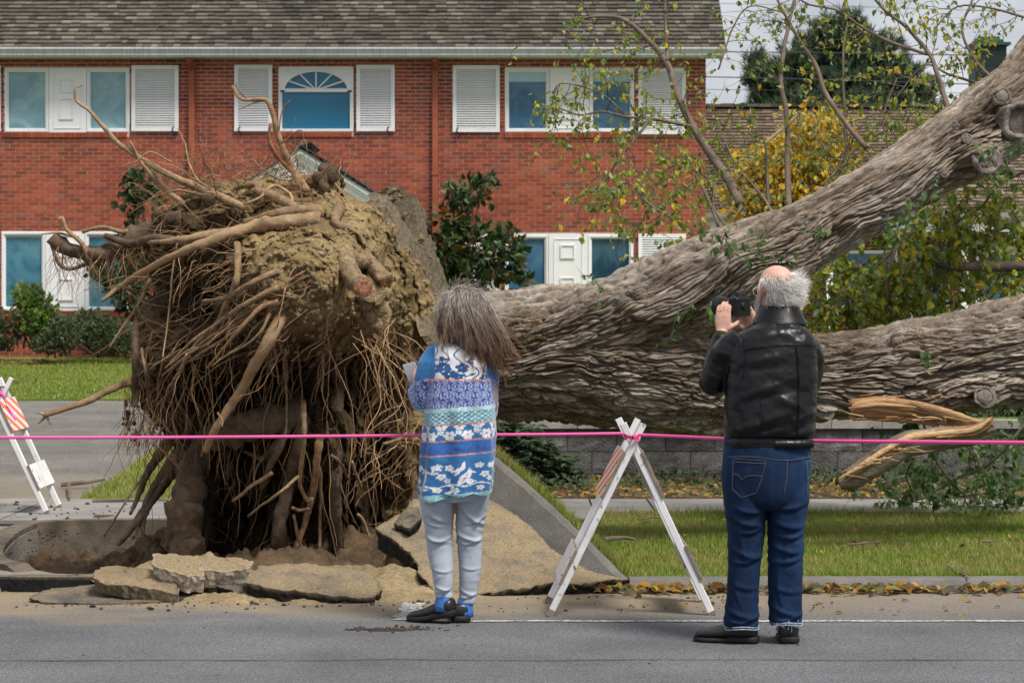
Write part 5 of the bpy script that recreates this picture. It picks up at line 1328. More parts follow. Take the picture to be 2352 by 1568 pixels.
v_, f_ = tube(bp_, np.interp(np.linspace(0, 1, 60), [0, .2, .6, .9, 1], [.05, .07, .085, .07, .03]), 40); v_ = v_ + .014 * np.stack([fbm(v_ * (6, 30, 30), 3, 9)] * 3, 1)
me = np_mesh('broken_limb', v_, f_, M_BARK, True); attr(me, 'suv', v_, 'FLOAT_VECTOR'); attr(me, 'moss', np.zeros(len(v_))); ob('broken_limb', me, tree)
for q in range(20):
    e = random.uniform(0, 1); pts = [(a_ + random.uniform(-4, 4), b_ - 6 + 15 * e) for a_, b_ in BLP]
    k0 = random.choice([0, 0, 0, 1, 2]); k1 = random.choice([5, 6, 7, 7]); plank(pts[k0:k1], random.uniform(5, 14), random.uniform(3, 10), random.uniform(.35, .7), 15.08 + random.uniform(0, .06), n=34, seed=q + 70)

# ---- branches, twigs and leaves
LEAF = np.array([(0, 0, 0), (-.42, .32, .12), (-.36, .68, .10), (0, 1.05, -.12), (.36, .68, .10), (.42, .32, .12), (0, .5, 0)])
LEAFF = np.array([(0, 6, 1), (1, 6, 2), (2, 6, 3), (3, 6, 4), (4, 6, 5), (5, 6, 0)])
def leaf_mat(name, stops):
    m = NM(name, .5, .35)
    c = m.ramp(m.rnd(), stops); g = m.new('ShaderNodeNewGeometry')
    c = m.mix(m.math('MULTIPLY', g.outputs['Backfacing'], .55), c, (0.30, 0.36, 0.22)); m.col(c)
    tr = m.new('ShaderNodeBsdfTranslucent'); ms = m.new('ShaderNodeMixShader'); ms.inputs[0].default_value = .45
    m.link(c, tr.inputs[0]); m.link(m.p.outputs[0], ms.inputs[1]); m.link(tr.outputs[0], ms.inputs[2]); m.link(ms.outputs[0], m.t.nodes['Material Output'].inputs[0]); return m.m
M_LEAF = leaf_mat('crown leaf', [(0, (0.085, 0.15, 0.014)), (.35, (0.19, 0.28, 0.026)), (.62, (0.33, 0.38, 0.045)), (.84, (0.48, 0.42, 0.05)), (1, (0.66, 0.43, 0.03))])
M_LEAFG = leaf_mat('green leaf', [(0, (0.04, 0.09, 0.022)), (.5, (0.085, 0.165, 0.042)), (1, (0.16, 0.25, 0.07))])
M_LEAFY = leaf_mat('yellow leaf', [(0, (0.55, 0.29, 0.010)), (.5, (0.76, 0.45, 0.015)), (.88, (0.62, 0.47, 0.035)), (1, (0.26, 0.31, 0.04))])
M_TWIG = island('twig bark', [(0, (0.045, 0.034, 0.027)), (1, (0.12, 0.09, 0.068))], .85)
M_BRANCH = simple('smooth branch bark', (0.145, 0.11, 0.085), .85, .35, 8, .6, 40, .006)
class Leaves:
    def __init__(s): s.p = []; s.m = []
    def add(s, p, d, nrm, size):
        d = np.array(d, float); d /= np.linalg.norm(d) + 1e-9; nrm = np.array(nrm, float); nrm = nrm - d * (nrm @ d); nrm /= np.linalg.norm(nrm) + 1e-9
        s.p.append(p); s.m.append(np.stack([np.cross(d, nrm), d, nrm], 1) * size)
    def build(s, name, mat, parent, n_single=0, **k):
        P = np.array(s.p); Mx = np.array(s.m)
        if n_single:
            big = np.argsort(-np.linalg.norm(Mx[:, :, 1], axis=1) / P[:, 1])
            me = np_mesh('leaf', LEAF, LEAFF, mat, False)
            for q in big[:n_single]:
                o = ob('leaf', me, parent); m4 = Matrix([[*Mx[q][0], P[q][0]], [*Mx[q][1], P[q][1]], [*Mx[q][2], P[q][2]], [0, 0, 0, 1]]); o.matrix_basis = m4
            P = P[big[n_single:]]; Mx = Mx[big[n_single:]]
        bend = RNG.uniform(.3, 2.4, len(P)); T_ = np.repeat(LEAF[None], len(P), 0); T_[:, :, 2] *= bend[:, None]; T_[:, :, 0] *= RNG.uniform(.55, 1.05, (len(P), 1))
        v = (np.einsum('nij,nkj->nki', Mx, T_) + P[:, None]).reshape(-1, 3)
        f = (LEAFF[None] + (np.arange(len(P)) * 7)[:, None, None]).reshape(-1, 3)
        return ob(name, np_mesh(name, v, f, mat, False), parent, **k)
tw = MB(); LV = Leaves(); LG = Leaves()
def wander(p, d, L_, n, r0, mb, sag=.0, wob=.2, k=3):
    P = [np.array(p, float)]; d = np.array(d, float); d /= np.linalg.norm(d); st = L_ / n
    for _ in range(n):
        d = d + RNG.normal(0, wob, 3) * (1, .6, 1) + np.array((0, 0, -sag * st)); d /= np.linalg.norm(d); P.append(P[-1] + d * st)
    P = np.array(P); add_tube(mb, P, np.linspace(r0, r0 * .35, n + 1), k, cap=False); return P
def spray(p, d, L_, leaves, size, lv, mb=None, nl=8, sag=1.2, r0=.0035, sub=True, wob=.2):
    mb = mb or tw; n = max(5, int(L_ / .045)); P = wander(p, d, L_, n, r0, mb, sag, wob)
    for q in range(nl):
        k = random.randint(max(1, n // 4), n); dd = np.array((random.gauss(0, .6), random.gauss(0, .5), random.gauss(-.75, .5)))
        lv.add(P[k] + RNG.normal(0, .008, 3), dd, RNG.normal(0, 1, 3) + (0, -.5, .5), size * random.uniform(.55, 1.25))
    if sub:
        for q in range(random.randint(1, 3)):
            k = random.randint(1, n - 1); spray(P[k], P[min(k + 1, n)] - P[k] + RNG.normal(0, .03, 3), L_ * random.uniform(.3, .6), leaves, size, lv, mb, max(2, nl // 2), sag, r0 * .7, False, wob)
    return P
def branch(pts, w0, w1, ntw, Ls, nl, size, lv, Yd=None, sag=1.2, mat=None, skip=.1, updir=None):
    P = [tuple(S(p[0], p[1], p[2])) for p in pts]; n = max(16, int(sum(np.linalg.norm(np.subtract(P[i + 1], P[i])) for i in range(len(P) - 1)) / .05))
    C = wiggle(P, .022, n, random.randint(0, 999), 2.5); m_ = MB(); R = np.linspace(w0, w1, n) / 2 * pts[0][2] / FPX
    add_tube(m_, C, R, 8); m_.build('branch', mat or M_BRANCH, tree, sm=True)
    for q in range(ntw):
        k = random.randint(int(n * skip), n - 1); T = C[min(k + 1, n - 1)] - C[max(k - 1, 0)]; T = T / (np.linalg.norm(T) + 1e-9)
        side = RNG.normal(0, 1, 3) * (1, .7, 1); side -= T * (side @ T); side /= np.linalg.norm(side) + 1e-9
        spray(C[k], T * .5 + side * 1.0 + (0, 0, .15), random.uniform(*Ls), True, size, lv, nl=nl, sag=sag)
    return C
BRA = [
    # the tall pair over the house
    ([(1700, 470, 16.6), (1672, 410, 16.8), (1628, 345, 17.0), (1588, 285, 17.1), (1556, 215, 17.2), (1535, 150, 17.3), (1495, 98, 17.4), (1445, 52, 17.4), (1400, 40, 17.5), (1350, 42, 17.5), (1318, 62, 17.5), (1300, 110, 17.5)], 24, 4, 34, (.25, .6), 6, .05),
    ([(1532, 140, 17.3), (1530, 80, 17.4), (1527, -20, 17.5)], 8, 6, 8, (.2, .5), 5, .05),
    ([(1596, 292, 17.1), (1540, 282, 17.0), (1490, 275, 17.0), (1440, 268, 16.9), (1385, 255, 16.9), (1335, 265, 16.9), (1290, 250, 16.9)], 9, 3, 26, (.25, .55), 6, .05),
    ([(1490, 277, 17.0), (1460, 320, 16.9), (1420, 370, 16.8), (1395, 410, 16.8), (1355, 440, 16.8)], 8, 3, 16, (.25, .5), 6, .05),
    ([(1440, 268, 16.9), (1385, 215, 16.9), (1300, 190, 16.9), (1268, 215, 16.9)], 5, 2, 14, (.2, .45), 7, .05),
    ([(1660, 560, 16.2), (1600, 545, 16.3), (1540, 500, 16.4), (1490, 470, 16.4), (1440, 420, 16.5), (1400, 470, 16.5)], 10, 3, 30, (.2, .55), 8, .05),
    ([(1650, 520, 16.6), (1610, 420, 16.8), (1560, 380, 16.9), (1520, 400, 16.9)], 7, 3, 18, (.25, .5), 8, .05),
    ([(1580, 570, 16.0), (1530, 590, 16.0), (1480, 600, 16.0)], 6, 3, 8, (.15, .4), 5, .05),
    # poles and arcs before the pine
    ([(1812, 480, 16.6), (1806, 360, 17), (1803, 260, 17.1), (1797, 170, 17.2), (1806, 90, 17.3), (1832, -20, 17.4)], 15, 8, 16, (.25, .6), 5, .05),
    ([(1990, 340, 16.4), (1945, 285, 16.5), (1900, 215, 16.6), (1868, 145, 16.7), (1838, 100, 16.8), (1808, 50, 16.8), (1775, -20, 16.9)], 14, 6, 26, (.25, .6), 6, .05),
    ([(1900, 470, 16.8), (1938, 380, 17), (1942, 250, 17.1), (1938, 130, 17.2), (1950, 50, 17.3)], 9, 4, 22, (.25, .55), 6, .05),
    ([(2185, 270, 16.2), (2165, 210, 16.3), (2150, 165, 16.3), (2128, 115, 16.4), (2080, 60, 16.5), (2030, 20, 16.5), (1990, -20, 16.6)], 14, 6, 26, (.25, .6), 6, .05),
    ([(2130, 125, 16.4), (2060, 100, 16.5), (1990, 65, 16.6), (1930, 25, 16.6), (1860, 10, 16.6), (1830, -10, 16.6)], 8, 4, 22, (.25, .55), 6, .05),
    ([(2290, 190, 16.6), (2240, 140, 16.7), (2212, 70, 16.8), (2240, -20, 16.9)], 9, 5, 18, (.25, .6), 6, .05),
    ([(2270, 200, 16.8), (2180, 170, 16.8), (2120, 150, 16.9), (2050, 240, 16.9)], 7, 3, 18, (.25, .5), 6, .05),
    ([(2352, 40, 16.9), (2280, 20, 16.9), (2200, 15, 17), (2150, 70, 17)], 6, 3, 18, (.25, .5), 6, .05),
    ([(2100, 400, 16.4), (2050, 360, 16.6), (2030, 270, 16.8), (2060, 180, 16.9)], 7, 3, 20, (.25, .5), 7, .05),
    ([(1650, 160, 17.2), (1690, 60, 17.3), (1730, 15, 17.3), (1800, 30, 17.2)], 4, 3, 8, (.2, .45), 6, .05),
    # over the low roof
    ([(1850, 500, 16.6), (1900, 420, 16.9), (1960, 350, 17.1), (2060, 290, 17.2), (2130, 270, 17.3)], 9, 3, 34, (.25, .6), 8, .05),
    ([(1800, 540, 16.4), (1740, 440, 16.7), (1690, 380, 16.9), (1650, 290, 17.1)], 8, 3, 34, (.25, .55), 7, .05),
    ([(2000, 450, 16.5), (2040, 380, 16.7), (2110, 320, 16.9)], 8, 3, 24, (.25, .5), 8, .05),
    ([(1760, 600, 16.0), (1700, 560, 16.2), (1640, 480, 16.4), (1640, 420, 16.5)], 8, 3, 30, (.2, .5), 8, .05),
    ([(2352, 395, 16.8), (2290, 430, 16.8), (2250, 480, 16.8), (2180, 520, 16.8)], 8, 4, 30, (.25, .55), 9, .055),
    # thick grey branches between limb and trunk
    ([(2420, 608, 16.6), (2300, 612, 16.7), (2200, 612, 16.7), (2140, 598, 16.8), (2105, 585, 16.8)], 26, 17, 34, (.25, .6), 11, .058),
    ([(2350, 500, 17), (2280, 535, 17), (2200, 560, 17), (2120, 585, 17)], 13, 8, 30, (.25, .6), 11, .058),
    ([(2330, 640, 17.2), (2240, 680, 17.2), (2130, 700, 17.2), (2000, 705, 17.2)], 12, 5, 34, (.25, .6), 11, .055),
    ([(2060, 560, 16.6), (2040, 640, 16.6), (2035, 720, 16.6)], 9, 5, 30, (.25, .6), 12, .06),
    ([(1990, 600, 16.9), (1940, 640, 16.9), (1880, 690, 16.9), (1840, 740, 16.9)], 7, 3, 34, (.2, .55), 12, .058),
    ([(2110, 520, 16.8), (2000, 620, 16.8), (1930, 680, 16.8), (1890, 745, 16.8)], 8, 4, 38, (.2, .55), 12, .058),
    ([(2200, 470, 17), (2150, 540, 17), (2080, 640, 17), (2060, 740, 17)], 8, 4, 34, (.25, .55), 12, .058),
    ([(2352, 560, 17.2), (2330, 620, 17.2), (2260, 700, 17.2)], 8, 4, 22, (.25, .55), 11, .055),
]
for b in BRA:
    pts, w0, w1, ntw, Ls, nl, size = b
    um, vm = np.mean([p[0] for p in pts]), np.mean([p[1] for p in pts])
    fr_ = .62 if vm < 420 and um > 1600 else (.95 if um < 1600 else .8)
    if 1620 < um < 1960 and 330 < vm < 560: fr_ = .5
    branch(pts, w0, w1, int(ntw * fr_), Ls, nl, size * (.82 if vm < 480 else .95), LV)
# a few finer sprays dotted through the gap so that it reads as one leafy mass
for q in range(36):
    u, v = random.uniform(1850, 2360), random.uniform(440, 740)
    if v < 1480 - .53 * u + 80 - 20: continue
    p = S(u, v, random.uniform(16.5, 17.6)); spray(p, (random.gauss(0, .6), random.gauss(0, .3), random.gauss(-.3, .5)), random.uniform(.2, .5), True, .056, LV, nl=9)
# sprigs on limb and trunk
for (u, v, Y, n) in ((1700, 590, 15.05, 5), (1735, 560, 15.1, 5), (1380, 664, 15.2, 3), (1650, 690, 15.05, 6), (1600, 690, 15.1, 4), (2060, 500, 15.3, 6), (2030, 520, 15.3, 4), (2300, 330, 15.5, 9), (2320, 360, 15.5, 9), (2290, 390, 15.5, 6), (1760, 530, 15.15, 4), (1780, 575, 15.1, 4), (1905, 520, 15.2, 4), (2120, 470, 15.4, 5), (1660, 560, 15.1, 4), (2120, 785, 15.3, 2)):
    for q in range(2): spray(S(u, v, Y), (random.gauss(0, .6), -.5, random.gauss(-.2, .6)), random.uniform(.1, .28), True, .05, LG, nl=n, sag=1.5)
# leafy debris hanging low on the right, lying on pavement and bed
for (pts, w0, w1) in (([(2100, 915, 15.9), (2125, 985, 15.9), (2150, 1060, 16.6), (2220, 1140, 17.5), (2280, 1160, 17.7)], 6, 3), ([(2420, 1070, 17.5), (2340, 1110, 17.6), (2260, 1130, 17.7), (2150, 1140, 17.8), (2060, 1155, 17.9)], 10, 3), ([(2400, 930, 17), (2340, 990, 17), (2280, 1060, 17), (2200, 1100, 17.2), (2150, 1130, 17.3)], 8, 3), ([(2420, 1150, 17.9), (2300, 1165, 17.8), (2200, 1160, 17.8), (2090, 1152, 18)], 9, 3), ([(2100, 1050, 17), (2080, 1090, 17.3), (2090, 1130, 17.6), (2060, 1150, 17.8)], 5, 2), ([(2230, 1010, 17), (2250, 1080, 17.2), (2330, 1140, 17.6)], 5, 2)):
    branch(pts, w0, w1, 13, (.15, .45), 6, .058, LG, sag=.6)
for q in range(30):
    u, v = random.uniform(2080, 2370), random.uniform(960, 1150); spray(S(u, v, random.uniform(16.8, 17.9)), (random.gauss(0, .6), 0, random.gauss(-.2, .5)), random.uniform(.12, .35), True, .06, LG, nl=6, sag=.8)
LV.build('leaves', M_LEAF, tree, 200, kind='stuff')
LG.build('leaves', M_LEAFG, tree, 100, kind='stuff')
tw.build('twigs', M_TWIG, tree, kind='stuff')
# snapped pale end of a branch
m_ = MB(); add_tube(m_, [S(1758, 328, 16.9), S(1790, 302, 16.9), S(1834, 262, 16.9)], [.006, .014, .003], 6); m_.build('snapped_end', simple('pale torn wood', (.52, .42, .32), .8, .2, 30), tree)
m_ = MB(); add_tube(m_, [S(1758, 328, 16.9), S(1762, 400, 16.9), S(1765, 470, 16.8)], [.008, .012, .014], 6); m_.build('branch', M_BRANCH, tree)
# ------------------------------------------------------------------ broken paving
def slabmat(name, top, side, sandy):
    m = NM(name, .93, .2); co = m.coord(); n2 = m.noise(95, 5, .7, co); n1 = m.noise(5, 6, .65, co)
    t = m.mix(m.ramp(n1, [(.5 - sandy * .45, 0.0), (.85 - sandy * .45, 1.0)]), top, m.ramp(m.noise(150, 4, .7, co), [(.3, (0.17, 0.125, 0.07)), (.7, (0.40, 0.31, 0.195))]))
    t = m.mix(.8, t, m.ramp(n2, [(.3, .5), (.7, 1.4)]), 'MULTIPLY')
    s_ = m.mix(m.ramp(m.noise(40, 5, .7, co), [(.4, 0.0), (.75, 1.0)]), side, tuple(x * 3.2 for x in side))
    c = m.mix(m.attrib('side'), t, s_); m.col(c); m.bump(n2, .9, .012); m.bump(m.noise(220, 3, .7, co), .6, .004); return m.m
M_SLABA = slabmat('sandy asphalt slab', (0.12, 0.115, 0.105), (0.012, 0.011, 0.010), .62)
M_SLABB = slabmat('asphalt chunk', (0.15, 0.115, 0.075), (0.10, 0.08, 0.055), .5)
M_SLABC = slabmat('pale broken concrete', (0.27, 0.22, 0.14), (0.30, 0.27, 0.225), .6)
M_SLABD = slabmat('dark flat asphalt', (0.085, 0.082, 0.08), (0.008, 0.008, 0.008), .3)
def chunk(name, outline, thick, mat, label, seed=0, jag=.012, rough=.010, group=None, down=None, res=.02, parent=None, cat='slab', domed=0.0):
    """Broken slab: top outline of world points, thickness along the slab's own normal (or a given vector)."""
    O = np.array([tuple(p) for p in outline], float); c = O.mean(0)
    O2 = np.concatenate([O, O[:1]]); seg = np.linalg.norm(np.diff(O2, axis=0), axis=1); cum = np.concatenate([[0], np.cumsum(seg)]); n = max(40, int(cum[-1] / res))
    t = np.linspace(0, cum[-1], n, endpoint=False); E = np.stack([np.interp(t, cum, O2[:, k]) for k in range(3)], 1)
    u_, s_, vt = np.linalg.svd(O - c); nrm = vt[2]; nrm = nrm if nrm[2] > 0 else -nrm
    if down is None: down = -nrm
    down = np.array(down, float)
    rd = E - c; rl = np.linalg.norm(rd, axis=1)[:, None]; rd = rd / rl
    E = E + rd * (jag * (fbm(E * 9, 3, seed) * 1.2 + 1.1 * worley(E * 7, seed)[2] + fbm(E * 40, 2, seed + 1)))[:, None]
    nr = max(8, int(rl.mean() / (res * 1.1))); V = [c[None]]; SD = [np.zeros(1)]
    for k in range(1, nr + 1):
        f = k / nr; P = c + (E - c) * f; P = P + nrm * (rough * (.8 * fbm(P * 6, 3, seed + 2) + .5 * worley(P * 11, seed + 4)[2] + .8 * fbm(P * 30, 3, seed + 3)) + domed * (1 - f * f))[:, None]; V.append(P); SD.append(np.full(n, 1.0 if k == nr else 0.0) * .35)
    ns = max(3, int(thick / .018))
    for k in range(1, ns + 1):
        f = k / ns; P = E + down * thick * f - rd * (thick * .25 * f) ; P = P + rd * (jag * 1.6 * fbm(P * 28, 3, seed + 5))[:, None] + down * (.3 * jag * fbm(P * 20, 2, seed + 6))[:, None]; V.append(P); SD.append(np.ones(n))
    V.append((c + down * thick)[None]); SD.append(np.ones(1))
    v = np.concatenate(V); sdv = np.concatenate(SD); j = np.arange(n); j2 = (j + 1) % n; tri = [np.stack([np.zeros(n, int), 1 + j, 1 + j2], -1)]; q = []
    R_ = nr + ns
    for k in range(R_ - 1): q.append(np.stack([1 + k * n + j, 1 + (k + 1) * n + j, 1 + (k + 1) * n + j2, 1 + k * n + j2], -1))
    tri.append(np.stack([1 + (R_ - 1) * n + j2, 1 + (R_ - 1) * n + j, np.full(n, len(v) - 1)][::-1], -1))
    me = np_mesh(name, v, [np.concatenate(tri), np.concatenate(q)], mat, False); attr(me, 'side', sdv)
    if parent is not None: return ob(name, me, parent)
    return ob(name, me, None, label, cat, group)
BS = [(1442, 1329, 13.2), (1390, 1334, 13.12), (1335, 1341, 13.06), (1270, 1340, 13.04), (1210, 1352, 13.0), (1100, 1360, 13.0), (1000, 1352, 13.03), (972, 1314, 13.1), (935, 1268, 13.3), (868, 1213, 13.5), (905, 1190, 13.65), (948, 1152, 13.86), (1030, 1140, 13.95), (1108, 1140, 14.0), (1188, 1178, 13.86), (1234, 1222, 13.7), (1272, 1262, 13.55), (1328, 1296, 13.42), (1392, 1326, 13.28)]
chunk('heaved_slab', [S(*p) for p in BS], .11, M_SLABA, 'large tilted slab of sandy asphalt heaved up behind the woman', 3, .014, .008, down=(-.12, .15, -1))
def wedge():                       # soil pushed up under the heaved slab
    O = np.array([tuple(S(*p)) for p in BS], float); c = O.mean(0); V = []; n = 90
    O2 = np.concatenate([O, O[:1]]); t = np.linspace(0, len(O), n, endpoint=False); E = np.stack([np.interp(t, np.arange(len(O) + 1), O2[:, k]) for k in range(3)], 1)
    E = c + (E - c) * .95; E[:, 2] -= .10
    for k in range(9):
        f = k / 8; P = E.copy(); P[:, 2] = E[:, 2] * (1 - f) + (-.12) * f; P[:, :2] += ((P - c)[:, :2]) * .05 * f; P += .045 * np.stack([fbm(P * 8 + a * 5, 3, a) for a in range(3)], 1); V.append(P)
    V.append((c - (0, 0, .12))[None]); v = np.concatenate(V); j = np.arange(n); j2 = (j + 1) % n
    q = np.concatenate([np.stack([k * n + j, (k + 1) * n + j, (k + 1) * n + j2, k * n + j2], -1) for k in range(8)]); tr = np.stack([np.full(n, len(v) - 1), j, j2], -1)
    return np_mesh('heaved_soil', v, [q, tr], M_SOIL, True)
ob('heaved_soil', wedge(), None, kind='structure', label='dark soil pushed up under the tilted slab')
# lifted length of kerb behind it with its strip of turf
def sweep(path, sec, n, seed, jit):
    C = catmull([tuple(p) for p in path], n); T = np.gradient(C, axis=0); T /= np.linalg.norm(T, axis=1)[:, None]; Yd = np.tile((0, 1.0, 0), (n, 1)); Yd -= T * np.sum(Yd * T, 1)[:, None]; Yd /= np.linalg.norm(Yd, axis=1)[:, None]; N = np.cross(T, Yd); N *= np.sign(N[:, 2:3])
    k = len(sec); v = np.stack([C + Yd * a_ + N * b_ for a_, b_ in sec], 1).reshape(-1, 3); v = v + jit * np.stack([fbm(v * 14 + a_ * 9, 3, seed + a_) for a_ in range(3)], 1)
    i = np.arange(n - 1)[:, None] * k; j = np.arange(k)[None]; q = np.stack([i + j, i + k + j, i + k + (j + 1) % k, i + (j + 1) % k], -1).reshape(-1, 4)
    return v, [q, np.array([list(range(k))[::-1], [(n - 1) * k + a_ for a_ in range(k)]])]
KP = [S(1436, 1326, 13.26), S(1370, 1262, 13.45), S(1290, 1185, 13.72), S(1205, 1108, 13.98), S(1126, 1040, 14.2)]
v, f = sweep(KP, [(0, -.24), (0, -.12), (0, -.03), (.012, -.006), (.03, 0), (.14, 0), (.15, -.24)], 70, 4, .006)
ob('lifted_kerb', np_mesh('lifted_kerb', v, f, M_KERB, False), None, 'long concrete kerb length tilted up behind the sandy heaved slab', 'kerb')
v, f = sweep([p + Vector((.0, .152, -.0)) for p in KP], [(0, -.2), (0, -.02), (.06, .0), (.3, -.05), (.55, -.2), (.55, -.4)], 60, 9, .02)
ob('lifted_turf', np_mesh('lifted_turf', v, f, M_LAWN, True), None, kind='structure', label='strip of turf lifted behind the tilted kerb')
def reg_t(n): t = RNG.random(n); return np.stack([t, RNG.random(n)], 1)
C_ = catmull([tuple(p) for p in KP], 200)
nb_ = 9000; t_ = RNG.integers(0, 200, nb_); s_ = RNG.random(nb_) ** 1.3; bp = C_[t_] + np.stack([RNG.normal(0, .01, nb_), .155 + s_ * .4, -.01 - s_ * s_ * .16], 1)
v = np.zeros((nb_, 3, 3)); a = RNG.uniform(0, 2 * PI, nb_); d = np.stack([np.cos(a), np.sin(a), a * 0], 1) * .003; h = RNG.uniform(.03, .08, nb_)
v[:, 0] = bp - d; v[:, 1] = bp + d; v[:, 2] = bp + np.stack([RNG.normal(.015, .02, nb_), RNG.normal(0, .02, nb_), h], 1)
ob('turf_grass', np_mesh('turf_grass', v.reshape(-1, 3), np.arange(nb_ * 3).reshape(-1, 3), M_GRASS), None, kind='stuff', label='grass blades on the lifted strip of turf')
# pavement pieces carried up by the root plate
chunk('pavement_chunk', [S(852, 440, 14.5), S(880, 425, 14.55), S(908, 428, 14.6), S(938, 470, 14.75), S(962, 540, 14.9), S(985, 610, 15.0), S(1002, 700, 15.1), S(1008, 760, 15.1), S(960, 742, 14.8), S(915, 660, 14.55), S(880, 580, 14.4), S(858, 510, 14.4)], .12, M_SLABB, 'upright rough slab of pavement standing on top of the root plate', 12, .025, .06, down=(.75, .62, .1), res=.016)
chunk('concrete_flake', [S(956, 735, 14.5), S(985, 722, 14.6), S(1003, 755, 14.7), S(1010, 800, 14.7), S(985, 800, 14.55), S(965, 770, 14.45)], .06, M_SLABB, 'small grey concrete flake stuck to the soil left of the hair', 14, .008, .008, down=(.6, .8, 0), res=.014)
chunk('asphalt_lump', [S(905, 1205, 13.5), S(935, 1165, 13.6), S(962, 1160, 13.62), S(968, 1190, 13.5), S(940, 1212, 13.42)], .06, M_SLABD, 'dark asphalt lump between soil slope and tilted slab', 15, .01, .01, down=(0, .4, -1), res=.014)
# loose slabs lying in front of the roots
GC = 'broken slabs in front of the roots'
chunk('asphalt_slab', [S(68, 1372, 12.72), S(110, 1384, 12.63), S(240, 1385, 12.62), S(330, 1382, 12.66), S(410, 1376, 12.74), S(480, 1352, 13.0), S(420, 1335, 13.2), S(300, 1318, 13.3), S(170, 1318, 13.3), (-2.18, 13.18, .05), S(100, 1352, 12.95)], .055, M_SLABD, 'thin flat sheet of asphalt lying lowest at the far left of the rubble', 21, .008, .006, GC, down=(0, 0, -1))
chunk('asphalt_slab', [S(213, 1325, 12.78), S(240, 1338, 12.72), S(330, 1350, 12.7), S(408, 1362, 12.68), S(412, 1342, 12.78), S(380, 1320, 12.95), S(330, 1303, 13.1), S(262, 1298, 13.12), S(222, 1305, 13.0)], .07, M_SLABB, 'dark elongated asphalt slab resting on the thin flat sheet', 22, .010, .010, GC, down=(0, .1, -1))
chunk('concrete_chunk', [S(343, 1292, 12.86), S(380, 1308, 12.78), S(430, 1322, 12.76), S(466, 1318, 12.8), S(462, 1290, 12.95), S(440, 1272, 13.06), S(390, 1271, 13.1), S(350, 1276, 13.0)], .10, M_SLABC, 'pale lumpy concrete chunk with a white broken face beside the dark slab', 23, .012, .011, GC, down=(.05, .3, -1), res=.014, domed=.02)
chunk('concrete_chunk', [S(462, 1308, 12.86), S(520, 1314, 12.84), S(575, 1304, 12.86), S(583, 1290, 12.95), S(550, 1278, 13.08), S(490, 1277, 13.08), S(466, 1288, 12.98)], .10, M_SLABC, 'rounded tan concrete chunk in the middle of the rubble row', 24, .010, .009, GC, down=(.0, .3, -1), res=.014, domed=.02)
chunk('asphalt_slab', [S(560, 1338, 12.74), S(620, 1352, 12.7), S(740, 1368, 12.66), S(860, 1374, 12.66), S(878, 1358, 12.78), S(860, 1325, 13.02), S(800, 1300, 13.2), S(700, 1291, 13.26), S(600, 1296, 13.18), S(575, 1318, 12.95)], .075, M_SLABA, 'largest loose slab, sandy on top, in front of the hollow roots', 25, .010, .012, GC, down=(0, .12, -1), domed=.02)
chunk('asphalt_slab', [S(492, 1345, 12.86), S(540, 1356, 12.8), S(595, 1364, 12.76), S(600, 1342, 12.9), S(560, 1326, 13.05), S(505, 1328, 13.02)], .06, M_SLABD, 'dark slab wedged under the rounded chunk and the largest slab', 26, .010, .012, GC, down=(0, .1, -1), res=.016)
chunk('asphalt_slab', [(-3.6, 13.2, .085), (-2.3, 13.16, .085), (-2.0, 13.3, .08), (-2.3, 13.38, .07), (-3.6, 13.4, .07)], .08, M_SLABD, 'dark asphalt edge strip left of the rubble by the pit', 27, .006, .004, GC, down=(0, -.15, -1))
for (u, v, Y, s_) in ((20, 1376, 12.85, .0), (785, 1378, 12.68, 0),):
    pass
# sandy soil heaped round the rubble
def sandz(x, y):
    p = np.stack([x, y, x * 0], 1); b = .16 * np.exp(-((x + 1.75) / .55) ** 2 - ((y - 13.3) / .28) ** 2) + .14 * np.exp(-((x + .75) / .5) ** 2 - ((y - 13.25) / .3) ** 2) + .06 * np.exp(-((x + 1.3) / .4) ** 2 - ((y - 12.8) / .14) ** 2)
    return b * (1 + .5 * fbm(p * 5, 3, 71)) + .022 * fbm(p * 12, 4, 72) + .008 * np.abs(vn(p * 55, 73)) - .018
relief(-2.6, .0, 12.55, 13.85, 190, 110, sandz, 'sand_heap', M_SAND, kind='structure', label='spilled sandy subsoil heaped around the broken slabs')
# crumbs of asphalt and soil
cr_ = MB(); ico = ellipsoid((0, 0, 0), (1, 1, 1), 5, 4)
def crumbs(n, fn, s0, s1):
    for _ in range(n):
        x, y, z = fn(); r_ = s0 + (s1 - s0) * random.random() ** 3; vv = ico[0] * (r_ * random.uniform(.7, 1.5), r_ * random.uniform(.7, 1.4), r_ * .7); vv = vv * (1 + .3 * vn(ico[0] * 2 + random.random() * 50, 1))[:, None] + (x, y, z + r_ * .4); put(cr_, (vv, ico[1]))
crumbs(260, lambda: (random.uniform(-2.6, -.2), random.gauss(12.65, .12), 0), .003, .014)
crumbs(130, lambda: (random.gauss(-.52, .12), random.gauss(11.65, .05), 0), .002, .011)
crumbs(90, lambda: (random.uniform(-.6, 1.2), random.uniform(12.3, 13.0), 0), .002, .009)
crumbs(60, lambda: (random.uniform(-2.6, 2.4), random.uniform(9.5, 12), 0), .0015, .006)
crumbs(200, lambda: (random.uniform(-3.9, -1.6), random.uniform(16.95, 18.5), .06), .003, .016)
crumbs(150, lambda: (random.uniform(-3.6, -2.9), random.uniform(14.4, 16.6), .03), .003, .014)
cr_.build('asphalt_crumbs', island('asphalt crumbs', [(0, (0.02, 0.018, 0.016)), (1, (0.10, 0.08, 0.06))], .95), kind='stuff', label='small crumbs of asphalt and soil scattered on road and pavement')
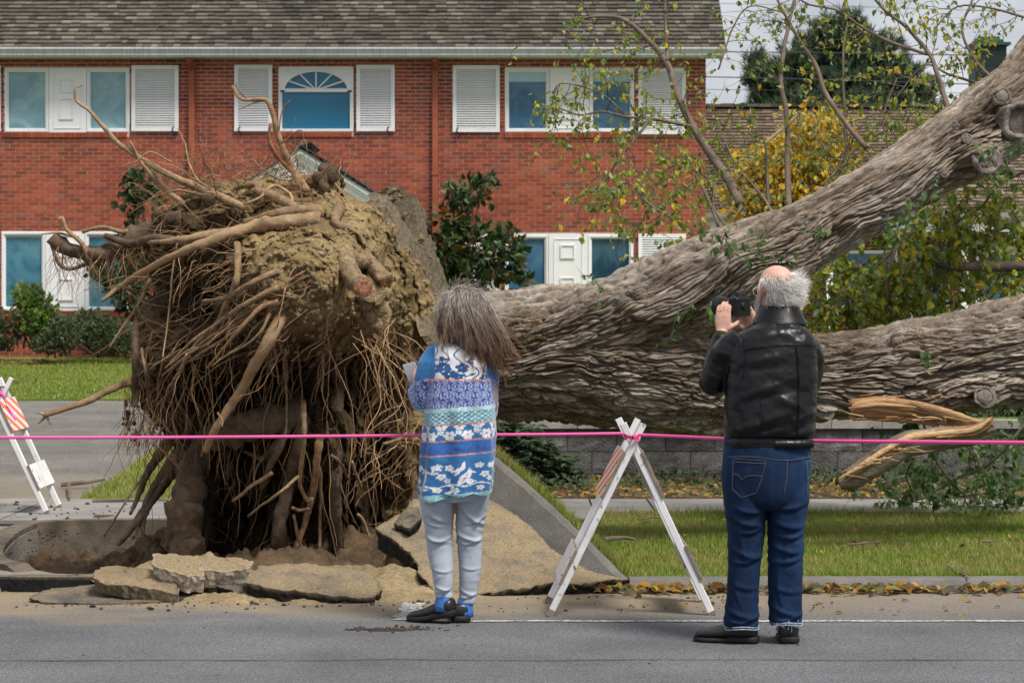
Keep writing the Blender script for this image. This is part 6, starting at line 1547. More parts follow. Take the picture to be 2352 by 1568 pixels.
# dark smear of dirt on the road
m_ = MB()
for q in range(40):
    x, y = random.gauss(-.62, .10), random.gauss(11.62, .022); r_ = random.uniform(.008, .035); vv, ff = ellipsoid((x, y, .001), (r_ * 1.6, r_ * .6, .005), 10, 5); vv = vv + .004 * np.stack([vn(vv * 60, 1), vn(vv * 60, 2), vn(vv * 60, 3) * .5], 1); put(m_, (vv, ff))
m_.build('dirt_smear', simple('dark dirt', (0.035, 0.022, 0.018), .95, .4, 30), kind='stuff', label='dark smear of dirt on the road left of the clogs')

# ------------------------------------------------------------------ barricades
M_WPAINT = NM('chipped white paint', .6, .3); _c = M_WPAINT.coord()
_k = M_WPAINT.ramp(M_WPAINT.noise(1, 6, .75, M_WPAINT.coord('Object', (14, 14, 7))), [(.60, 0.0), (.66, 1.0)])
M_WPAINT.col(M_WPAINT.mix(_k, M_WPAINT.mix(M_WPAINT.ramp(M_WPAINT.noise(7, 5, .6, _c), [(.35, 0.0), (.7, 1.0)]), (.72, .72, .74), (.58, .57, .57)), (.14, .11, .085))); M_WPAINT.bump(_k, .4, .002); M_WPAINT = M_WPAINT.m
M_RAW = simple('bare grey wood', (.20, .165, .13), .85, .4, 14, .5, 60, .003)
M_STRIPE = NM('orange and white stripes', .5, .3); _x = M_STRIPE.sepxyz(M_STRIPE.coord('attr')); _w = M_STRIPE.math('FRACT', M_STRIPE.math('MULTIPLY', _x[0], 1.0))
M_STRIPE.col(M_STRIPE.mix(M_STRIPE.math('GREATER_THAN', _w, .5), (.66, .62, .60), (.72, .17, .075))); M_STRIPE = M_STRIPE.m
BAR_O = Vector((.595, 12.42, 0))
def bar_leg(b, x0, z0, x1, z1, y, wd, dp):
    d = Vector((x1 - x0, 0, z1 - z0)); L_ = d.length; M_ = Matrix.Translation((x0, y, z0)) @ Matrix.Rotation(math.atan2(d.x, d.z), 4, 'Y')
    m_ = MB(); bv = .003; v = []
    for z_ in np.linspace(0, L_, 12):
        for (a, c) in ((-wd / 2 + bv, -dp / 2), (wd / 2 - bv, -dp / 2), (wd / 2, -dp / 2 + bv), (wd / 2, dp / 2 - bv), (wd / 2 - bv, dp / 2), (-wd / 2 + bv, dp / 2), (-wd / 2, dp / 2 - bv), (-wd / 2, -dp / 2 + bv)):
            v.append(tuple(M_ @ Vector((a + random.uniform(-.0007, .0007), c, z_))))
    q = [(i * 8 + j, i * 8 + (j + 1) % 8, (i + 1) * 8 + (j + 1) % 8, (i + 1) * 8 + j) for i in range(11) for j in range(8)] + [tuple(range(7, -1, -1)), tuple(range(88, 96))]
    m_.add(v, q); o = m_.build('leg', M_WPAINT, b)
    mt = MB(); vv = [tuple(M_ @ Vector((a * (wd / 2 + .0015), c * (dp / 2 + .0015), z_))) for z_ in (-.003, .012 + random.random() * .022) for a, c in ((-1, -1), (1, -1), (1, 1), (-1, 1))]
    mt.add(vv, [(3, 2, 1, 0), (4, 5, 6, 7)] + [(i, (i + 1) % 4, 4 + (i + 1) % 4, 4 + i) for i in range(4)]); mt.build('bare_end', M_RAW, o)
    return M_, L_
def barricade(label):
    b = empty('barricade', BAR_O, label, 'barricade', 'white wooden barricades')
    info = {}
    for y, dx in ((12.15, 0), (12.69, .0)):
        info[(y, -1)] = bar_leg(b, SX(1262, 12.15) + dx, .004, SX(1478, 12.15) + dx, .965, y, .032, .045)
        info[(y, 1)] = bar_leg(b, SX(1637, 12.15) + dx, .004, SX(1432, 12.15) + dx, .965, y + .046, .036, .045)
    for side, t0, t1, mt, nm in ((-1, .60, .84, M_STRIPE, 'striped_board'), (1, .60, .84, M_STRIPE, 'striped_board'), (-1, .15, .33, M_WPAINT, 'lower_board'), (1, .17, .35, M_WPAINT, 'lower_board')):
        M_, L_ = info[(12.15, side)]; m_ = MB(); w_ = .0165 if side < 0 else .0185; x0, x1 = (-w_ - .016, -w_) if side < 0 else (w_, w_ + .016)
        y1 = .60
        v = [tuple(M_ @ Vector((x, y, z))) for x in (x0, x1) for y in (-.03, y1) for z in (t0 * L_, t1 * L_)]
        m_.add(v, np.array([(0, 1, 3, 2), (4, 6, 7, 5), (0, 4, 5, 1), (2, 3, 7, 6), (0, 2, 6, 4), (1, 5, 7, 3)]))
        core = MB(); xs_ = (x0 + .001, x1) if side < 0 else (x0, x1 - .001); core.add([tuple(M_ @ Vector((x, y, z))) for x in xs_ for y in (-.03, y1) for z in (t0 * L_, t1 * L_)], np.array([(0, 1, 3, 2), (4, 6, 7, 5), (0, 4, 5, 1), (2, 3, 7, 6), (0, 2, 6, 4), (1, 5, 7, 3)])); ob_ = core.build(nm, M_RAW, b)
        m_ = MB(); xf = x0 if side < 0 else x1; xb = x0 + .0008 if side < 0 else x1 - .0008; v = [tuple(M_ @ Vector((x, y, z))) for x in sorted((xf, xb)) for y in (-.029, y1 - .001) for z in (t0 * L_ + .001, t1 * L_ - .001)]; m_.add(v, np.array([(0, 1, 3, 2), (4, 6, 7, 5), (0, 4, 5, 1), (2, 3, 7, 6), (0, 2, 6, 4), (1, 5, 7, 3)]))
        me = m_.mesh('face_sheet', mt); attr(me, 'suv', np.array([((y * 4.2 + z * 9.0), z, 0) for x in (0, 1) for y in (-.03, y1) for z in (t0 * L_, t1 * L_)]), 'FLOAT_VECTOR'); o = ob_; ob('face_sheet', me, ob_)
        for k in range(2):
            m_ = MB(); xx = x0 - .0015 if side < 0 else x1 + .0015; zz = L_ * (t0 + (t1 - t0) * (.25 + .5 * k)); vv, ff = ellipsoid((0, 0, 0), (.003, .006, .006), 8, 6); vv = np.array([tuple(M_ @ Vector((xx + p[0], p[1], zz + p[2]))) for p in vv]); put(m_, (vv, ff)); m_.build('bolt', M_IRON, o)
    m_ = MB(); add_tube(m_, [(SX(1452, 12.15), 12.1, .90), (SX(1452, 12.15), 12.77, .90)], .006, 8); m_.build('pivot_rod', M_IRON, b)
    return b
bar = barricade('white wooden A frame barricade standing on the road before the tilted kerb')
def copy_thing(src, label, loc, rz):
    o = src.copy(); COL.objects.link(o); o['label'] = label; o.location = loc; o.rotation_euler = (0, 0, rz)
    for ch in src.children:
        c = ch.copy(); COL.objects.link(c); c.parent = o; c.matrix_parent_inverse = ch.matrix_parent_inverse.copy()
        for g in ch.children:
            d = g.copy(); COL.objects.link(d); d.parent = c; d.matrix_parent_inverse = g.matrix_parent_inverse.copy()
    return o
copy_thing(bar, 'white wooden barricade cut by the left edge of the photo on the driveway pavement', (-3.78, 17.7, .06), rad(1))

# ------------------------------------------------------------------ pink tape
M_TAPE = NM('pink plastic tape', .35, .45); M_TAPE.col((.88, .11, .36)); M_TAPE = M_TAPE.m
def ribbon(pts, h0, h1, n, seed, twist=.25):
    C = catmull([tuple(p) for p in pts], n); t = np.linspace(0, 1, n); hh = (h0 + (h1 - h0) * t)
    ang = twist * fbm(np.stack([t * 9, t * 0 + seed, t * 0], 1), 3, seed); up = np.stack([np.zeros(n), np.sin(ang), np.cos(ang)], 1)
    th_ = np.array((0, .0006, 0)); A = C + up * hh[:, None] / 2; B = C - up * hh[:, None] / 2
    v = np.concatenate([A - th_, B - th_, A + th_, B + th_]); i = np.arange(n - 1)
    q = np.concatenate([np.stack([i, n + i, n + i + 1, i + 1], -1), np.stack([2 * n + i, 2 * n + i + 1, 3 * n + i + 1, 3 * n + i], -1), np.stack([i, i + 1, 2 * n + i + 1, 2 * n + i], -1), np.stack([n + i, 3 * n + i, 3 * n + i + 1, n + i + 1], -1)])
    return v, [q]
TPA = [S(-120, 1004.5, 12.1), S(300, 1004, 12.12), S(660, 1002, 12.14), S(1000, 999, 12.14), S(1260, 997, 12.13), S(1432, 995, 12.11)]
v, f = ribbon(TPA, .0155, .0145, 160, 2)
ob('barrier_tape', np_mesh('barrier_tape', v, f, M_TAPE, True), None, 'pink tape running left from the barricade across the root plate', 'tape', 'pink barrier tape')
TPB = [S(1466, 998, 12.11), S(1560, 1002, 11.95), S(1680, 1007, 11.75), S(1880, 1012, 11.4), S(2100, 1014, 11.1), S(2360, 1016, 10.75), S(2700, 1018, 10.3)]
v, f = ribbon(TPB, .0155, .0185, 140, 6)
ob('barrier_tape', np_mesh('barrier_tape', v, f, M_TAPE, True), None, 'pink tape running right from the barricade behind the man', 'tape', 'pink barrier tape')
m_ = MB()
for q in range(3):
    th = np.linspace(0, 2 * PI, 26); cx, cz = SX(1452, 12.15), .895 + .006 * q
    P = np.stack([cx + .042 * np.cos(th), 12.16 + .058 * np.sin(th), cz + .006 * np.sin(th * 2 + q)], 1); n = len(P); up = np.array((0, 0, .008)); out = np.stack([np.cos(th), np.sin(th), th * 0], 1) * .0008
    vv = np.concatenate([P - up, P + up, P - up + out, P + up + out]); i = np.arange(n - 1); put(m_, (vv, [np.concatenate([np.stack([i, i + 1, n + i + 1, n + i], -1), np.stack([2 * n + i, 3 * n + i, 3 * n + i + 1, 2 * n + i + 1], -1)])]))
tag(m_.build('tape_knot', M_TAPE), 'pink tape wound round the crossed tops of the front barricade', 'tape')
v, f = ribbon([S(-30, 900, 17.3), S(6, 906, 17.25), S(14, 930, 17.22), S(26, 948, 17.22), S(36, 962, 17.2)], .045, .035, 40, 9, 1.2)
ob('tape_tail', np_mesh('tape_tail', v, f, M_TAPE, True), None, 'loose pink tape end hanging on the barricade at the left edge', 'tape')

# ------------------------------------------------------------------ shrubs and trees behind
def cloud(lv, blobs, n, size, out=.8, up=.2, jit=.5, depth=.0):
    w_ = np.array([b[1][0] * b[1][1] * b[1][2] for b in blobs]) ** .67; w_ /= w_.sum()
    for q in range(n):
        c, r_ = blobs[RNG.choice(len(blobs), p=w_)]; d = RNG.normal(0, 1, 3); d /= np.linalg.norm(d); k = RNG.random() ** .4; p = np.array(c) + d * np.array(r_) * k * (1 + .25 * vn(np.array([d * 2.5]), 5)[0])
        nr = d * out + np.array((0, -.2, up)) + RNG.normal(0, jit, 3); dd = d * .8 + np.array((0, 0, .1)) + RNG.normal(0, .5, 3); lv.add(p, dd, nr, size * random.uniform(.6, 1.25))
def stems(parent, base, blobs, n, r0, mat):
    m_ = MB()
    for q in range(n):
        c, r_ = blobs[q % len(blobs)]; e = np.array(c) + RNG.normal(0, .45, 3) * np.array(r_); b = np.array(base) + RNG.normal(0, .05, 3) * (1, 1, 0); mid = (b + e) / 2 + RNG.normal(0, .08, 3)
        add_tube(m_, catmull([b, mid, e], 12), np.linspace(r0, r0 * .3, 12), 5)
    return m_.build('stem', mat, parent, kind='stuff')
M_MAG = leaf_mat('glossy magnolia leaf', [(0, (0.010, 0.028, 0.008)), (.55, (0.024, 0.06, 0.014)), (.8, (0.055, 0.095, 0.02)), (.92, (0.15, 0.065, 0.016)), (1, (0.26, 0.09, 0.018))])
M_HEDGE = leaf_mat('hedge leaf', [(0, (0.02, 0.038, 0.014)), (.6, (0.05, 0.075, 0.024)), (1, (0.10, 0.11, 0.045))])
M_BRIGHT = leaf_mat('bright shrub leaf', [(0, (0.04, 0.085, 0.012)), (.6, (0.10, 0.18, 0.02)), (1, (0.22, 0.27, 0.04))])
M_RHODO = leaf_mat('rhododendron leaf', [(0, (0.014, 0.034, 0.014)), (.6, (0.028, 0.06, 0.022)), (1, (0.065, 0.10, 0.045))])
def shrub(name, label, base, blobs, n, size, mat, cat='shrub', nst=8, r0=.02, single=0, group=None, **k):
    group = group or {'garden_shrub': 'low shrubs in the gardens', 'magnolia_shrub': 'magnolias against the house wall'}.get(name)
    t = empty(name, base, label, cat, group); lv = Leaves(); cloud(lv, blobs, n, size, **k)
    lv.build('leaves', mat, t, single, kind='stuff'); stems(t, base, blobs, nst, r0, M_TWIG); return t
def B(u, v, Y, ru, rv, rd=None): s_ = FPX / Y; return (tuple(S(u, v, Y)), (ru / s_, rd if rd else ru / s_, rv / s_))
shrub('magnolia_shrub', 'tall glossy magnolia shrub against the brick wall right of the porch', S(1085, 790, 40.6), [B(1080, 440, 40.6, 55, 32), B(1120, 425, 40.6, 30, 20), B(1040, 500, 40.6, 45, 45), B(1085, 560, 40.6, 85, 60), B(1160, 600, 40.5, 52, 50), B(1060, 640, 40.6, 80, 55), B(1180, 545, 40.5, 25, 25), B(1030, 590, 40.6, 45, 50), B(1190, 650, 40.6, 30, 30)], 1500, .16, M_MAG, single=60)
shrub('magnolia_shrub', 'glossy magnolia with rusty leaves behind the left side of the roots', S(310, 790, 40.6), [B(320, 425, 40.6, 42, 34), B(345, 455, 40.6, 30, 30), B(300, 480, 40.6, 25, 20), B(260, 610, 40.6, 60, 55), B(320, 560, 40.6, 40, 60), B(300, 680, 40.6, 45, 45)], 700, .16, M_MAG, single=40)
shrub('garden_shrub', 'bright green upright shrub under the lower left window', S(75, 800, 39.6), [B(80, 720, 39.6, 55, 58), B(65, 680, 39.6, 36, 32), B(105, 745, 39.6, 42, 45)], 1500, .085, M_BRIGHT)
shrub('garden_shrub', 'dull olive shrub low in front of the bright green one', S(150, 815, 39.2), [B(150, 765, 39.2, 48, 42), B(115, 790, 39.2, 40, 28)], 1300, .06, M_HEDGE)
shrub('garden_shrub', 'dark low hedge shrub between olive shrub and roots', S(230, 815, 39.6), [B(205, 745, 39.8, 55, 38), B(250, 770, 39.6, 60, 48), B(290, 790, 39.6, 40, 30)], 2000, .07, M_HEDGE)
shrub('garden_shrub', 'low brownish shrub at the left edge below the window', S(10, 805, 39.6), [B(10, 770, 39.6, 42, 35), B(-20, 740, 39.6, 40, 40)], 1000, .065, M_HEDGE)
shrub('garden_shrub', 'dark low shrub added on the raised garden to darken the gap under the right end of the trunk', (SX(2240, 22.2), 22.2, .56), [B(2150, 965, 22.2, 70, 30), B(2260, 955, 22.2, 80, 40), B(2360, 950, 22.2, 70, 45), B(2050, 972, 22.4, 60, 18)], 2200, .07, M_HEDGE)  # added to bring darkness into the bright gap below the trunk
# rhododendron: whorls of long leaves
rh = empty('rhododendron', S(1235, 1125, 20.3), 'rhododendron with long dark leaves before the block wall', 'shrub'); lv = Leaves()
for q in range(150):
    c, r_ = random.choice([B(1215, 1040, 20.2, 62, 60), B(1262, 1075, 20.2, 55, 45), B(1180, 1010, 20.2, 42, 40), B(1290, 1095, 20.2, 34, 22)]); d = RNG.normal(0, 1, 3); d /= np.linalg.norm(d); d[1] = -abs(d[1]); p = np.array(c) + d * np.array(r_) * RNG.uniform(.6, 1.05)
    for a_ in range(random.randint(6, 9)):
        th = a_ / 8 * 2 * PI + random.random(); o_ = np.array((math.cos(th), math.sin(th) * .8, random.uniform(-.35, .45))); lv.add(p + o_ * .01, o_, np.array((0, -.25, 1.0)) + RNG.normal(0, .2, 3), random.uniform(.09, .15))
lf = lv.m; lv.m = [m * np.array((.48, 1, .6)) for m in lf]
lv.build('leaves', M_RHODO, rh, 100, kind='stuff'); stems(rh, S(1235, 1125, 20.3), [B(1215, 1050, 20.2, 60, 50), B(1265, 1080, 20.2, 45, 35)], 12, .012, M_TWIG)
# yellow leaved shrub behind the limb
yb = empty('yellow_shrub', S(1800, 600, 19.7) * 1.0, 'shrub full of yellow autumn leaves behind the leaning limb', 'shrub'); lv = Leaves(); m_ = MB()
yb.location = (SX(1800, 19.7), 19.7, .05)
for q in range(330):
    c, r_ = random.choice([B(1830, 370, 19.7, 90, 55), B(1890, 340, 19.7, 55, 42), B(1760, 420, 19.7, 75, 55), B(1870, 300, 19.7, 26, 20), B(1930, 400, 19.7, 50, 40), B(1720, 470, 19.7, 55, 40), B(1800, 450, 19.7, 90, 50), B(1880, 440, 19.7, 70, 40), B(1780, 380, 19.7, 70, 40)])
    d = RNG.normal(0, 1, 3); d /= np.linalg.norm(d); p = np.array(c) + d * np.array(r_) * RNG.random() ** .4
    P = wander(p, (random.gauss(0, .8), random.gauss(0, .5), random.gauss(.2, .5)), random.uniform(.15, .4), 7, .004, m_, .5, .25)
    for _ in range(random.randint(7, 14)): lv.add(P[random.randint(1, 7)] + RNG.normal(0, .025, 3), RNG.normal(0, .6, 3) + (0, 0, -.6), RNG.normal(0, 1, 3) + (0, -.5, .4), .06 * random.uniform(.6, 1.2))
for e in ((1830, 360), (1890, 330), (1760, 420), (1930, 400), (1720, 470), (1800, 450), (1870, 310), (1850, 420)):
    add_tube(m_, catmull([np.array((SX(1800, 19.7), 19.7, .05)), np.array(S((1800 + e[0]) / 2, 560, 19.7)), np.array(S(e[0], e[1], 19.7))], 20), np.linspace(.03, .006, 20), 6)
lv.build('leaves', M_LEAFY, yb, kind='stuff'); m_.build('stem', M_TWIG, yb, kind='stuff')
# pine behind the low house
PYY = 66; pn = empty('pine_tree', (SX(1925, PYY), PYY, .8), 'broad dark green pine rising behind the low roof', 'tree')
M_NEEDLE = leaf_mat('pine needles', [(0, (0.006, 0.022, 0.014)), (.6, (0.014, 0.044, 0.024)), (1, (0.034, 0.075, 0.036))])
m_ = MB(); add_tube(m_, [(SX(1925, PYY), PYY, .8), (SX(1930, PYY), PYY, 6), (SX(1925, PYY), PYY, SZ(45, PYY))], [.35, .25, .04], 10); m_.build('trunk', simple('pine bark', (.09, .06, .045), .9, .3, 5), pn)
V = []; nt_ = 0; s_ = FPX / PYY
blobs = [B(1920, 90, PYY, 75, 55), B(1860, 140, PYY, 80, 55), B(1990, 130, PYY, 90, 60), B(1920, 190, PYY, 130, 60), B(1800, 190, PYY, 75, 50), B(2050, 190, PYY, 75, 50), B(1745, 180, PYY, 38, 34), B(2105, 215, PYY, 50, 40), B(1900, 260, PYY, 190, 60), B(2060, 260, PYY, 90, 50), B(1770, 250, PYY, 55, 40), B(1950, 50, PYY, 35, 28), B(1735, 140, PYY, 22, 24)]
wts = np.array([b[1][0] * b[1][2] for b in blobs]); wts /= wts.sum()
for q in range(2000):
    c, r_ = blobs[RNG.choice(len(blobs), p=wts)]; d = RNG.normal(0, 1, 3); d /= np.linalg.norm(d); p = np.array(c) + d * np.array(r_) * RNG.uniform(.72, 1.06); o_ = d * .7 + np.array((0, -.1, .7)); o_ /= np.linalg.norm(o_); L_ = random.uniform(.16, .34)
    for a_ in range(16):
        t = o_ + RNG.normal(0, .42, 3); t /= np.linalg.norm(t); sd_ = np.cross(t, RNG.normal(0, 1, 3)); sd_ /= np.linalg.norm(sd_); p0 = p + RNG.normal(0, .03, 3); V += [p0 - sd_ * .016, p0 + sd_ * .016, p0 + t * L_]
V = np.array(V); ob('crown', np_mesh('crown', V, np.arange(len(V)).reshape(-1, 3), M_NEEDLE), pn, kind='stuff')
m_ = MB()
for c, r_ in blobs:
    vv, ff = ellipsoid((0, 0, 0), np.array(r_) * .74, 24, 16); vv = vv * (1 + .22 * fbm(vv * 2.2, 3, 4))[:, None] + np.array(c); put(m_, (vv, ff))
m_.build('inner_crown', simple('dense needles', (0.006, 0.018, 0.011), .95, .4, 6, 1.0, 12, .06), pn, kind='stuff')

# ------------------------------------------------------------------ fallen leaves and sticks
M_LITTER = leaf_mat('fallen leaf', [(0, (0.08, 0.045, 0.022)), (.45, (0.22, 0.10, 0.025)), (.65, (0.46, 0.24, 0.03)), (.88, (0.52, 0.36, 0.06)), (1, (0.16, 0.17, 0.045))])
lv = Leaves()
def litter(n, fn, s0, s1):
    for _ in range(n):
        p = np.array(fn()); th = random.uniform(0, 2 * PI); lv.add(p, (math.cos(th), math.sin(th), random.uniform(-.15, .35)), np.array((0, 0, 1.0)) + RNG.normal(0, .4, 3), random.uniform(s0, s1))
litter(400, lambda: (random.uniform(.25, 3.2), 13.19 - abs(random.gauss(0, .07)), .012 + .022 * random.random()), .04, .085)
litter(60, lambda: (random.uniform(.5, 3.2), random.uniform(12.2, 13.1), .006), .02, .05)
litter(80, lambda: (random.uniform(.8, 4), random.uniform(13.5, 17.6), .055), .035, .07)
litter(1500, lambda: (random.uniform(.1, 4.6), random.uniform(18.9, 20.95), .055 + .02 * random.random()), .035, .085)
litter(60, lambda: (random.uniform(-9, -5.2), random.uniform(32, 41), .42 + .03 * random.random()), .05, .1)
litter(160, lambda: (random.gauss(-7.9, .35), random.gauss(39.4, .25), .66), .06, .1); litter(110, lambda: (random.gauss(-7.3, .3), random.gauss(34.3, .2), .49), .06, .1)
lv.build('leaf_litter', M_LITTER, None, kind='stuff', label='brown and yellow fallen leaves along kerb, grass and bed')
shrub('ground_ivy', 'low ivy and weeds growing on the bed before the block wall', (2.0, 20.2, .06), [((x, random.uniform(19.6, 20.8), .08), (.5, .4, .10)) for x in np.arange(.3, 6, .55)], 2600, .05, M_HEDGE, 'ground cover', 4, .004, up=1.0)
bpy.data.objects['ground_ivy']['kind'] = 'stuff'
def stick(pts, r0, label, fork=None):
    m_ = MB(); add_tube(m_, wiggle([tuple(p) for p in pts], .012, 24, random.randint(0, 99), 6), np.linspace(r0, r0 * .5, 24), 6)
    if fork: add_tube(m_, [tuple(fork[0]), tuple(fork[1])], [r0 * .7, r0 * .4], 5)
    tag(m_.build('fallen_stick', M_BRANCH), label, 'stick', 'sticks and root pieces on the ground')
stick([G(1390, 1238, .075), G(1430, 1236, .08), G(1460, 1240, .075)], .016, 'short thick stick on the verge grass left of the barricade top')
stick([G(1947, 1250, .07), G(1985, 1246, .08), G(2030, 1243, .07)], .007, 'thin pale stick on the grass right of the man', (G(1985, 1246, .08), G(1995, 1252, .075)))
stick([G(2180, 1300, .07), G(2210, 1318, .075), G(2225, 1328, .07)], .008, 'crooked twig on the grass near the kerb at right', (G(2195, 1308, .08), G(2212, 1298, .08)))
stick([G(2255, 1243, .07), G(2300, 1241, .075)], .007, 'dark straight twig on the verge at far right')
stick([G(1465, 1193, .068), G(1500, 1188, .075), G(1540, 1193, .068)], .006, 'thin bent twig on the pavement behind the barricade')
stick([G(140, 1112, .11), G(200, 1106, .13), G(240, 1100, .14)], .022, 'thick broken root piece lying on the driveway', (G(158, 1111, .12), G(160, 1144, .08)))
stick([G(212, 1150, .07), G(300, 1146, .08), G(400, 1150, .07)], .016, 'long root piece lying along the back of the pavement')
stick([G(215, 1184, .07), G(262, 1184, .07)], .012, 'short dark stick on the pavement behind the pit')
# ------------------------------------------------------------------ people
def skin_mat(name, c, red):
    m = NM(name, .5, .35); co = m.coord(); m.col(m.mix(m.ramp(m.noise(22, 5, .6, co), [(.4, 0.0), (.7, .6)]), c, red)); m.p.inputs['Subsurface Weight'].default_value = .12; m.p.inputs['Subsurface Radius'].default_value = (.01, .004, .002); m.bump(m.noise(260, 4, .7, co), .25, .001); return m.m
M_SKIN = skin_mat('pink skin', (0.55, 0.33, 0.26), (0.50, 0.22, 0.17))
M_SKIN2 = skin_mat('fair skin', (0.50, 0.29, 0.21), (0.46, 0.22, 0.16))
M_EYE = simple('eye white', (.7, .68, .65), .2); M_IRIS = simple('iris', (.05, .08, .1), .2)
def ringset(fn, rows, k=28, pw=2.3):
    """rows: (u, v, half width px, half depth m, dy)."""
    R_ = []
    for (u, v, hw, d, dy, s_) in rows: R_.append((fn(u, v, dy), hw / s_, d))
    return loft(R_, k, pw)
def dense(rows, n=40):
    a_ = np.array(rows, float); C = catmull(a_, n) if False else np.stack([np.interp(np.linspace(0, len(a_) - 1, n), np.arange(len(a_)), a_[:, k]) for k in range(a_.shape[1])], 1)
    for _ in range(2): C[1:-1] = (C[:-2] + 2 * C[1:-1] + C[2:]) / 4
    return [tuple(r) for r in C]
def put_head(mb, c, yaw, pitch=0.0, s=1.0):
    Rm = rotm((0, 0, 1), yaw) @ rotm((1, 0, 0), pitch); c = np.array(c)
    def E(p, r, rot=None): vf = ellipsoid((0, 0, 0), np.array(r) * s, 22, 16, rot); put(mb, (vf[0] @ Rm.T + c + Rm @ (np.array(p) * s), vf[1]))
    def Lb(P, R): vf = limb([np.array(p) * s for p in P], np.array(R) * s, 14, 14); put(mb, (vf[0] @ Rm.T + c, vf[1]))
    E((0, -.012, .034), (.078, .099, .084)); E((0, .03, -.03), (.064, .066, .088)); E((0, .045, -.085), (.046, .042, .034)); E((0, .072, .028), (.056, .022, .014))
    Lb([(0, .09, .018), (0, .106, -.006), (0, .118, -.034), (0, .10, -.044)], [.008, .010, .015, .008]); E((.012, .10, -.036), (.009, .011, .008)); E((-.012, .10, -.036), (.009, .011, .008))
    E((0, .094, -.062), (.024, .009, .006)); E((0, .092, -.073), (.021, .010, .007))
    for sx in (-1, 1):
        E((sx * .08, -.004, -.006), (.009, .021, .034), rotm((0, 0, 1), sx * -.35)); E((sx * .077, .004, -.036), (.008, .011, .012)); E((sx * .04, .07, -.022), (.024, .02, .018))
        Lb([(sx * .084, .006, .02), (sx * .093, -.016, .02), (sx * .093, -.024, -.006), (sx * .086, -.012, -.03)], [.004, .005, .0045, .004])
    Lb([(0, -.02, -.04), (0, -.035, -.12), (0, -.03, -.22)], [.055, .055, .064])
    return Rm, c
def put_hand(mb, W, f, n, t, s=1.0, curl=(.6, .6, .7, .8), base=.4, thumb=(.6, .5)):
    f = np.array(f, float); f /= np.linalg.norm(f); n = np.array(n, float); n -= f * (n @ f); n /= np.linalg.norm(n); t = np.array(t, float); t -= f * (t @ f) + n * (t @ n); t /= np.linalg.norm(t); W = np.array(W, float)
    ring = lambda a, hw, hd: (W + f * a * s, hw * s, hd * s, t, n)
    put(mb, loft([ring(-.03, .024, .019), ring(0, .026, .019), ring(.03, .036, .019), ring(.06, .041, .017), ring(.085, .041, .014), ring(.096, .036, .010)], 20, 2.6))
    for k, (off, ln, r_) in enumerate(((.030, .074, .0092), (.010, .082, .0096), (-.010, .077, .0092), (-.029, .060, .0082))):
        p = W + f * .086 * s + t * off * s; P = [p - f * .02 * s, p]; a_ = base; d = f * math.cos(a_) + n * math.sin(a_)
        for q, fr in enumerate((.45, .32, .23)):
            P.append(P[-1] + d * ln * fr * s); a_ += curl[k] * (1.0 if q == 0 else .8); d = f * math.cos(a_) + n * math.sin(a_)
        put(mb, limb(P, np.array([r_ * 1.05, r_ * 1.08, r_, r_ * .93, r_ * .78]) * s, 18, 10))
    p = W + f * .022 * s + t * .024 * s; d1 = t * .7 + f * .55 + n * thumb[0] * .6; d1 /= np.linalg.norm(d1); d2 = f * .8 + n * thumb[1] + t * .15; d2 /= np.linalg.norm(d2)
    put(mb, limb([p, p + d1 * .042 * s, p + d1 * .042 * s + d2 * .032 * s, p + d1 * .042 * s + d2 * .056 * s], np.array([.014, .0115, .0105, .008]) * s, 16, 10))
def finish(v, fs, name, mat, parent, dispf=None, sm=True, **at):
    if dispf is not None: v = v + normals(v, fs) * dispf(v)[:, None]
    me = np_mesh(name, v, fs, mat, sm)
    for k, (a_, kind) in at.items(): attr(me, k, a_(v) if callable(a_) else a_, kind)
    o = ob(name, me, parent); return o, v
def backY(v, x, z, r=.014):        # the surface's camera side at a given place
    k = (np.abs(v[:, 0] - x) < r) & (np.abs(v[:, 2] - z) < r)
    return v[k, 1].min() if k.any() else np.nan
def seam(parent, name, v, pts, r_, mat, n=40, off=.0):
    C = catmull([(p[0], 0, p[1]) for p in pts], n); P = []
    for p in C:
        y = backY(v, p[0], p[2])
        if not np.isnan(y): P.append((p[0], y - off, p[2]))
    if len(P) > 3:
        P = np.array(P); P[1:-1, 1] = (P[:-2, 1] + P[1:-1, 1] + P[2:, 1]) / 3; m_ = MB(); add_tube(m_, P, r_, 5); return m_.build(name, mat, parent, sm=True)
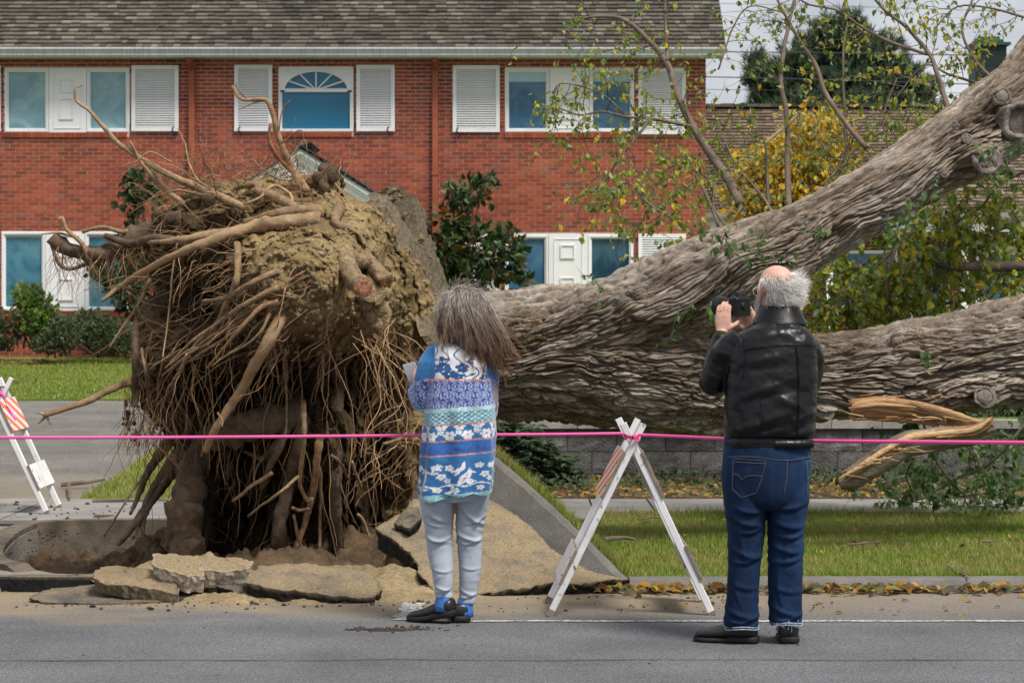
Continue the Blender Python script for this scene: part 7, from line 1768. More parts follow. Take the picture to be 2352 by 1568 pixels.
def shoe(parent, H, d, L_, wd, hg, mat, msole, lift=0.0, clog=False, name='shoe'):
    d = np.array((d[0], d[1], 0.0)); d /= np.linalg.norm(d); sd_ = np.array((-d[1], d[0], 0)); up = np.array((0, 0, 1.0)); H = np.array(H, float)
    prof = [(0, .62, .82), (.04, .84, .98), (.12, .92, 1.0), (.26, .88, .96 if clog else 1.0), (.38, .86, .86), (.5, .94, .74), (.64, 1.0, .62), (.78, .98, .52), (.9, .82, .42), (.97, .58, .30), (1.0, .3, .18)]
    R_ = []; 
    for a_, w_, h_ in prof:
        bz = lift * max(0, (1 - a_ / .7)); top = hg * h_; R_.append((H + d * a_ * L_ + up * (bz + .02 + top / 2), wd / 2 * w_, top / 2, sd_, up))
    R_ = [tuple(x) for x in R_]; v, f = loft(R_, 26, 2.5); v = v + .0022 * np.stack([fbm(v * 40, 2, 4)] * 3, 1); o = ob(name, np_mesh(name, v, f, mat, True), parent)
    R_ = []
    for a_, w_, h_ in prof:
        bz = lift * max(0, (1 - a_ / .7)); th_ = .034 if a_ < .42 else (.03 if clog else .024); R_.append((H + d * (a_ * (L_ + .012) - .006) + up * (bz + th_ / 2 + .0005), wd / 2 * w_ * 1.06, th_ / 2, sd_, up))
    v, f = loft(R_, 26, 4.0); ob('sole', np_mesh('sole', v, f, msole, True), o); return o

# ---------------- woman
WYY = 11.88
ws = FPX / WYY
woman = empty('person', (SX(1050, WYY), WYY, 0), 'person with long grey brown hair in a patterned blue cardigan holding a phone', 'person')
def wp(u, v, dy=0.0): return np.array(((u - 1176) / ws, WYY + dy, EYE - (v - 705.6) / ws))
def wr(u, v, hw, d, dy=0.0): return (u, v, hw, d, dy, ws)
# body under the clothes: one continuous figure
mb = MB(); Rw, cw = put_head(mb, wp(1062, 712, .06), rad(22), rad(-8), .95)
put(mb, ringset(wp, dense([wr(1062, 775, 20, .05, .02), wr(1060, 800, 50, .08), wr(1058, 850, 62, .10), wr(1056, 940, 60, .095), wr(1052, 1040, 68, .11), wr(1048, 1110, 68, .11)], 24)))
put(mb, limb([wp(1005, 812), wp(976, 925, .03), wp(955, 902, .20)], [.042, .036, .025], 20)); put(mb, limb([wp(1118, 818), wp(1126, 930, .02), wp(1105, 960, .22)], [.042, .036, .025], 20))
put(mb, limb([wp(1012, 1110), wp(1015, 1250, .03), wp(1019, 1372, .0), wp(1019, 1405, .0)], [.078, .05, .034, .034], 24)); put(mb, limb([wp(1080, 1105), wp(1077, 1255, .05), wp(1070, 1385, .05), wp(1068, 1408, .05)], [.078, .05, .034, .034], 24))
put_hand(mb, wp(954, 903, .215), (-.22, .55, .75), (.85, .35, .25), (.1, -.6, .7), .92, (.55, .6, .65, .7), .35)
put_hand(mb, wp(1104, 960, .235), (-.6, .6, .2), (-.3, -.2, -.8), (.2, .5, .6), .92)
v, fs = fuse(mb, .0055, 3); finish(v, fs, 'body', M_SKIN2, woman)
for sx in (-1, 1):
    e = cw + Rw @ (np.array((sx * .03, .084, .006)) * .95); vf = ellipsoid(e, (.0115,) * 3, 12, 10); m_ = MB(); put(m_, vf); eo = m_.build('eye', M_EYE, woman, sm=True); m_ = MB(); put(m_, ellipsoid(e + Rw @ np.array((0, .009, 0)), (.0055, .0035, .0055), 10, 8)); m_.build('iris', M_IRIS, eo)
# jeans
def fold(v, amp, fz, fx, seed, zones=None):
    p = v * (fx, fx, fz); p[:, 2] += 1.1 * np.sin(v[:, 0] * 9 + v[:, 2] * 2) * fx * .22
    n_ = fbm(p, 2, seed); w_ = (1 - np.abs(n_) * 2.2).clip(-.5, 1); k = 1.0
    if zones is not None:
        k = .35
        for z0, sg, a_ in zones: k = k + a_ * np.exp(-((v[:, 2] - z0) / sg) ** 2)
    return amp * (w_ - .3) * k
def creases(v, sc, lst, Yc):
    u = v[:, 0] * sc + 1176; w_ = 705.6 - (v[:, 2] - EYE) * sc; d = np.zeros(len(v))
    for (u0, v0, u1, v1, wd, a_) in lst:
        L2 = (u1 - u0) ** 2 + (v1 - v0) ** 2; t = np.clip(((u - u0) * (u1 - u0) + (w_ - v0) * (v1 - v0)) / L2, 0, 1); bow = .10 * math.sqrt(L2) * np.sin(PI * t)
        sd = ((u - u0) * -(v1 - v0) + (w_ - v0) * (u1 - u0)) / math.sqrt(L2) - bow; al = np.hypot(u - u0 - t * (u1 - u0), w_ - v0 - t * (v1 - v0)); inside = np.clip(1.3 - np.abs(t - .5) * 2.2, 0, 1)
        d = d + a_ * inside * (np.exp(-(sd / wd) ** 2) - .6 * np.exp(-((sd - wd * 1.7) / (wd * .9)) ** 2)) * (al < wd * 5)
    return d * (v[:, 1] < Yc)
mb = MB()
put(mb, ringset(wp, dense([wr(1050, 1040, 66, .11, .0), wr(1048, 1090, 76, .125, .0), wr(1046, 1128, 78, .125, .0), wr(1046, 1150, 60, .10, .0)], 14)))
put(mb, ringset(wp, dense([wr(1010, 1080, 30, .09), wr(1004, 1130, 40, .095), wr(1003, 1165, 38, .088), wr(1006, 1200, 33, .078, .01), wr(1008, 1235, 30, .07, .02), wr(1012, 1275, 29.5, .068, .015), wr(1016, 1310, 25.5, .06), wr(1019, 1345, 21, .05), wr(1020, 1366, 20.5, .046), wr(1020, 1372, 20, .044)], 34)))
put(mb, ringset(wp, dense([wr(1085, 1075, 30, .09), wr(1086, 1125, 41, .095, .02), wr(1084, 1160, 37, .088, .03), wr(1081, 1195, 33, .078, .04), wr(1077, 1235, 29, .07, .05), wr(1079, 1275, 27.5, .066, .06), wr(1080, 1315, 25, .06, .05), wr(1077, 1350, 20, .05, .05), wr(1073, 1380, 19.5, .046, .05), wr(1072, 1388, 19, .044, .05)], 34)))
v, fs = fuse(mb, .0055, 5)
kz = EYE - (1235 - 705.6) / ws
M_WJEAN = NM('pale grey denim', .85, .2); _c = M_WJEAN.coord(); M_WJEAN.col(M_WJEAN.mix(1, M_WJEAN.ramp(M_WJEAN.noise(9, 5, .6, _c), [(.3, (.29, .33, .40)), (.7, (.39, .43, .49))]), M_WJEAN.ramp(M_WJEAN.noise(300, 3, .7, _c), [(.3, .85), (.7, 1.12)]), 'MULTIPLY')); M_WJEAN.bump(M_WJEAN.noise(420, 3, .7, _c), .3, .001); M_WJEAN = M_WJEAN.m
jo, jv = finish(v, fs, 'jeans', M_WJEAN, woman, lambda v: fold(v, .0028, 17, 5, 3, [(kz, .10, .9), (.17, .08, .9)]) + creases(v, ws, [(975, 1225, 1035, 1242, 4, .012), (978, 1238, 1038, 1230, 3.5, .010), (1050, 1222, 1104, 1240, 4, .012), (1052, 1246, 1104, 1236, 3.5, .010), (1062, 1165, 1120, 1205, 5, .011), (978, 1170, 1036, 1196, 5, .008), (1066, 1200, 1112, 1184, 4, .008), (970, 1190, 1020, 1205, 4, .005), (985, 1300, 1040, 1308, 3, .004), (1056, 1300, 1104, 1304, 3, .004), (996, 1340, 1038, 1352, 3.5, .007), (998, 1356, 1038, 1346, 3, .006), (1056, 1352, 1092, 1366, 3.5, .007), (1054, 1372, 1092, 1362, 3, .006), (1048, 1180, 1075, 1260, 4, .004)], WYY + .06))
M_SOCK = simple('blue marled sock', (.05, .14, .42), .95, .5, 90, .6, 260, .002)
for c, dy in ((1020, .0), (1069, .05)):
    vt = 1362 if c < 1050 else 1378
    m_ = MB(); put(m_, ringset(wp, [wr(c, vt, 18, .043, dy), wr(c - 1, vt + 12, 18, .043, dy), wr(c - 2, vt + 26, 20, .047, dy), wr(c - 2, vt + 40, 20, .05, dy)])); m_.build('sock', M_SOCK, woman, sm=True)
M_CLOG = simple('black clog leather', (.011, .011, .013), .34, .2, 20, .25, 160, .001, .5); M_SOLE = simple('black rubber sole', (.014, .014, .014), .65, .2, 20)
shoe(woman, wp(1042, 1430, -.02) * (1, 1, 0), (-.93, .42), .245, .098, .072, M_CLOG, M_SOLE, .035, True, 'clog')
shoe(woman, wp(1060, 1430, .0) * (1, 1, 0), (-.12, .99), .245, .098, .075, M_CLOG, M_SOLE, .0, True, 'clog')
# cardigan
mb = MB()
put(mb, ringset(wp, dense([wr(1062, 768, 22, .055, .02), wr(1062, 778, 36, .075, .01), wr(1060, 792, 56, .095), wr(1060, 810, 68, .115), wr(1060, 845, 74, .13), wr(1060, 900, 79, .138), wr(1058, 960, 82, .14), wr(1055, 1020, 83, .145), wr(1051, 1075, 83, .15), wr(1048, 1112, 82, .15), wr(1045, 1135, 80, .148)], 44), 36, 2.5))
put(mb, ringset(wp, dense([wr(1018, 1080, 45, .12, -.01), wr(1012, 1120, 46, .125, -.015), wr(1010, 1148, 45, .12, -.02)], 14)))
put(mb, limb([wp(1020, 806), wp(992, 838, .0), wp(976, 885, .01), wp(972, 922, .05), wp(958, 906, .16), wp(952, 895, .20)], np.array([.062, .066, .060, .058, .052, .042]), 30, 20))
put(mb, limb([wp(1100, 812), wp(1116, 845, .0), wp(1120, 890, .01), wp(1118, 935, .04), wp(1110, 965, .16), wp(1104, 968, .21)], np.array([.060, .060, .056, .054, .048, .042]), 30, 20))
v, fs = fuse(mb, .0042, 7)
def wfold(v):
    z = v[:, 2]; th = np.arctan2(v[:, 0] - (1055 - 1176) / ws, -(v[:, 1] - WYY)); k = smooth(1.30, .75, z)
    return .013 * k * np.sin(th * 7 + 1.5 * fbm(v * 3, 2, 5) + .9) * (v[:, 1] < WYY + .12) + .005 * fbm(v * (9, 9, 5), 3, 8) + .004 * fbm(v * (12, 12, 26), 2, 9)
v = v + normals(v, fs) * wfold(v)[:, None]
# stripes, flowers and birds knitted into it
def flower(dx, dz, R, k=5, ph=0.0):
    r = np.hypot(dx, dz); t = np.arctan2(dz, dx) + ph; return (r < R * (.62 + .38 * np.abs(np.cos(k * t / 2)))) & (r > R * .16)
def leafm(dx, dz, L_, W_, ang):
    a_ = dx * math.cos(ang) + dz * math.sin(ang); b_ = -dx * math.sin(ang) + dz * math.cos(ang); return (np.abs(a_) < L_) & (np.abs(b_) < W_ * (1 - (a_ / L_) ** 2))
def knit(v):
    x = (v[:, 0] - (1055 - 1176) / ws); y = v[:, 1] - WYY
    isarm = (v[:, 0] < (982 - 1176) / ws + .012 * np.sin(v[:, 2] * 9)) | (v[:, 0] > (1128 - 1176) / ws)
    s = np.where(y < .0, .155 * np.arctan2(x, .05 - y), x) ; s = .155 * np.arctan2(x, .10 - y)
    vv = 705.6 - (v[:, 2] - EYE) * ws + (-.085) * x * ws * -1 * (v[:, 2] < 1.12) * .9 + 0 * x
    zz = -(vv - 705.6) / ws
    blue = np.array((.010, .150, .41)); deep = np.array((.012, .095, .36)); flb = np.array((.008, .125, .34)); purp = np.array((.05, .07, .33)); pale = np.array((.34, .44, .58)); teal = np.array((.018, .14, .25)); paleT = np.array((.36, .56, .60)); white = np.array((.60, .60, .63)); mint = np.array((.30, .50, .53)); orange = np.array((.42, .15, .09)); navy = np.array((.012, .075, .22))
    C = np.tile(blue, (len(v), 1)); C = C * (1 + .12 * vn(v * 160, 2))[:, None]
    def band(a_, b_): return (vv >= a_) & (vv < b_)
    # white yoke with blue flowers
    m = band(786, 872) & ~isarm & (v[:, 0] > (1000 - 1176) / ws - (vv - 872) * .0) & (np.abs(x) < .135); C[m] = white
    rs = np.random.default_rng(4); fl = np.zeros(len(v), bool)
    for q in range(16):
        cx, cz = rs.uniform(-.15, .15), -(rs.uniform(795, 866) - 705.6) / ws; R = rs.uniform(.012, .027); fl |= flower(s - cx, zz - cz, R, 5, rs.uniform(0, 3))
        for p in range(3): fl |= leafm(s - cx - rs.normal(0, .02), zz - cz - rs.normal(0, .02), .014, .005, rs.uniform(0, PI))
    for q in range(7):
        cx = -.15 + .05 * q; fl |= np.abs(s - cx - .016 * np.sin(zz * 60 + q * 2)) < .0032
    C[m & fl] = navy
    # purple rosettes
    m = band(873, 933); C[m] = purp; g = .052
    row = np.floor((zz + .005) / (g * .86)); cx = s / g + .5 * (row % 2); dx = (cx - np.floor(cx) - .5) * g; dz = ((zz + .005) / (g * .86) - row - .5) * g * .86; r = np.hypot(dx, dz); t = np.arctan2(dz, dx)
    ros = (np.sin(r * 2 * PI / .0095 + .5 * np.sin(7 * t)) > -.1) & (np.cos(t * np.maximum(3, np.round(r / .0042)) + r * 300) > -.72) & (r < g * .5); C[m & ros] = pale
    m = band(933, 942); C[m] = paleT; C[m & (np.sin(s * 900 + np.abs(zz * 700)) > .75)] = (.2, .38, .42)
    m = band(942, 971); C[m] = paleT; a_ = np.abs(((s / .021 + zz / .021) % 1) - .5); b_ = np.abs(((s / .021 - zz / .021) % 1) - .5); C[m & ((a_ < .14) | (b_ < .14) | ((a_ > .42) & (b_ > .42)))] = teal
    m = band(973, 1007); C[m] = flb; g = .058
    for k, (R, oz) in enumerate(((.0225, 995), (.012, 988), (.020, 975), (.012, 1004))):
        cx = s / g + (.0, .5, .45, .95)[k]; dx = (cx - np.floor(cx) - .5) * g; dz = zz + (oz - 705.6) / ws; C[m & flower(dx, dz, R, 6 if R > .015 else 5)] = white
    m = band(1010, 1039); C[m] = deep * 1.0; C[m] = C[m] * (1 + .18 * vn(v[m] * 90, 4))[:, None]
    m = band(1042, 1128); C[m] = flb; bd = np.zeros(len(v), bool); bk = np.zeros(len(v), bool); g = .135
    for q in range(-4, 5):
        c0 = q * g + .02; cz = -(1092 - 705.6) / ws; A = .0 if q % 2 else .0; an = rad(82) if q % 2 else rad(58); dx, dz = s - c0, zz - cz
        bd |= leafm(dx, dz, .043, .015, an); hx_, hz_ = c0 + .030 * math.cos(an), cz + .036 * (1 if q % 2 else -.6); bd |= np.hypot(s - hx_, zz - hz_) < .0125; bd |= leafm(s - hx_ - .015, zz - hz_, .008, .003, 0); bk |= np.hypot(s - hx_ - .003, zz - hz_ - .002) < .0025
        bd |= leafm(s - c0 + .02 * math.cos(an), zz - cz + .045 * (1 if q % 2 else -1.0), .022, .008, an); bk |= leafm(dx, dz, .026, .0045, an + .1) & (np.sin(zz * 900) > .2)
        for p, (ox, oz, R) in enumerate(((-.05, .05, .016), (.045, .055, .014), (-.055, -.012, .013), (.062, .01, .016), (-.03, -.06, .015), (.05, -.055, .014))): bd |= flower(s - c0 - ox, zz - cz - oz, R, 5, p)
        for p in range(12):
            r1 = np.random.default_rng(q * 31 + p + 400); bd |= leafm(s - c0 - r1.uniform(-.065, .065), zz - cz - r1.choice([r1.uniform(-.075, -.03), r1.uniform(.02, .075)]), .013, .0045, r1.uniform(0, PI))
        bd |= (np.abs(zz - cz + .036 + .006 * np.sin(s * 70)) < .0026)
    C[m & bd] = white; C[m & bk] = flb
    m = vv >= 1128; C[m] = mint; C[m & (((zz * 120 + np.abs(((s * 60) % 1) - .5) * 1.6) % 1) < .32)] = (.05, .24, .32)
    for b_ in (871, 971, 1007.5, 1040): m = np.abs(vv - b_) < 1.5; C[m] = orange * (1 + .6 * (np.sin(s[m] * 900) > 0))[:, None]
    # sleeves: plain blue above the elbow, rosettes, pale cuff
    m = isarm & (vv < 873); C[m] = blue * (1 + .12 * vn(v[m] * 160, 2))[:, None]
    gr = C.mean(1, keepdims=True); C = C * .86 + gr * .14
    return np.clip(C * (1 + .10 * vn(v * 260, 9))[:, None], 0, .8)
M_KNIT = NM('patterned knit', .92, .12); M_KNIT.p.inputs['Sheen Weight'].default_value = .25; M_KNIT.col(M_KNIT.attrib('knit', 'Color')); _c = M_KNIT.coord(); M_KNIT.bump(M_KNIT.noise(330, 3, .7, M_KNIT.coord('Object', (1, 1, .6))), .6, .002); M_KNIT = M_KNIT.m
card = ob('cardigan', np_mesh('cardigan', v, fs, M_KNIT, True), woman); attr(card.data, 'knit', knit(v), 'COLOR')
# ring on her finger
m_ = MB(); th = np.linspace(0, 2 * PI, 16); c = wp(941, 893, .27); add_tube(m_, [tuple(c + .0098 * np.array((math.cos(t), .3 * math.sin(t), math.sin(t) * .9))) for t in th], .0016, 6); m_.build('ring', simple('silver', (.7, .7, .7), .2), woman)
# hair: a full body of hair with loose strands over it
def hair_mat(name, top, mid, end, z1, z0):
    m = NM(name, .55, .35); x = m.sepxyz(m.coord()); mr = m.new('ShaderNodeMapRange'); m.link(x[2], mr.inputs[0]); mr.inputs[1].default_value = z0; mr.inputs[2].default_value = z1
    c = m.ramp(mr.outputs[0], [(0.0, end), (.5, mid), (1.0, top)]); c = m.mix(1, c, m.ramp(m.rnd(), [(0, .35), (.6, 1.0), (1, 1.9)]), 'MULTIPLY'); m.col(c); return m.m
M_HAIRW = hair_mat('grey brown hair', (.33, .29, .265), (.21, .14, .095), (.18, .09, .045), wp(0, 690)[2], wp(0, 830)[2])
mb = MB(); put(mb, ringset(wp, dense([wr(1064, 655, 10, .03, .05), wr(1064, 659, 26, .065, .045), wr(1063, 672, 40, .092, .038), wr(1063, 688, 46, .10, .035), wr(1063, 708, 49, .105, .02), wr(1064, 735, 52, .10, .0), wr(1070, 762, 56, .085, -.05), wr(1084, 783, 50, .06, -.08), wr(1100, 803, 38, .042, -.09), wr(1106, 810, 16, .02, -.095)], 36), 30, 2.0))
v, fs = fuse(mb, .006, 6); dd = .008 * fbm(v * (22, 22, 6), 3, 4); v = v + normals(v, fs) * dd[:, None]; nh = len(v)
ob('hair_base', np_mesh('hair_base', v, fs, simple('dark under hair', (.075, .055, .043), .7, .3, 40), True), woman); hm = MB()
for g in range(190):               # locks: a wavy guide with strands gathered round it
    a_ = random.uniform(-.15, PI + .15); el = random.choice([random.uniform(.0, .9), random.uniform(.5, 1.5)]); dirn = np.array((math.cos(a_) * math.cos(el), -math.sin(a_) * math.cos(el), math.sin(el)))
    p0 = wp(1064, 712, .03) + dirn * (.101, .112, .104); side = math.cos(a_)
    eu = 1084 + 62 * side + random.gauss(14, 22); ev = 818 + 22 * side - 12 * abs(side) + random.gauss(10, 24)
    if side < -.5: eu = random.gauss(1027, 10); ev = random.gauss(770, 24)
    p3 = wp(eu, ev, -.12 + .05 * abs(side) + random.gauss(0, .02)); p1 = p0 + np.array((dirn[0] * .05, -.035 - .03 * max(0, math.sin(a_)), .01 - .05 * (1 - math.sin(el)))); p2 = p0 * .38 + p3 * .62 + np.array((random.gauss(-.012, .014), -.03 + random.gauss(0, .012), .03 + random.gauss(0, .012)))
    t = np.linspace(0, 1, 11)[:, None]; Gd = (1 - t) ** 3 * p0 + 3 * t * (1 - t) ** 2 * p1 + 3 * t * t * (1 - t) * p2 + t ** 3 * p3
    f1, f2, am = random.uniform(7, 15), random.uniform(0, 6), random.uniform(.004, .011); Gd[:, 0] += am * np.sin(t[:, 0] * f1 + f2) * t[:, 0] ** .7; Gd[:, 1] += am * .7 * np.cos(t[:, 0] * f1 + f2) * t[:, 0]
    rad0 = random.uniform(.010, .020)
    for q in range(22):
        o_ = RNG.normal(0, 1, 3) * rad0 * .6; P = Gd + o_ * (1 - .45 * t) + RNG.normal(0, .0011, Gd.shape); ph_ = random.random() * 6; P[:, 0] += .0035 * np.sin(t[:, 0] * f1 * 1.7 + ph_) * t[:, 0]; e_ = int(random.uniform(7, 11.9))
        add_tube(hm, P[:e_], np.linspace(.0013, .0006, e_), 3, cap=False)
for q in range(240):               # flyaway hairs lifted by the wind
    a_ = random.uniform(0, PI); dirn = np.array((math.cos(a_), random.uniform(-.6, .2), math.sin(a_))); p = wp(1064, 716, .02) + dirn * (.1, .1, .105); P = [p]; d = dirn * .7 + np.array((.5, 0, .1))
    for _ in range(9): d = d + RNG.normal(0, .25, 3) + (.05, 0, -.12); d /= np.linalg.norm(d); P.append(P[-1] + d * random.uniform(.006, .016))
    add_tube(hm, np.array(P), np.linspace(.0008, .0004, 10), 3, cap=False)
hm.build('hair', M_HAIRW, woman, sm=True)
# phone
ph = empty('phone', wp(945, 864, .3), 'pale smartphone held up in the hand of the person in the cardigan', 'phone')
Rp = rotm((0, 0, 1), rad(14)) @ rotm((1, 0, 0), rad(-28)) @ rotm((0, 1, 0), rad(-14)); c = wp(944, 865, .285)
def pbox(x0, x1, y0, y1, z0, z1, name, mat):
    m_ = MB(); R_ = [(np.array((0, y0, 0)) , 1, 1)]; pts = []
    for k in range(4):
        cx, cz = (x1 - .006 if k in (0, 3) else x0 + .006), (z1 - .006 if k in (0, 1) else z0 + .006)
        for a_ in np.linspace(0, PI / 2, 5): pts.append((cx + .006 * math.cos(a_ + k * PI / 2), cz + .006 * math.sin(a_ + k * PI / 2)))
    n = len(pts); v = np.array([(p[0], y, p[1]) for y in (y0, y1) for p in pts]) @ Rp.T + c
    m_.add(v, [tuple(range(n))[::1], tuple(range(2 * n - 1, n - 1, -1))] + [(i, n + i, n + (i + 1) % n, (i + 1) % n) for i in range(n)]); return m_.build(name, mat, ph)
pbox(-.034, .034, 0, .008, -.07, .07, 'phone_body', simple('phone edge', (.10, .11, .13), .35)); pbox(-.031, .031, -.0012, -.0002, -.066, .066, 'screen', simple('pale reflecting screen', (.13, .14, .165), .5, .1, 3, spec=.2))
# ---------------- man
MYY = 11.19
ms_ = FPX / MYY
man = empty('person', (SX(1760, MYY), MYY, 0), 'bald person with white hair in a black leather jacket aiming a camera at the tree', 'person')
def mp_(u, v, dy=0.0): return np.array(((u - 1176) / ms_, MYY + dy, EYE - (v - 705.6) / ms_))
def mr_(u, v, hw, d, dy=0.0): return (u, v, hw, d, dy, ms_)
HEADC = mp_(1784, 668, .05); YAW = rad(21)
mb = MB(); Rm_, cm_ = put_head(mb, HEADC, YAW, rad(-4), 1.0)
put(mb, ringset(mp_, dense([mr_(1790, 715, 30, .06, .02), mr_(1784, 765, 52, .08), mr_(1772, 800, 84, .11), mr_(1768, 900, 88, .13), mr_(1764, 1000, 90, .13), mr_(1760, 1100, 90, .13)], 24)))
put(mb, limb([mp_(1688, 785), mp_(1645, 870, .08), mp_(1668, 766, .26)], [.05, .045, .028], 20)); put(mb, limb([mp_(1856, 790), mp_(1858, 880, .16), mp_(1752, 762, .36)], [.05, .045, .028], 20))
put(mb, limb([mp_(1712, 1100), mp_(1711, 1270, .02), mp_(1704, 1420, .0), mp_(1702, 1455, .0)], [.085, .055, .038, .038], 24)); put(mb, limb([mp_(1808, 1100), mp_(1805, 1270, .02), mp_(1806, 1420, .02), mp_(1806, 1452, .02)], [.085, .055, .038, .038], 24))
put_hand(mb, mp_(1671, 768, .265), (.04, .10, 1.0), (.45, .9, 0), (.9, -.45, 0), 1.02, (.62, .5, .45, .5), .12, (.8, .9))
put_hand(mb, mp_(1752, 762, .37), (-.35, .1, .9), (-.6, -.7, 0), (-.8, .5, .3), 1.0, (.8, .7, .7, .7), .3)
v, fs = fuse(mb, .0055, 3); finish(v, fs, 'body', M_SKIN, man, lambda v: .0012 * fbm(v * 90, 3, 3))
for sx in (-1, 1):
    e = cm_ + Rm_ @ np.array((sx * .031, .085, .006)); m_ = MB(); put(m_, ellipsoid(e, (.0115,) * 3, 12, 10)); eo = m_.build('eye', M_EYE, man, sm=True); m_ = MB(); put(m_, ellipsoid(e + Rm_ @ np.array((0, .009, 0)), (.0055, .0035, .0055), 10, 8)); m_.build('iris', M_IRIS, eo)
# glasses
m_ = MB()
for sx in (-1, 1):
    add_tube(m_, [tuple(cm_ + Rm_ @ np.array((sx * .034 + .026 * math.cos(t), .112, .006 + .021 * math.sin(t)))) for t in np.linspace(0, 2 * PI, 18)], .0016, 6)
    add_tube(m_, [tuple(cm_ + Rm_ @ np.array(p)) for p in ((sx * .06, .112, .012), (sx * .078, .08, .012), (sx * .086, .01, .010), (sx * .085, -.015, -.01))], .0016, 6)
m_.build('glasses', simple('steel frame', (.45, .45, .46), .25), man)
# white hair and beard
M_HAIRM = NM('white hair', .55, .35); M_HAIRM.col(M_HAIRM.ramp(M_HAIRM.rnd(), [(0, (.32, .30, .28)), (.5, (.62, .60, .57)), (1, (.86, .84, .80))])); M_HAIRM = M_HAIRM.m
hm = MB()
def strand(P, r0, r1): add_tube(hm, np.array(P), np.linspace(r0, r1, len(P)), 3, cap=False)
for q in range(2700):
    a_ = random.uniform(PI * .02, PI * .98) + (random.gauss(0, .15)); el = random.uniform(-.75, .62); crown = .62 - .25 * math.sin(a_) ** 2
    d0 = np.array((math.cos(a_) * math.cos(el), -math.sin(a_) * math.cos(el), math.sin(el)))     # around the back of the head
    if el > .08 + .30 * abs(math.cos(a_)) and random.random() < .9: continue
    if abs(d0[0]) > .88 and d0[2] < .12: continue
    p = cm_ + Rm_ @ (d0 * (.079, .100, .086) + np.array((0, -.012, .03 if d0[2] > -.2 else .02))); P = [p]; wind = Rm_.T @ np.array((.55, -.12, .12)); loose = (random.random() < .22 or math.cos(a_) > .45)
    d = d0 * .55 + np.array((0, -.1, -.75)); d = d + (wind * .8 if loose else wind * .2); L_ = random.uniform(.025, .06) if not loose else random.uniform(.035, .085); n = 8; curl = random.gauss(0, .28)
    for k in range(n):
        d = d / np.linalg.norm(d); P.append(P[-1] + Rm_ @ d * L_ / n); d = d + np.array((curl * math.cos(k * .8), 0, curl * math.sin(k * .8) - .02)) + RNG.normal(0, .12, 3) + (wind * .12 if loose else -d0 * .06)
    strand(P, .0008, .0004)
for q in range(420):               # tuft blown out to the right
    a_ = random.gauss(.3, .45); el = random.uniform(-.55, .75); d0 = np.array((math.cos(a_) * math.cos(el), -math.sin(a_) * math.cos(el), math.sin(el))); p = cm_ + Rm_ @ (d0 * (.08, .1, .088) + np.array((0, -.012, .02))); P = [p]; d = np.array((.8, -.15, random.gauss(.0, .35))); L_ = random.uniform(.03, .095); cu = random.gauss(-.06, .12)
    for k in range(9): d = d / np.linalg.norm(d); P.append(P[-1] + d * L_ / 9); d = d + np.array((0, random.gauss(0, .1), cu + random.gauss(0, .14)))
    strand(P, .0009, .0004)
hm.build('hair', M_HAIRM, man)
hm = MB()
vf = []
for q in range(1300):
    a_ = random.uniform(-.25, PI + .25); h = random.random(); ctr = np.array((0, .04, -.05)); d0 = np.array((math.cos(a_) * .066, math.sin(a_) * .062, -.045 - .055 * h * (0.5 + .5 * math.sin(a_)) + .035 * (abs(math.cos(a_)) > .75) * random.random()))
    if a_ < .0 or a_ > PI: d0[1] = random.uniform(-.01, .01)
    if abs(d0[0]) < .03 and -.07 < d0[2] < -.05 and d0[1] > .04: continue
    p = cm_ + Rm_ @ (d0 + np.array((0, .035, 0))); P = [p]; d = np.array((d0[0] * 4, d0[1] * 4, -.9)); L_ = random.uniform(.015, .045)
    for k in range(6): d = d / np.linalg.norm(d); P.append(P[-1] + Rm_ @ d * L_ / 6); d = d + RNG.normal(0, .3, 3)
    strand(P, .0011, .0005)
hm.build('beard', M_HAIRM, man)
# jeans
mb = MB()
put(mb, ringset(mp_, dense([mr_(1762, 1000, 98, .14), mr_(1762, 1030, 100, .15), mr_(1760, 1080, 102, .16), mr_(1758, 1125, 100, .158), mr_(1758, 1155, 92, .14), mr_(1758, 1168, 70, .10)], 20), 36, 2.3))
put(mb, ringset(mp_, dense([mr_(1705, 1090, 44, .13), mr_(1710, 1140, 49, .14), mr_(1713, 1180, 46, .13), mr_(1714, 1230, 42, .11), mr_(1710, 1290, 38, .098), mr_(1707, 1340, 36, .092), mr_(1704, 1390, 37, .092), mr_(1702, 1430, 40, .098), mr_(1702, 1441, 39, .096)], 34)))
put(mb, ringset(mp_, dense([mr_(1815, 1090, 44, .13, .01), mr_(1812, 1140, 48, .14, .01), mr_(1808, 1180, 44, .13, .01), mr_(1806, 1230, 41, .11, .01), mr_(1804, 1290, 40, .10, .01), mr_(1804, 1340, 39, .094, .01), mr_(1804, 1390, 38, .092, .01), mr_(1805, 1425, 37, .094, .01), mr_(1806, 1433, 36, .092, .01)], 34)))
v, fs = fuse(mb, .0055, 5)
M_DENIM = NM('dark blue denim', .85, .2); _c = M_DENIM.coord()
_f = M_DENIM.ramp(M_DENIM.noise(5, 5, .62, M_DENIM.coord('Object', (1, 1, .5))), [(.36, (.0025, .010, .034)), (.55, (.006, .022, .062)), (.72, (.018, .056, .122))])
M_DENIM.col(M_DENIM.mix(1, _f, M_DENIM.ramp(M_DENIM.noise(1, 3, .7, M_DENIM.coord('Object', (380, 380, 60))), [(.3, .75), (.7, 1.3)]), 'MULTIPLY')); M_DENIM.bump(M_DENIM.noise(420, 3, .7, _c), .35, .0012); M_DENIM = M_DENIM.m
kz = EYE - (1262 - 705.6) / ms_
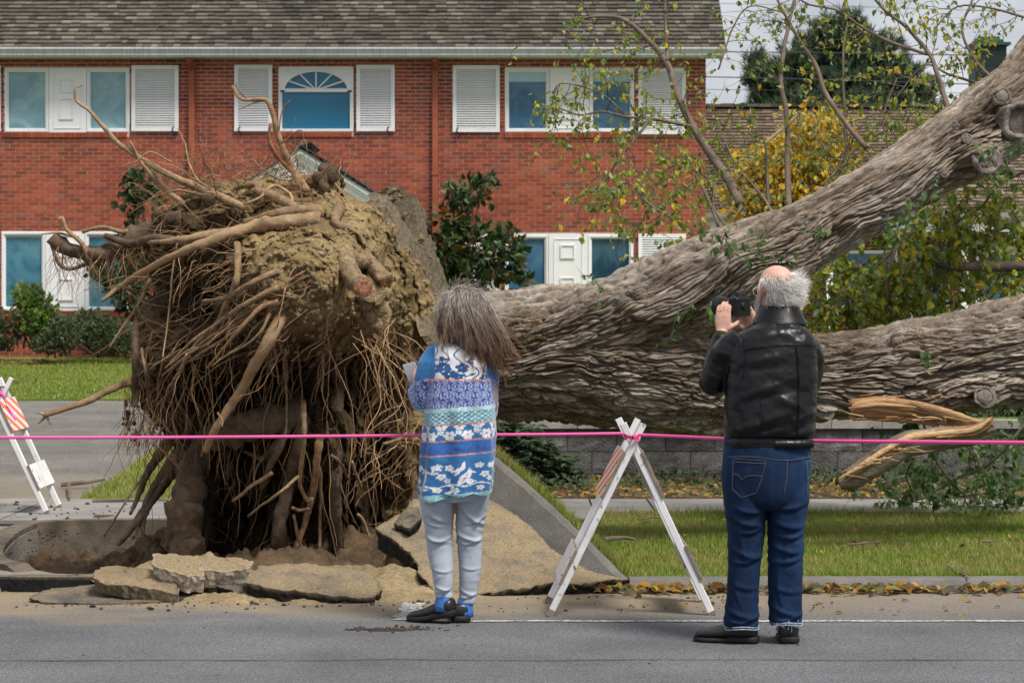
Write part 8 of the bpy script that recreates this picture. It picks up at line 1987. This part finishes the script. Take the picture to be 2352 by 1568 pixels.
jo, jv = finish(v, fs, 'jeans', M_DENIM, man, lambda v: creases(v, ms_, [(1680, 1160, 1752, 1168, 6, .010), (1672, 1182, 1750, 1200, 7, .011), (1690, 1215, 1750, 1206, 6, .008), (1768, 1160, 1846, 1150, 6, .009), (1770, 1190, 1846, 1205, 7, .012), (1772, 1225, 1846, 1218, 6, .010), (1672, 1250, 1745, 1275, 7, .010), (1676, 1285, 1742, 1272, 6, .008), (1766, 1245, 1842, 1262, 7, .010), (1768, 1285, 1842, 1270, 6, .008), (1670, 1330, 1742, 1345, 6, .005), (1768, 1340, 1842, 1352, 6, .005), (1668, 1395, 1740, 1412, 6, .010), (1666, 1422, 1742, 1408, 5, .009), (1768, 1385, 1840, 1408, 6, .010), (1770, 1420, 1840, 1402, 5, .009), (1700, 1190, 1720, 1300, 6, .005), (1820, 1190, 1808, 1310, 6, .005), (1690, 1300, 1705, 1400, 5, .004), (1790, 1290, 1800, 1400, 5, .004)], MYY + .06) + fold(v, .0035, 11, 4.6, 13, [(EYE - (1190 - 705.6) / ms_, .09, .8), (kz, .10, .9), (EYE - (1410 - 705.6) / ms_, .07, .8)]))
M_STITCH = simple('faded stitching', (.085, .085, .09), .9); M_STITCHB = simple('pale worn hem', (.33, .40, .48), .9, .4, 60)
def Q(u, v): return ((u - 1176) / ms_, EYE - (v - 705.6) / ms_)
pk = [Q(1679, 1049), Q(1752, 1052), Q(1740, 1098), Q(1729, 1125), Q(1697, 1137), Q(1676, 1117), Q(1679, 1049)]
for a_, b_ in zip(pk[:-1], pk[1:]): seam(jo, 'pocket_seam', jv, [a_, b_], .0011, M_STITCH, 16, .0)
seam(jo, 'pocket_stitch', jv, [Q(1680, 1056), Q(1750, 1059)], .0012, M_STITCH, 16)
seam(jo, 'pocket_stitch', jv, [Q(1680, 1083), Q(1690, 1086), Q(1698, 1096)], .0012, M_STITCH, 14); seam(jo, 'pocket_stitch', jv, [Q(1698, 1096), Q(1712, 1087), Q(1742, 1087)], .0012, M_STITCH, 14)
pk = [Q(1846, 1056), Q(1862, 1056)], [Q(1847, 1058), Q(1850, 1100), Q(1849, 1130), Q(1853, 1140)], [Q(1848, 1096), Q(1854, 1091), Q(1861, 1095)]
for p in pk: seam(jo, 'pocket_seam', jv, p, .0016, M_STITCH, 16)
seam(jo, 'seat_seam', jv, [Q(1800, 1050), Q(1798, 1090), Q(1792, 1128)], .0018, M_STITCH, 24); seam(jo, 'yoke_seam', jv, [Q(1668, 1046), Q(1720, 1044), Q(1797, 1052), Q(1858, 1044)], .0014, M_STITCH, 40)
for c, dy, vb, w_ in ((1702, .0, 1441, 40), (1806, .01, 1432, 37)):       # worn hems
    m_ = MB(); n = 40
    for lay in range(2):
        P = [tuple(mp_(c, vb - 1 - 5 * lay, dy) + np.array((math.cos(t) * (w_ / ms_ + .001), math.sin(t) * .100, .004 * math.sin(3 * t)))) for t in np.linspace(0, 2 * PI, n)]; add_tube(m_, P, .0022, 5, cap=False)
    if c > 1750:
        for q in range(40): t = random.uniform(PI, 2 * PI); p = mp_(c, vb - 4, dy) + np.array((math.cos(t) * w_ / ms_, math.sin(t) * .102, 0)); add_tube(m_, [p, p + RNG.normal(0, .008, 3), p + RNG.normal(0, .013, 3)], .0007, 3, cap=False)
    m_.build('hem', M_STITCHB, jo, kind='stuff')
M_SHOE = simple('black shoe leather', (.012, .012, .012), .38, .3, 20, .3, 140, .002, .5)
shoe(man, mp_(1738, 1476, -.02) * (1, 1, 0), (-.97, .25), .29, .105, .088, M_SHOE, M_SOLE, 0, False); shoe(man, mp_(1809, 1474, -.05) * (1, 1, 0), (.08, 1), .285, .105, .09, M_SHOE, M_SOLE, 0, False)
# leather jacket
mb = MB()
put(mb, ringset(mp_, dense([mr_(1791, 730, 44, .085, .02), mr_(1788, 744, 56, .097, .015), mr_(1784, 756, 74, .108), mr_(1779, 772, 92, .122), mr_(1776, 795, 103, .138), mr_(1773, 840, 106, .152), mr_(1771, 890, 106, .16, -.005), mr_(1769, 940, 105, .165, -.008), mr_(1767, 985, 104, .168, -.005), mr_(1766, 1004, 103, .16), mr_(1766, 1010, 102, .153), mr_(1766, 1026, 102, .152)], 50), 40, 2.5))
put(mb, limb([mp_(1706, 790), mp_(1676, 810, .01), mp_(1655, 848, .04), mp_(1642, 880, .07), mp_(1650, 850, .16), mp_(1664, 800, .23), mp_(1668, 776, .25)], np.array([.085, .08, .072, .068, .062, .052, .046]), 36, 22))
put(mb, limb([mp_(1842, 795), mp_(1856, 825, .02), mp_(1858, 880, .10), mp_(1850, 880, .18), mp_(1795, 815, .32), mp_(1760, 780, .36)], np.array([.08, .078, .068, .064, .054, .046]), 36, 22))
v, fs = fuse(mb, .0055, 6)
def jfold(v):
    u = v[:, 0] * ms_ + 1176; w_ = 705.6 - (v[:, 2] - EYE) * ms_; d = np.zeros(len(v))
    def crease(u0, v0, u1, v1, wd, a_):
        L2 = (u1 - u0) ** 2 + (v1 - v0) ** 2; t = np.clip(((u - u0) * (u1 - u0) + (w_ - v0) * (v1 - v0)) / L2, 0, 1); dist = np.hypot(u - u0 - t * (u1 - u0), w_ - v0 - t * (v1 - v0)); return a_ * np.exp(-(dist / wd) ** 2) * np.sin(PI * np.clip(t, .06, .94)) ** .7
    for c in ((1700, 830, 1790, 815, 9, .012), (1690, 855, 1800, 838, 8, -.010), (1705, 905, 1810, 870, 9, .014), (1705, 925, 1815, 892, 8, -.012), (1690, 985, 1800, 945, 10, .014), (1700, 1000, 1800, 970, 7, -.010), (1760, 900, 1860, 950, 10, .010), (1820, 960, 1872, 940, 8, .014), (1815, 985, 1875, 960, 7, -.012), (1800, 1000, 1872, 985, 8, .012), (1735, 775, 1800, 760, 10, .010), (1790, 765, 1850, 790, 10, .011), (1800, 785, 1845, 765, 8, -.008), (1668, 930, 1690, 1000, 9, .012), (1684, 930, 1705, 1000, 7, -.010), (1640, 800, 1690, 830, 8, .012), (1630, 830, 1670, 850, 7, -.010), (1625, 860, 1680, 880, 7, .010), (1655, 780, 1690, 800, 6, -.010), (1720, 940, 1760, 1000, 9, -.010), (1740, 860, 1850, 905, 12, -.008)): d = d + crease(*c)
    d = .55 * d * (v[:, 1] < MYY + .12) + .006 * fbm(v * (7, 7, 11), 3, 8) + .0022 * fbm(v * 34, 3, 9)
    d = d - .012 * np.exp(-((w_ - 1005) / 4) ** 2) * (v[:, 1] < MYY + .2)
    return d
M_LEATHER = NM('black leather', .34, .27); _c = M_LEATHER.coord(); M_LEATHER.col(M_LEATHER.ramp(M_LEATHER.noise(14, 5, .6, _c), [(.3, (.003, .003, .004)), (.7, (.006, .0063, .0075))])); M_LEATHER.rough(M_LEATHER.ramp(M_LEATHER.noise(9, 5, .6, _c), [(.3, .25), (.7, .40)])); M_LEATHER.bump(M_LEATHER.noise(70, 5, .65, _c), .22, .004); M_LEATHER.bump(M_LEATHER.voro(420, _c), .12, .001); M_LEATHER = M_LEATHER.m
ja, jv = finish(v, fs, 'jacket', M_LEATHER, man, jfold)
for nm, pts in (('yoke_seam', [Q(1698, 802), Q(1740, 795), Q(1790, 790), Q(1840, 788), Q(1872, 792)]), ('yoke_seam', [Q(1698, 804), Q(1740, 797.5), Q(1790, 792.5), Q(1840, 790.5), Q(1872, 794.5)]), ('back_seam', [Q(1820, 794), Q(1824, 850), Q(1824, 920), Q(1820, 1002)]), ('back_seam', [Q(1823, 794), Q(1827, 850), Q(1827, 920), Q(1823, 1002)]), ('armhole_seam', [Q(1690, 752), Q(1697, 780), Q(1702, 820), Q(1698, 870)]), ('back_seam', [Q(1738, 905), Q(1741, 950), Q(1741, 1003)])):
    seam(ja, nm, jv, pts, .0017, M_LEATHER, 60, .0004)
m_ = MB(); x0, x1 = Q(1772, 0)[0], Q(1862, 0)[0]; n = 30; pts = []
for k in range(n):                 # waist tab sewn across the back
    x = x0 + (x1 - x0) * k / (n - 1); y = backY(jv, x, Q(0, 1016)[1], .02); pts.append((x, y if not np.isnan(y) else MYY - .14))
v_ = np.array([(x, y - .004, Q(0, w_)[1]) for w_ in (1007, 1025) for x, y in pts] + [(x, y + .004, Q(0, w_)[1]) for w_ in (1007, 1025) for x, y in pts]); i = np.arange(n - 1)
m_.add(v_, np.concatenate([np.stack([n + i, n + i + 1, i + 1, i], -1), np.stack([i, i + 1, 2 * n + i + 1, 2 * n + i], -1), np.stack([n + i + 1, n + i, 3 * n + i, 3 * n + i + 1], -1)])); m_.build('waist_tab', M_LEATHER, ja, sm=True)
# turned down collar
CR = []; nC = 40
for k in range(nC):
    t = rad(-155) + rad(310) * k / (nC - 1) - PI / 2; c = np.array((math.cos(t), math.sin(t))); fr = .5 + .5 * math.cos(t + PI / 2)
    c2 = c * (1, .95)
    CR.append([mp_(1794, 708, .045) + np.array((c[0] * .080, c[1] * .076, 0)), mp_(1794, 703, .04) + np.array((c[0] * .086, c[1] * .082, .006 * fr)), mp_(1793, 707, .036) + np.array((c[0] * .094, c[1] * .090, .004 * fr)), mp_(1792, 730, .025) + np.array((c[0] * .118, c[1] * .104, -.012 * fr)), mp_(1792, 741, .02) + np.array((c[0] * .135, c[1] * .114, -.016 * fr)), mp_(1792, 742, .02) + np.array((c[0] * .10, c[1] * .09, -.012 * fr))]); continue
    CR.append([mp_(1792, 700, .04) + np.array((c[0] * .088, c[1] * .082, .0)), mp_(1792, 694, .035) + np.array((c[0] * .094, c[1] * .088, .004)), mp_(1791, 708, .03) + np.array((c[0] * .112, c[1] * .104, 0)), mp_(1789, 738, .02) + np.array((c[0] * .150, c[1] * .122, -.012 * fr)), mp_(1789, 742, .02) + np.array((c[0] * .147, c[1] * .116, -.012 * fr)), mp_(1790, 748, .02) + np.array((c[0] * .110, c[1] * .09, 0))])
CR = np.array(CR); CR += .004 * np.stack([fbm(CR.reshape(-1, 3) * 16, 2, a_) for a_ in range(3)], 1).reshape(CR.shape); k6 = 6; i = np.arange(nC - 1)[:, None] * k6; j = np.arange(k6)[None]; q_ = np.stack([i + j, i + (j + 1) % k6, i + k6 + (j + 1) % k6, i + k6 + j], -1).reshape(-1, 4)
co_ = ob('collar', np_mesh('collar', CR.reshape(-1, 3), [q_, np.array([list(range(6)), [(nC - 1) * 6 + a_ for a_ in range(6)][::-1]])], M_LEATHER, True), ja)
sb = co_.modifiers.new('smooth', 'SUBSURF'); sb.levels = 2; sb.render_levels = 2
m_ = MB(); put(m_, limb([mp_(1666, 782, .245), mp_(1669, 768, .258)], [.042, .038], 8, 18)); m_.build('cuff', simple('dark green knit cuff', (.03, .032, .012), .95, .3, 40, .5, 200, .002), ja, sm=True)
# ring
m_ = MB(); add_tube(m_, [tuple(mp_(1663, 712, .272) + .0105 * np.array((math.cos(t), .9 * math.sin(t), .25 * math.cos(t)))) for t in np.linspace(0, 2 * PI, 16)], .0017, 6); m_.build('ring', simple('gold', (.7, .45, .15), .25), man)
# camera
cam_o = empty('camera_with_lens', mp_(1712, 700, .3), 'black camera with a large lens held to the face of the person in leather', 'camera')
Rc = rotm((0, 0, 1), rad(41)); cc = mp_(1713, 701, .30); M_CAMB = simple('black camera plastic', (.004, .004, .0045), .5, .2, 30, .3, 200, .001, .3)
def cyl(name, segs, mat, k=36):
    R_ = [(cc + Rc @ np.array((-.005, y * .72, -.004)), r, r, Rc @ np.array((1., 0, 0)), np.array((0, 0, 1.))) for y, r in segs]; v, f = loft(R_, k, 2); return ob(name, np_mesh(name, v, f, mat, False), cam_o)
R_ = [(cc + Rc @ np.array((0, 0, z)), a_, b_, Rc @ np.array((1., 0, 0)), Rc @ np.array((0, 1., 0))) for z, a_, b_ in ((-.050, .050, .026), (-.048, .054, .03), (.030, .054, .03), (.036, .048, .028), (.04, .030, .026), (.058, .026, .022), (.062, .022, .018))]; v, f = loft(R_, 28, 5); ob('camera_body', np_mesh('camera_body', v, f, M_CAMB, False), cam_o)
cyl('lens', [(.03, .033), (.05, .035), (.051, .039), (.085, .039), (.086, .037), (.10, .040), (.13, .042), (.131, .040)], M_CAMB); cyl('lens_hood', [(.132, .044), (.16, .049), (.185, .052), (.184, .047), (.15, .044)], simple('grey lens hood', (.018, .019, .022), .5)); cyl('front_glass', [(.136, .04), (.14, .038)], simple('lens glass', (.01, .01, .02), .05, spec=.6)); cyl('eyepiece', [(-.028, .016), (-.045, .017), (-.05, .012)], M_CAMB)
m_ = MB()
for p in ((.036, .0, .040), (-.036, .0, .039), (.042, .012, .038)): put(m_, ellipsoid(cc + Rc @ np.array(p), (.009, .009, .006), 12, 8))
m_.build('dials', simple('grey dial', (.05, .05, .055), .35), cam_o, kind='stuff')
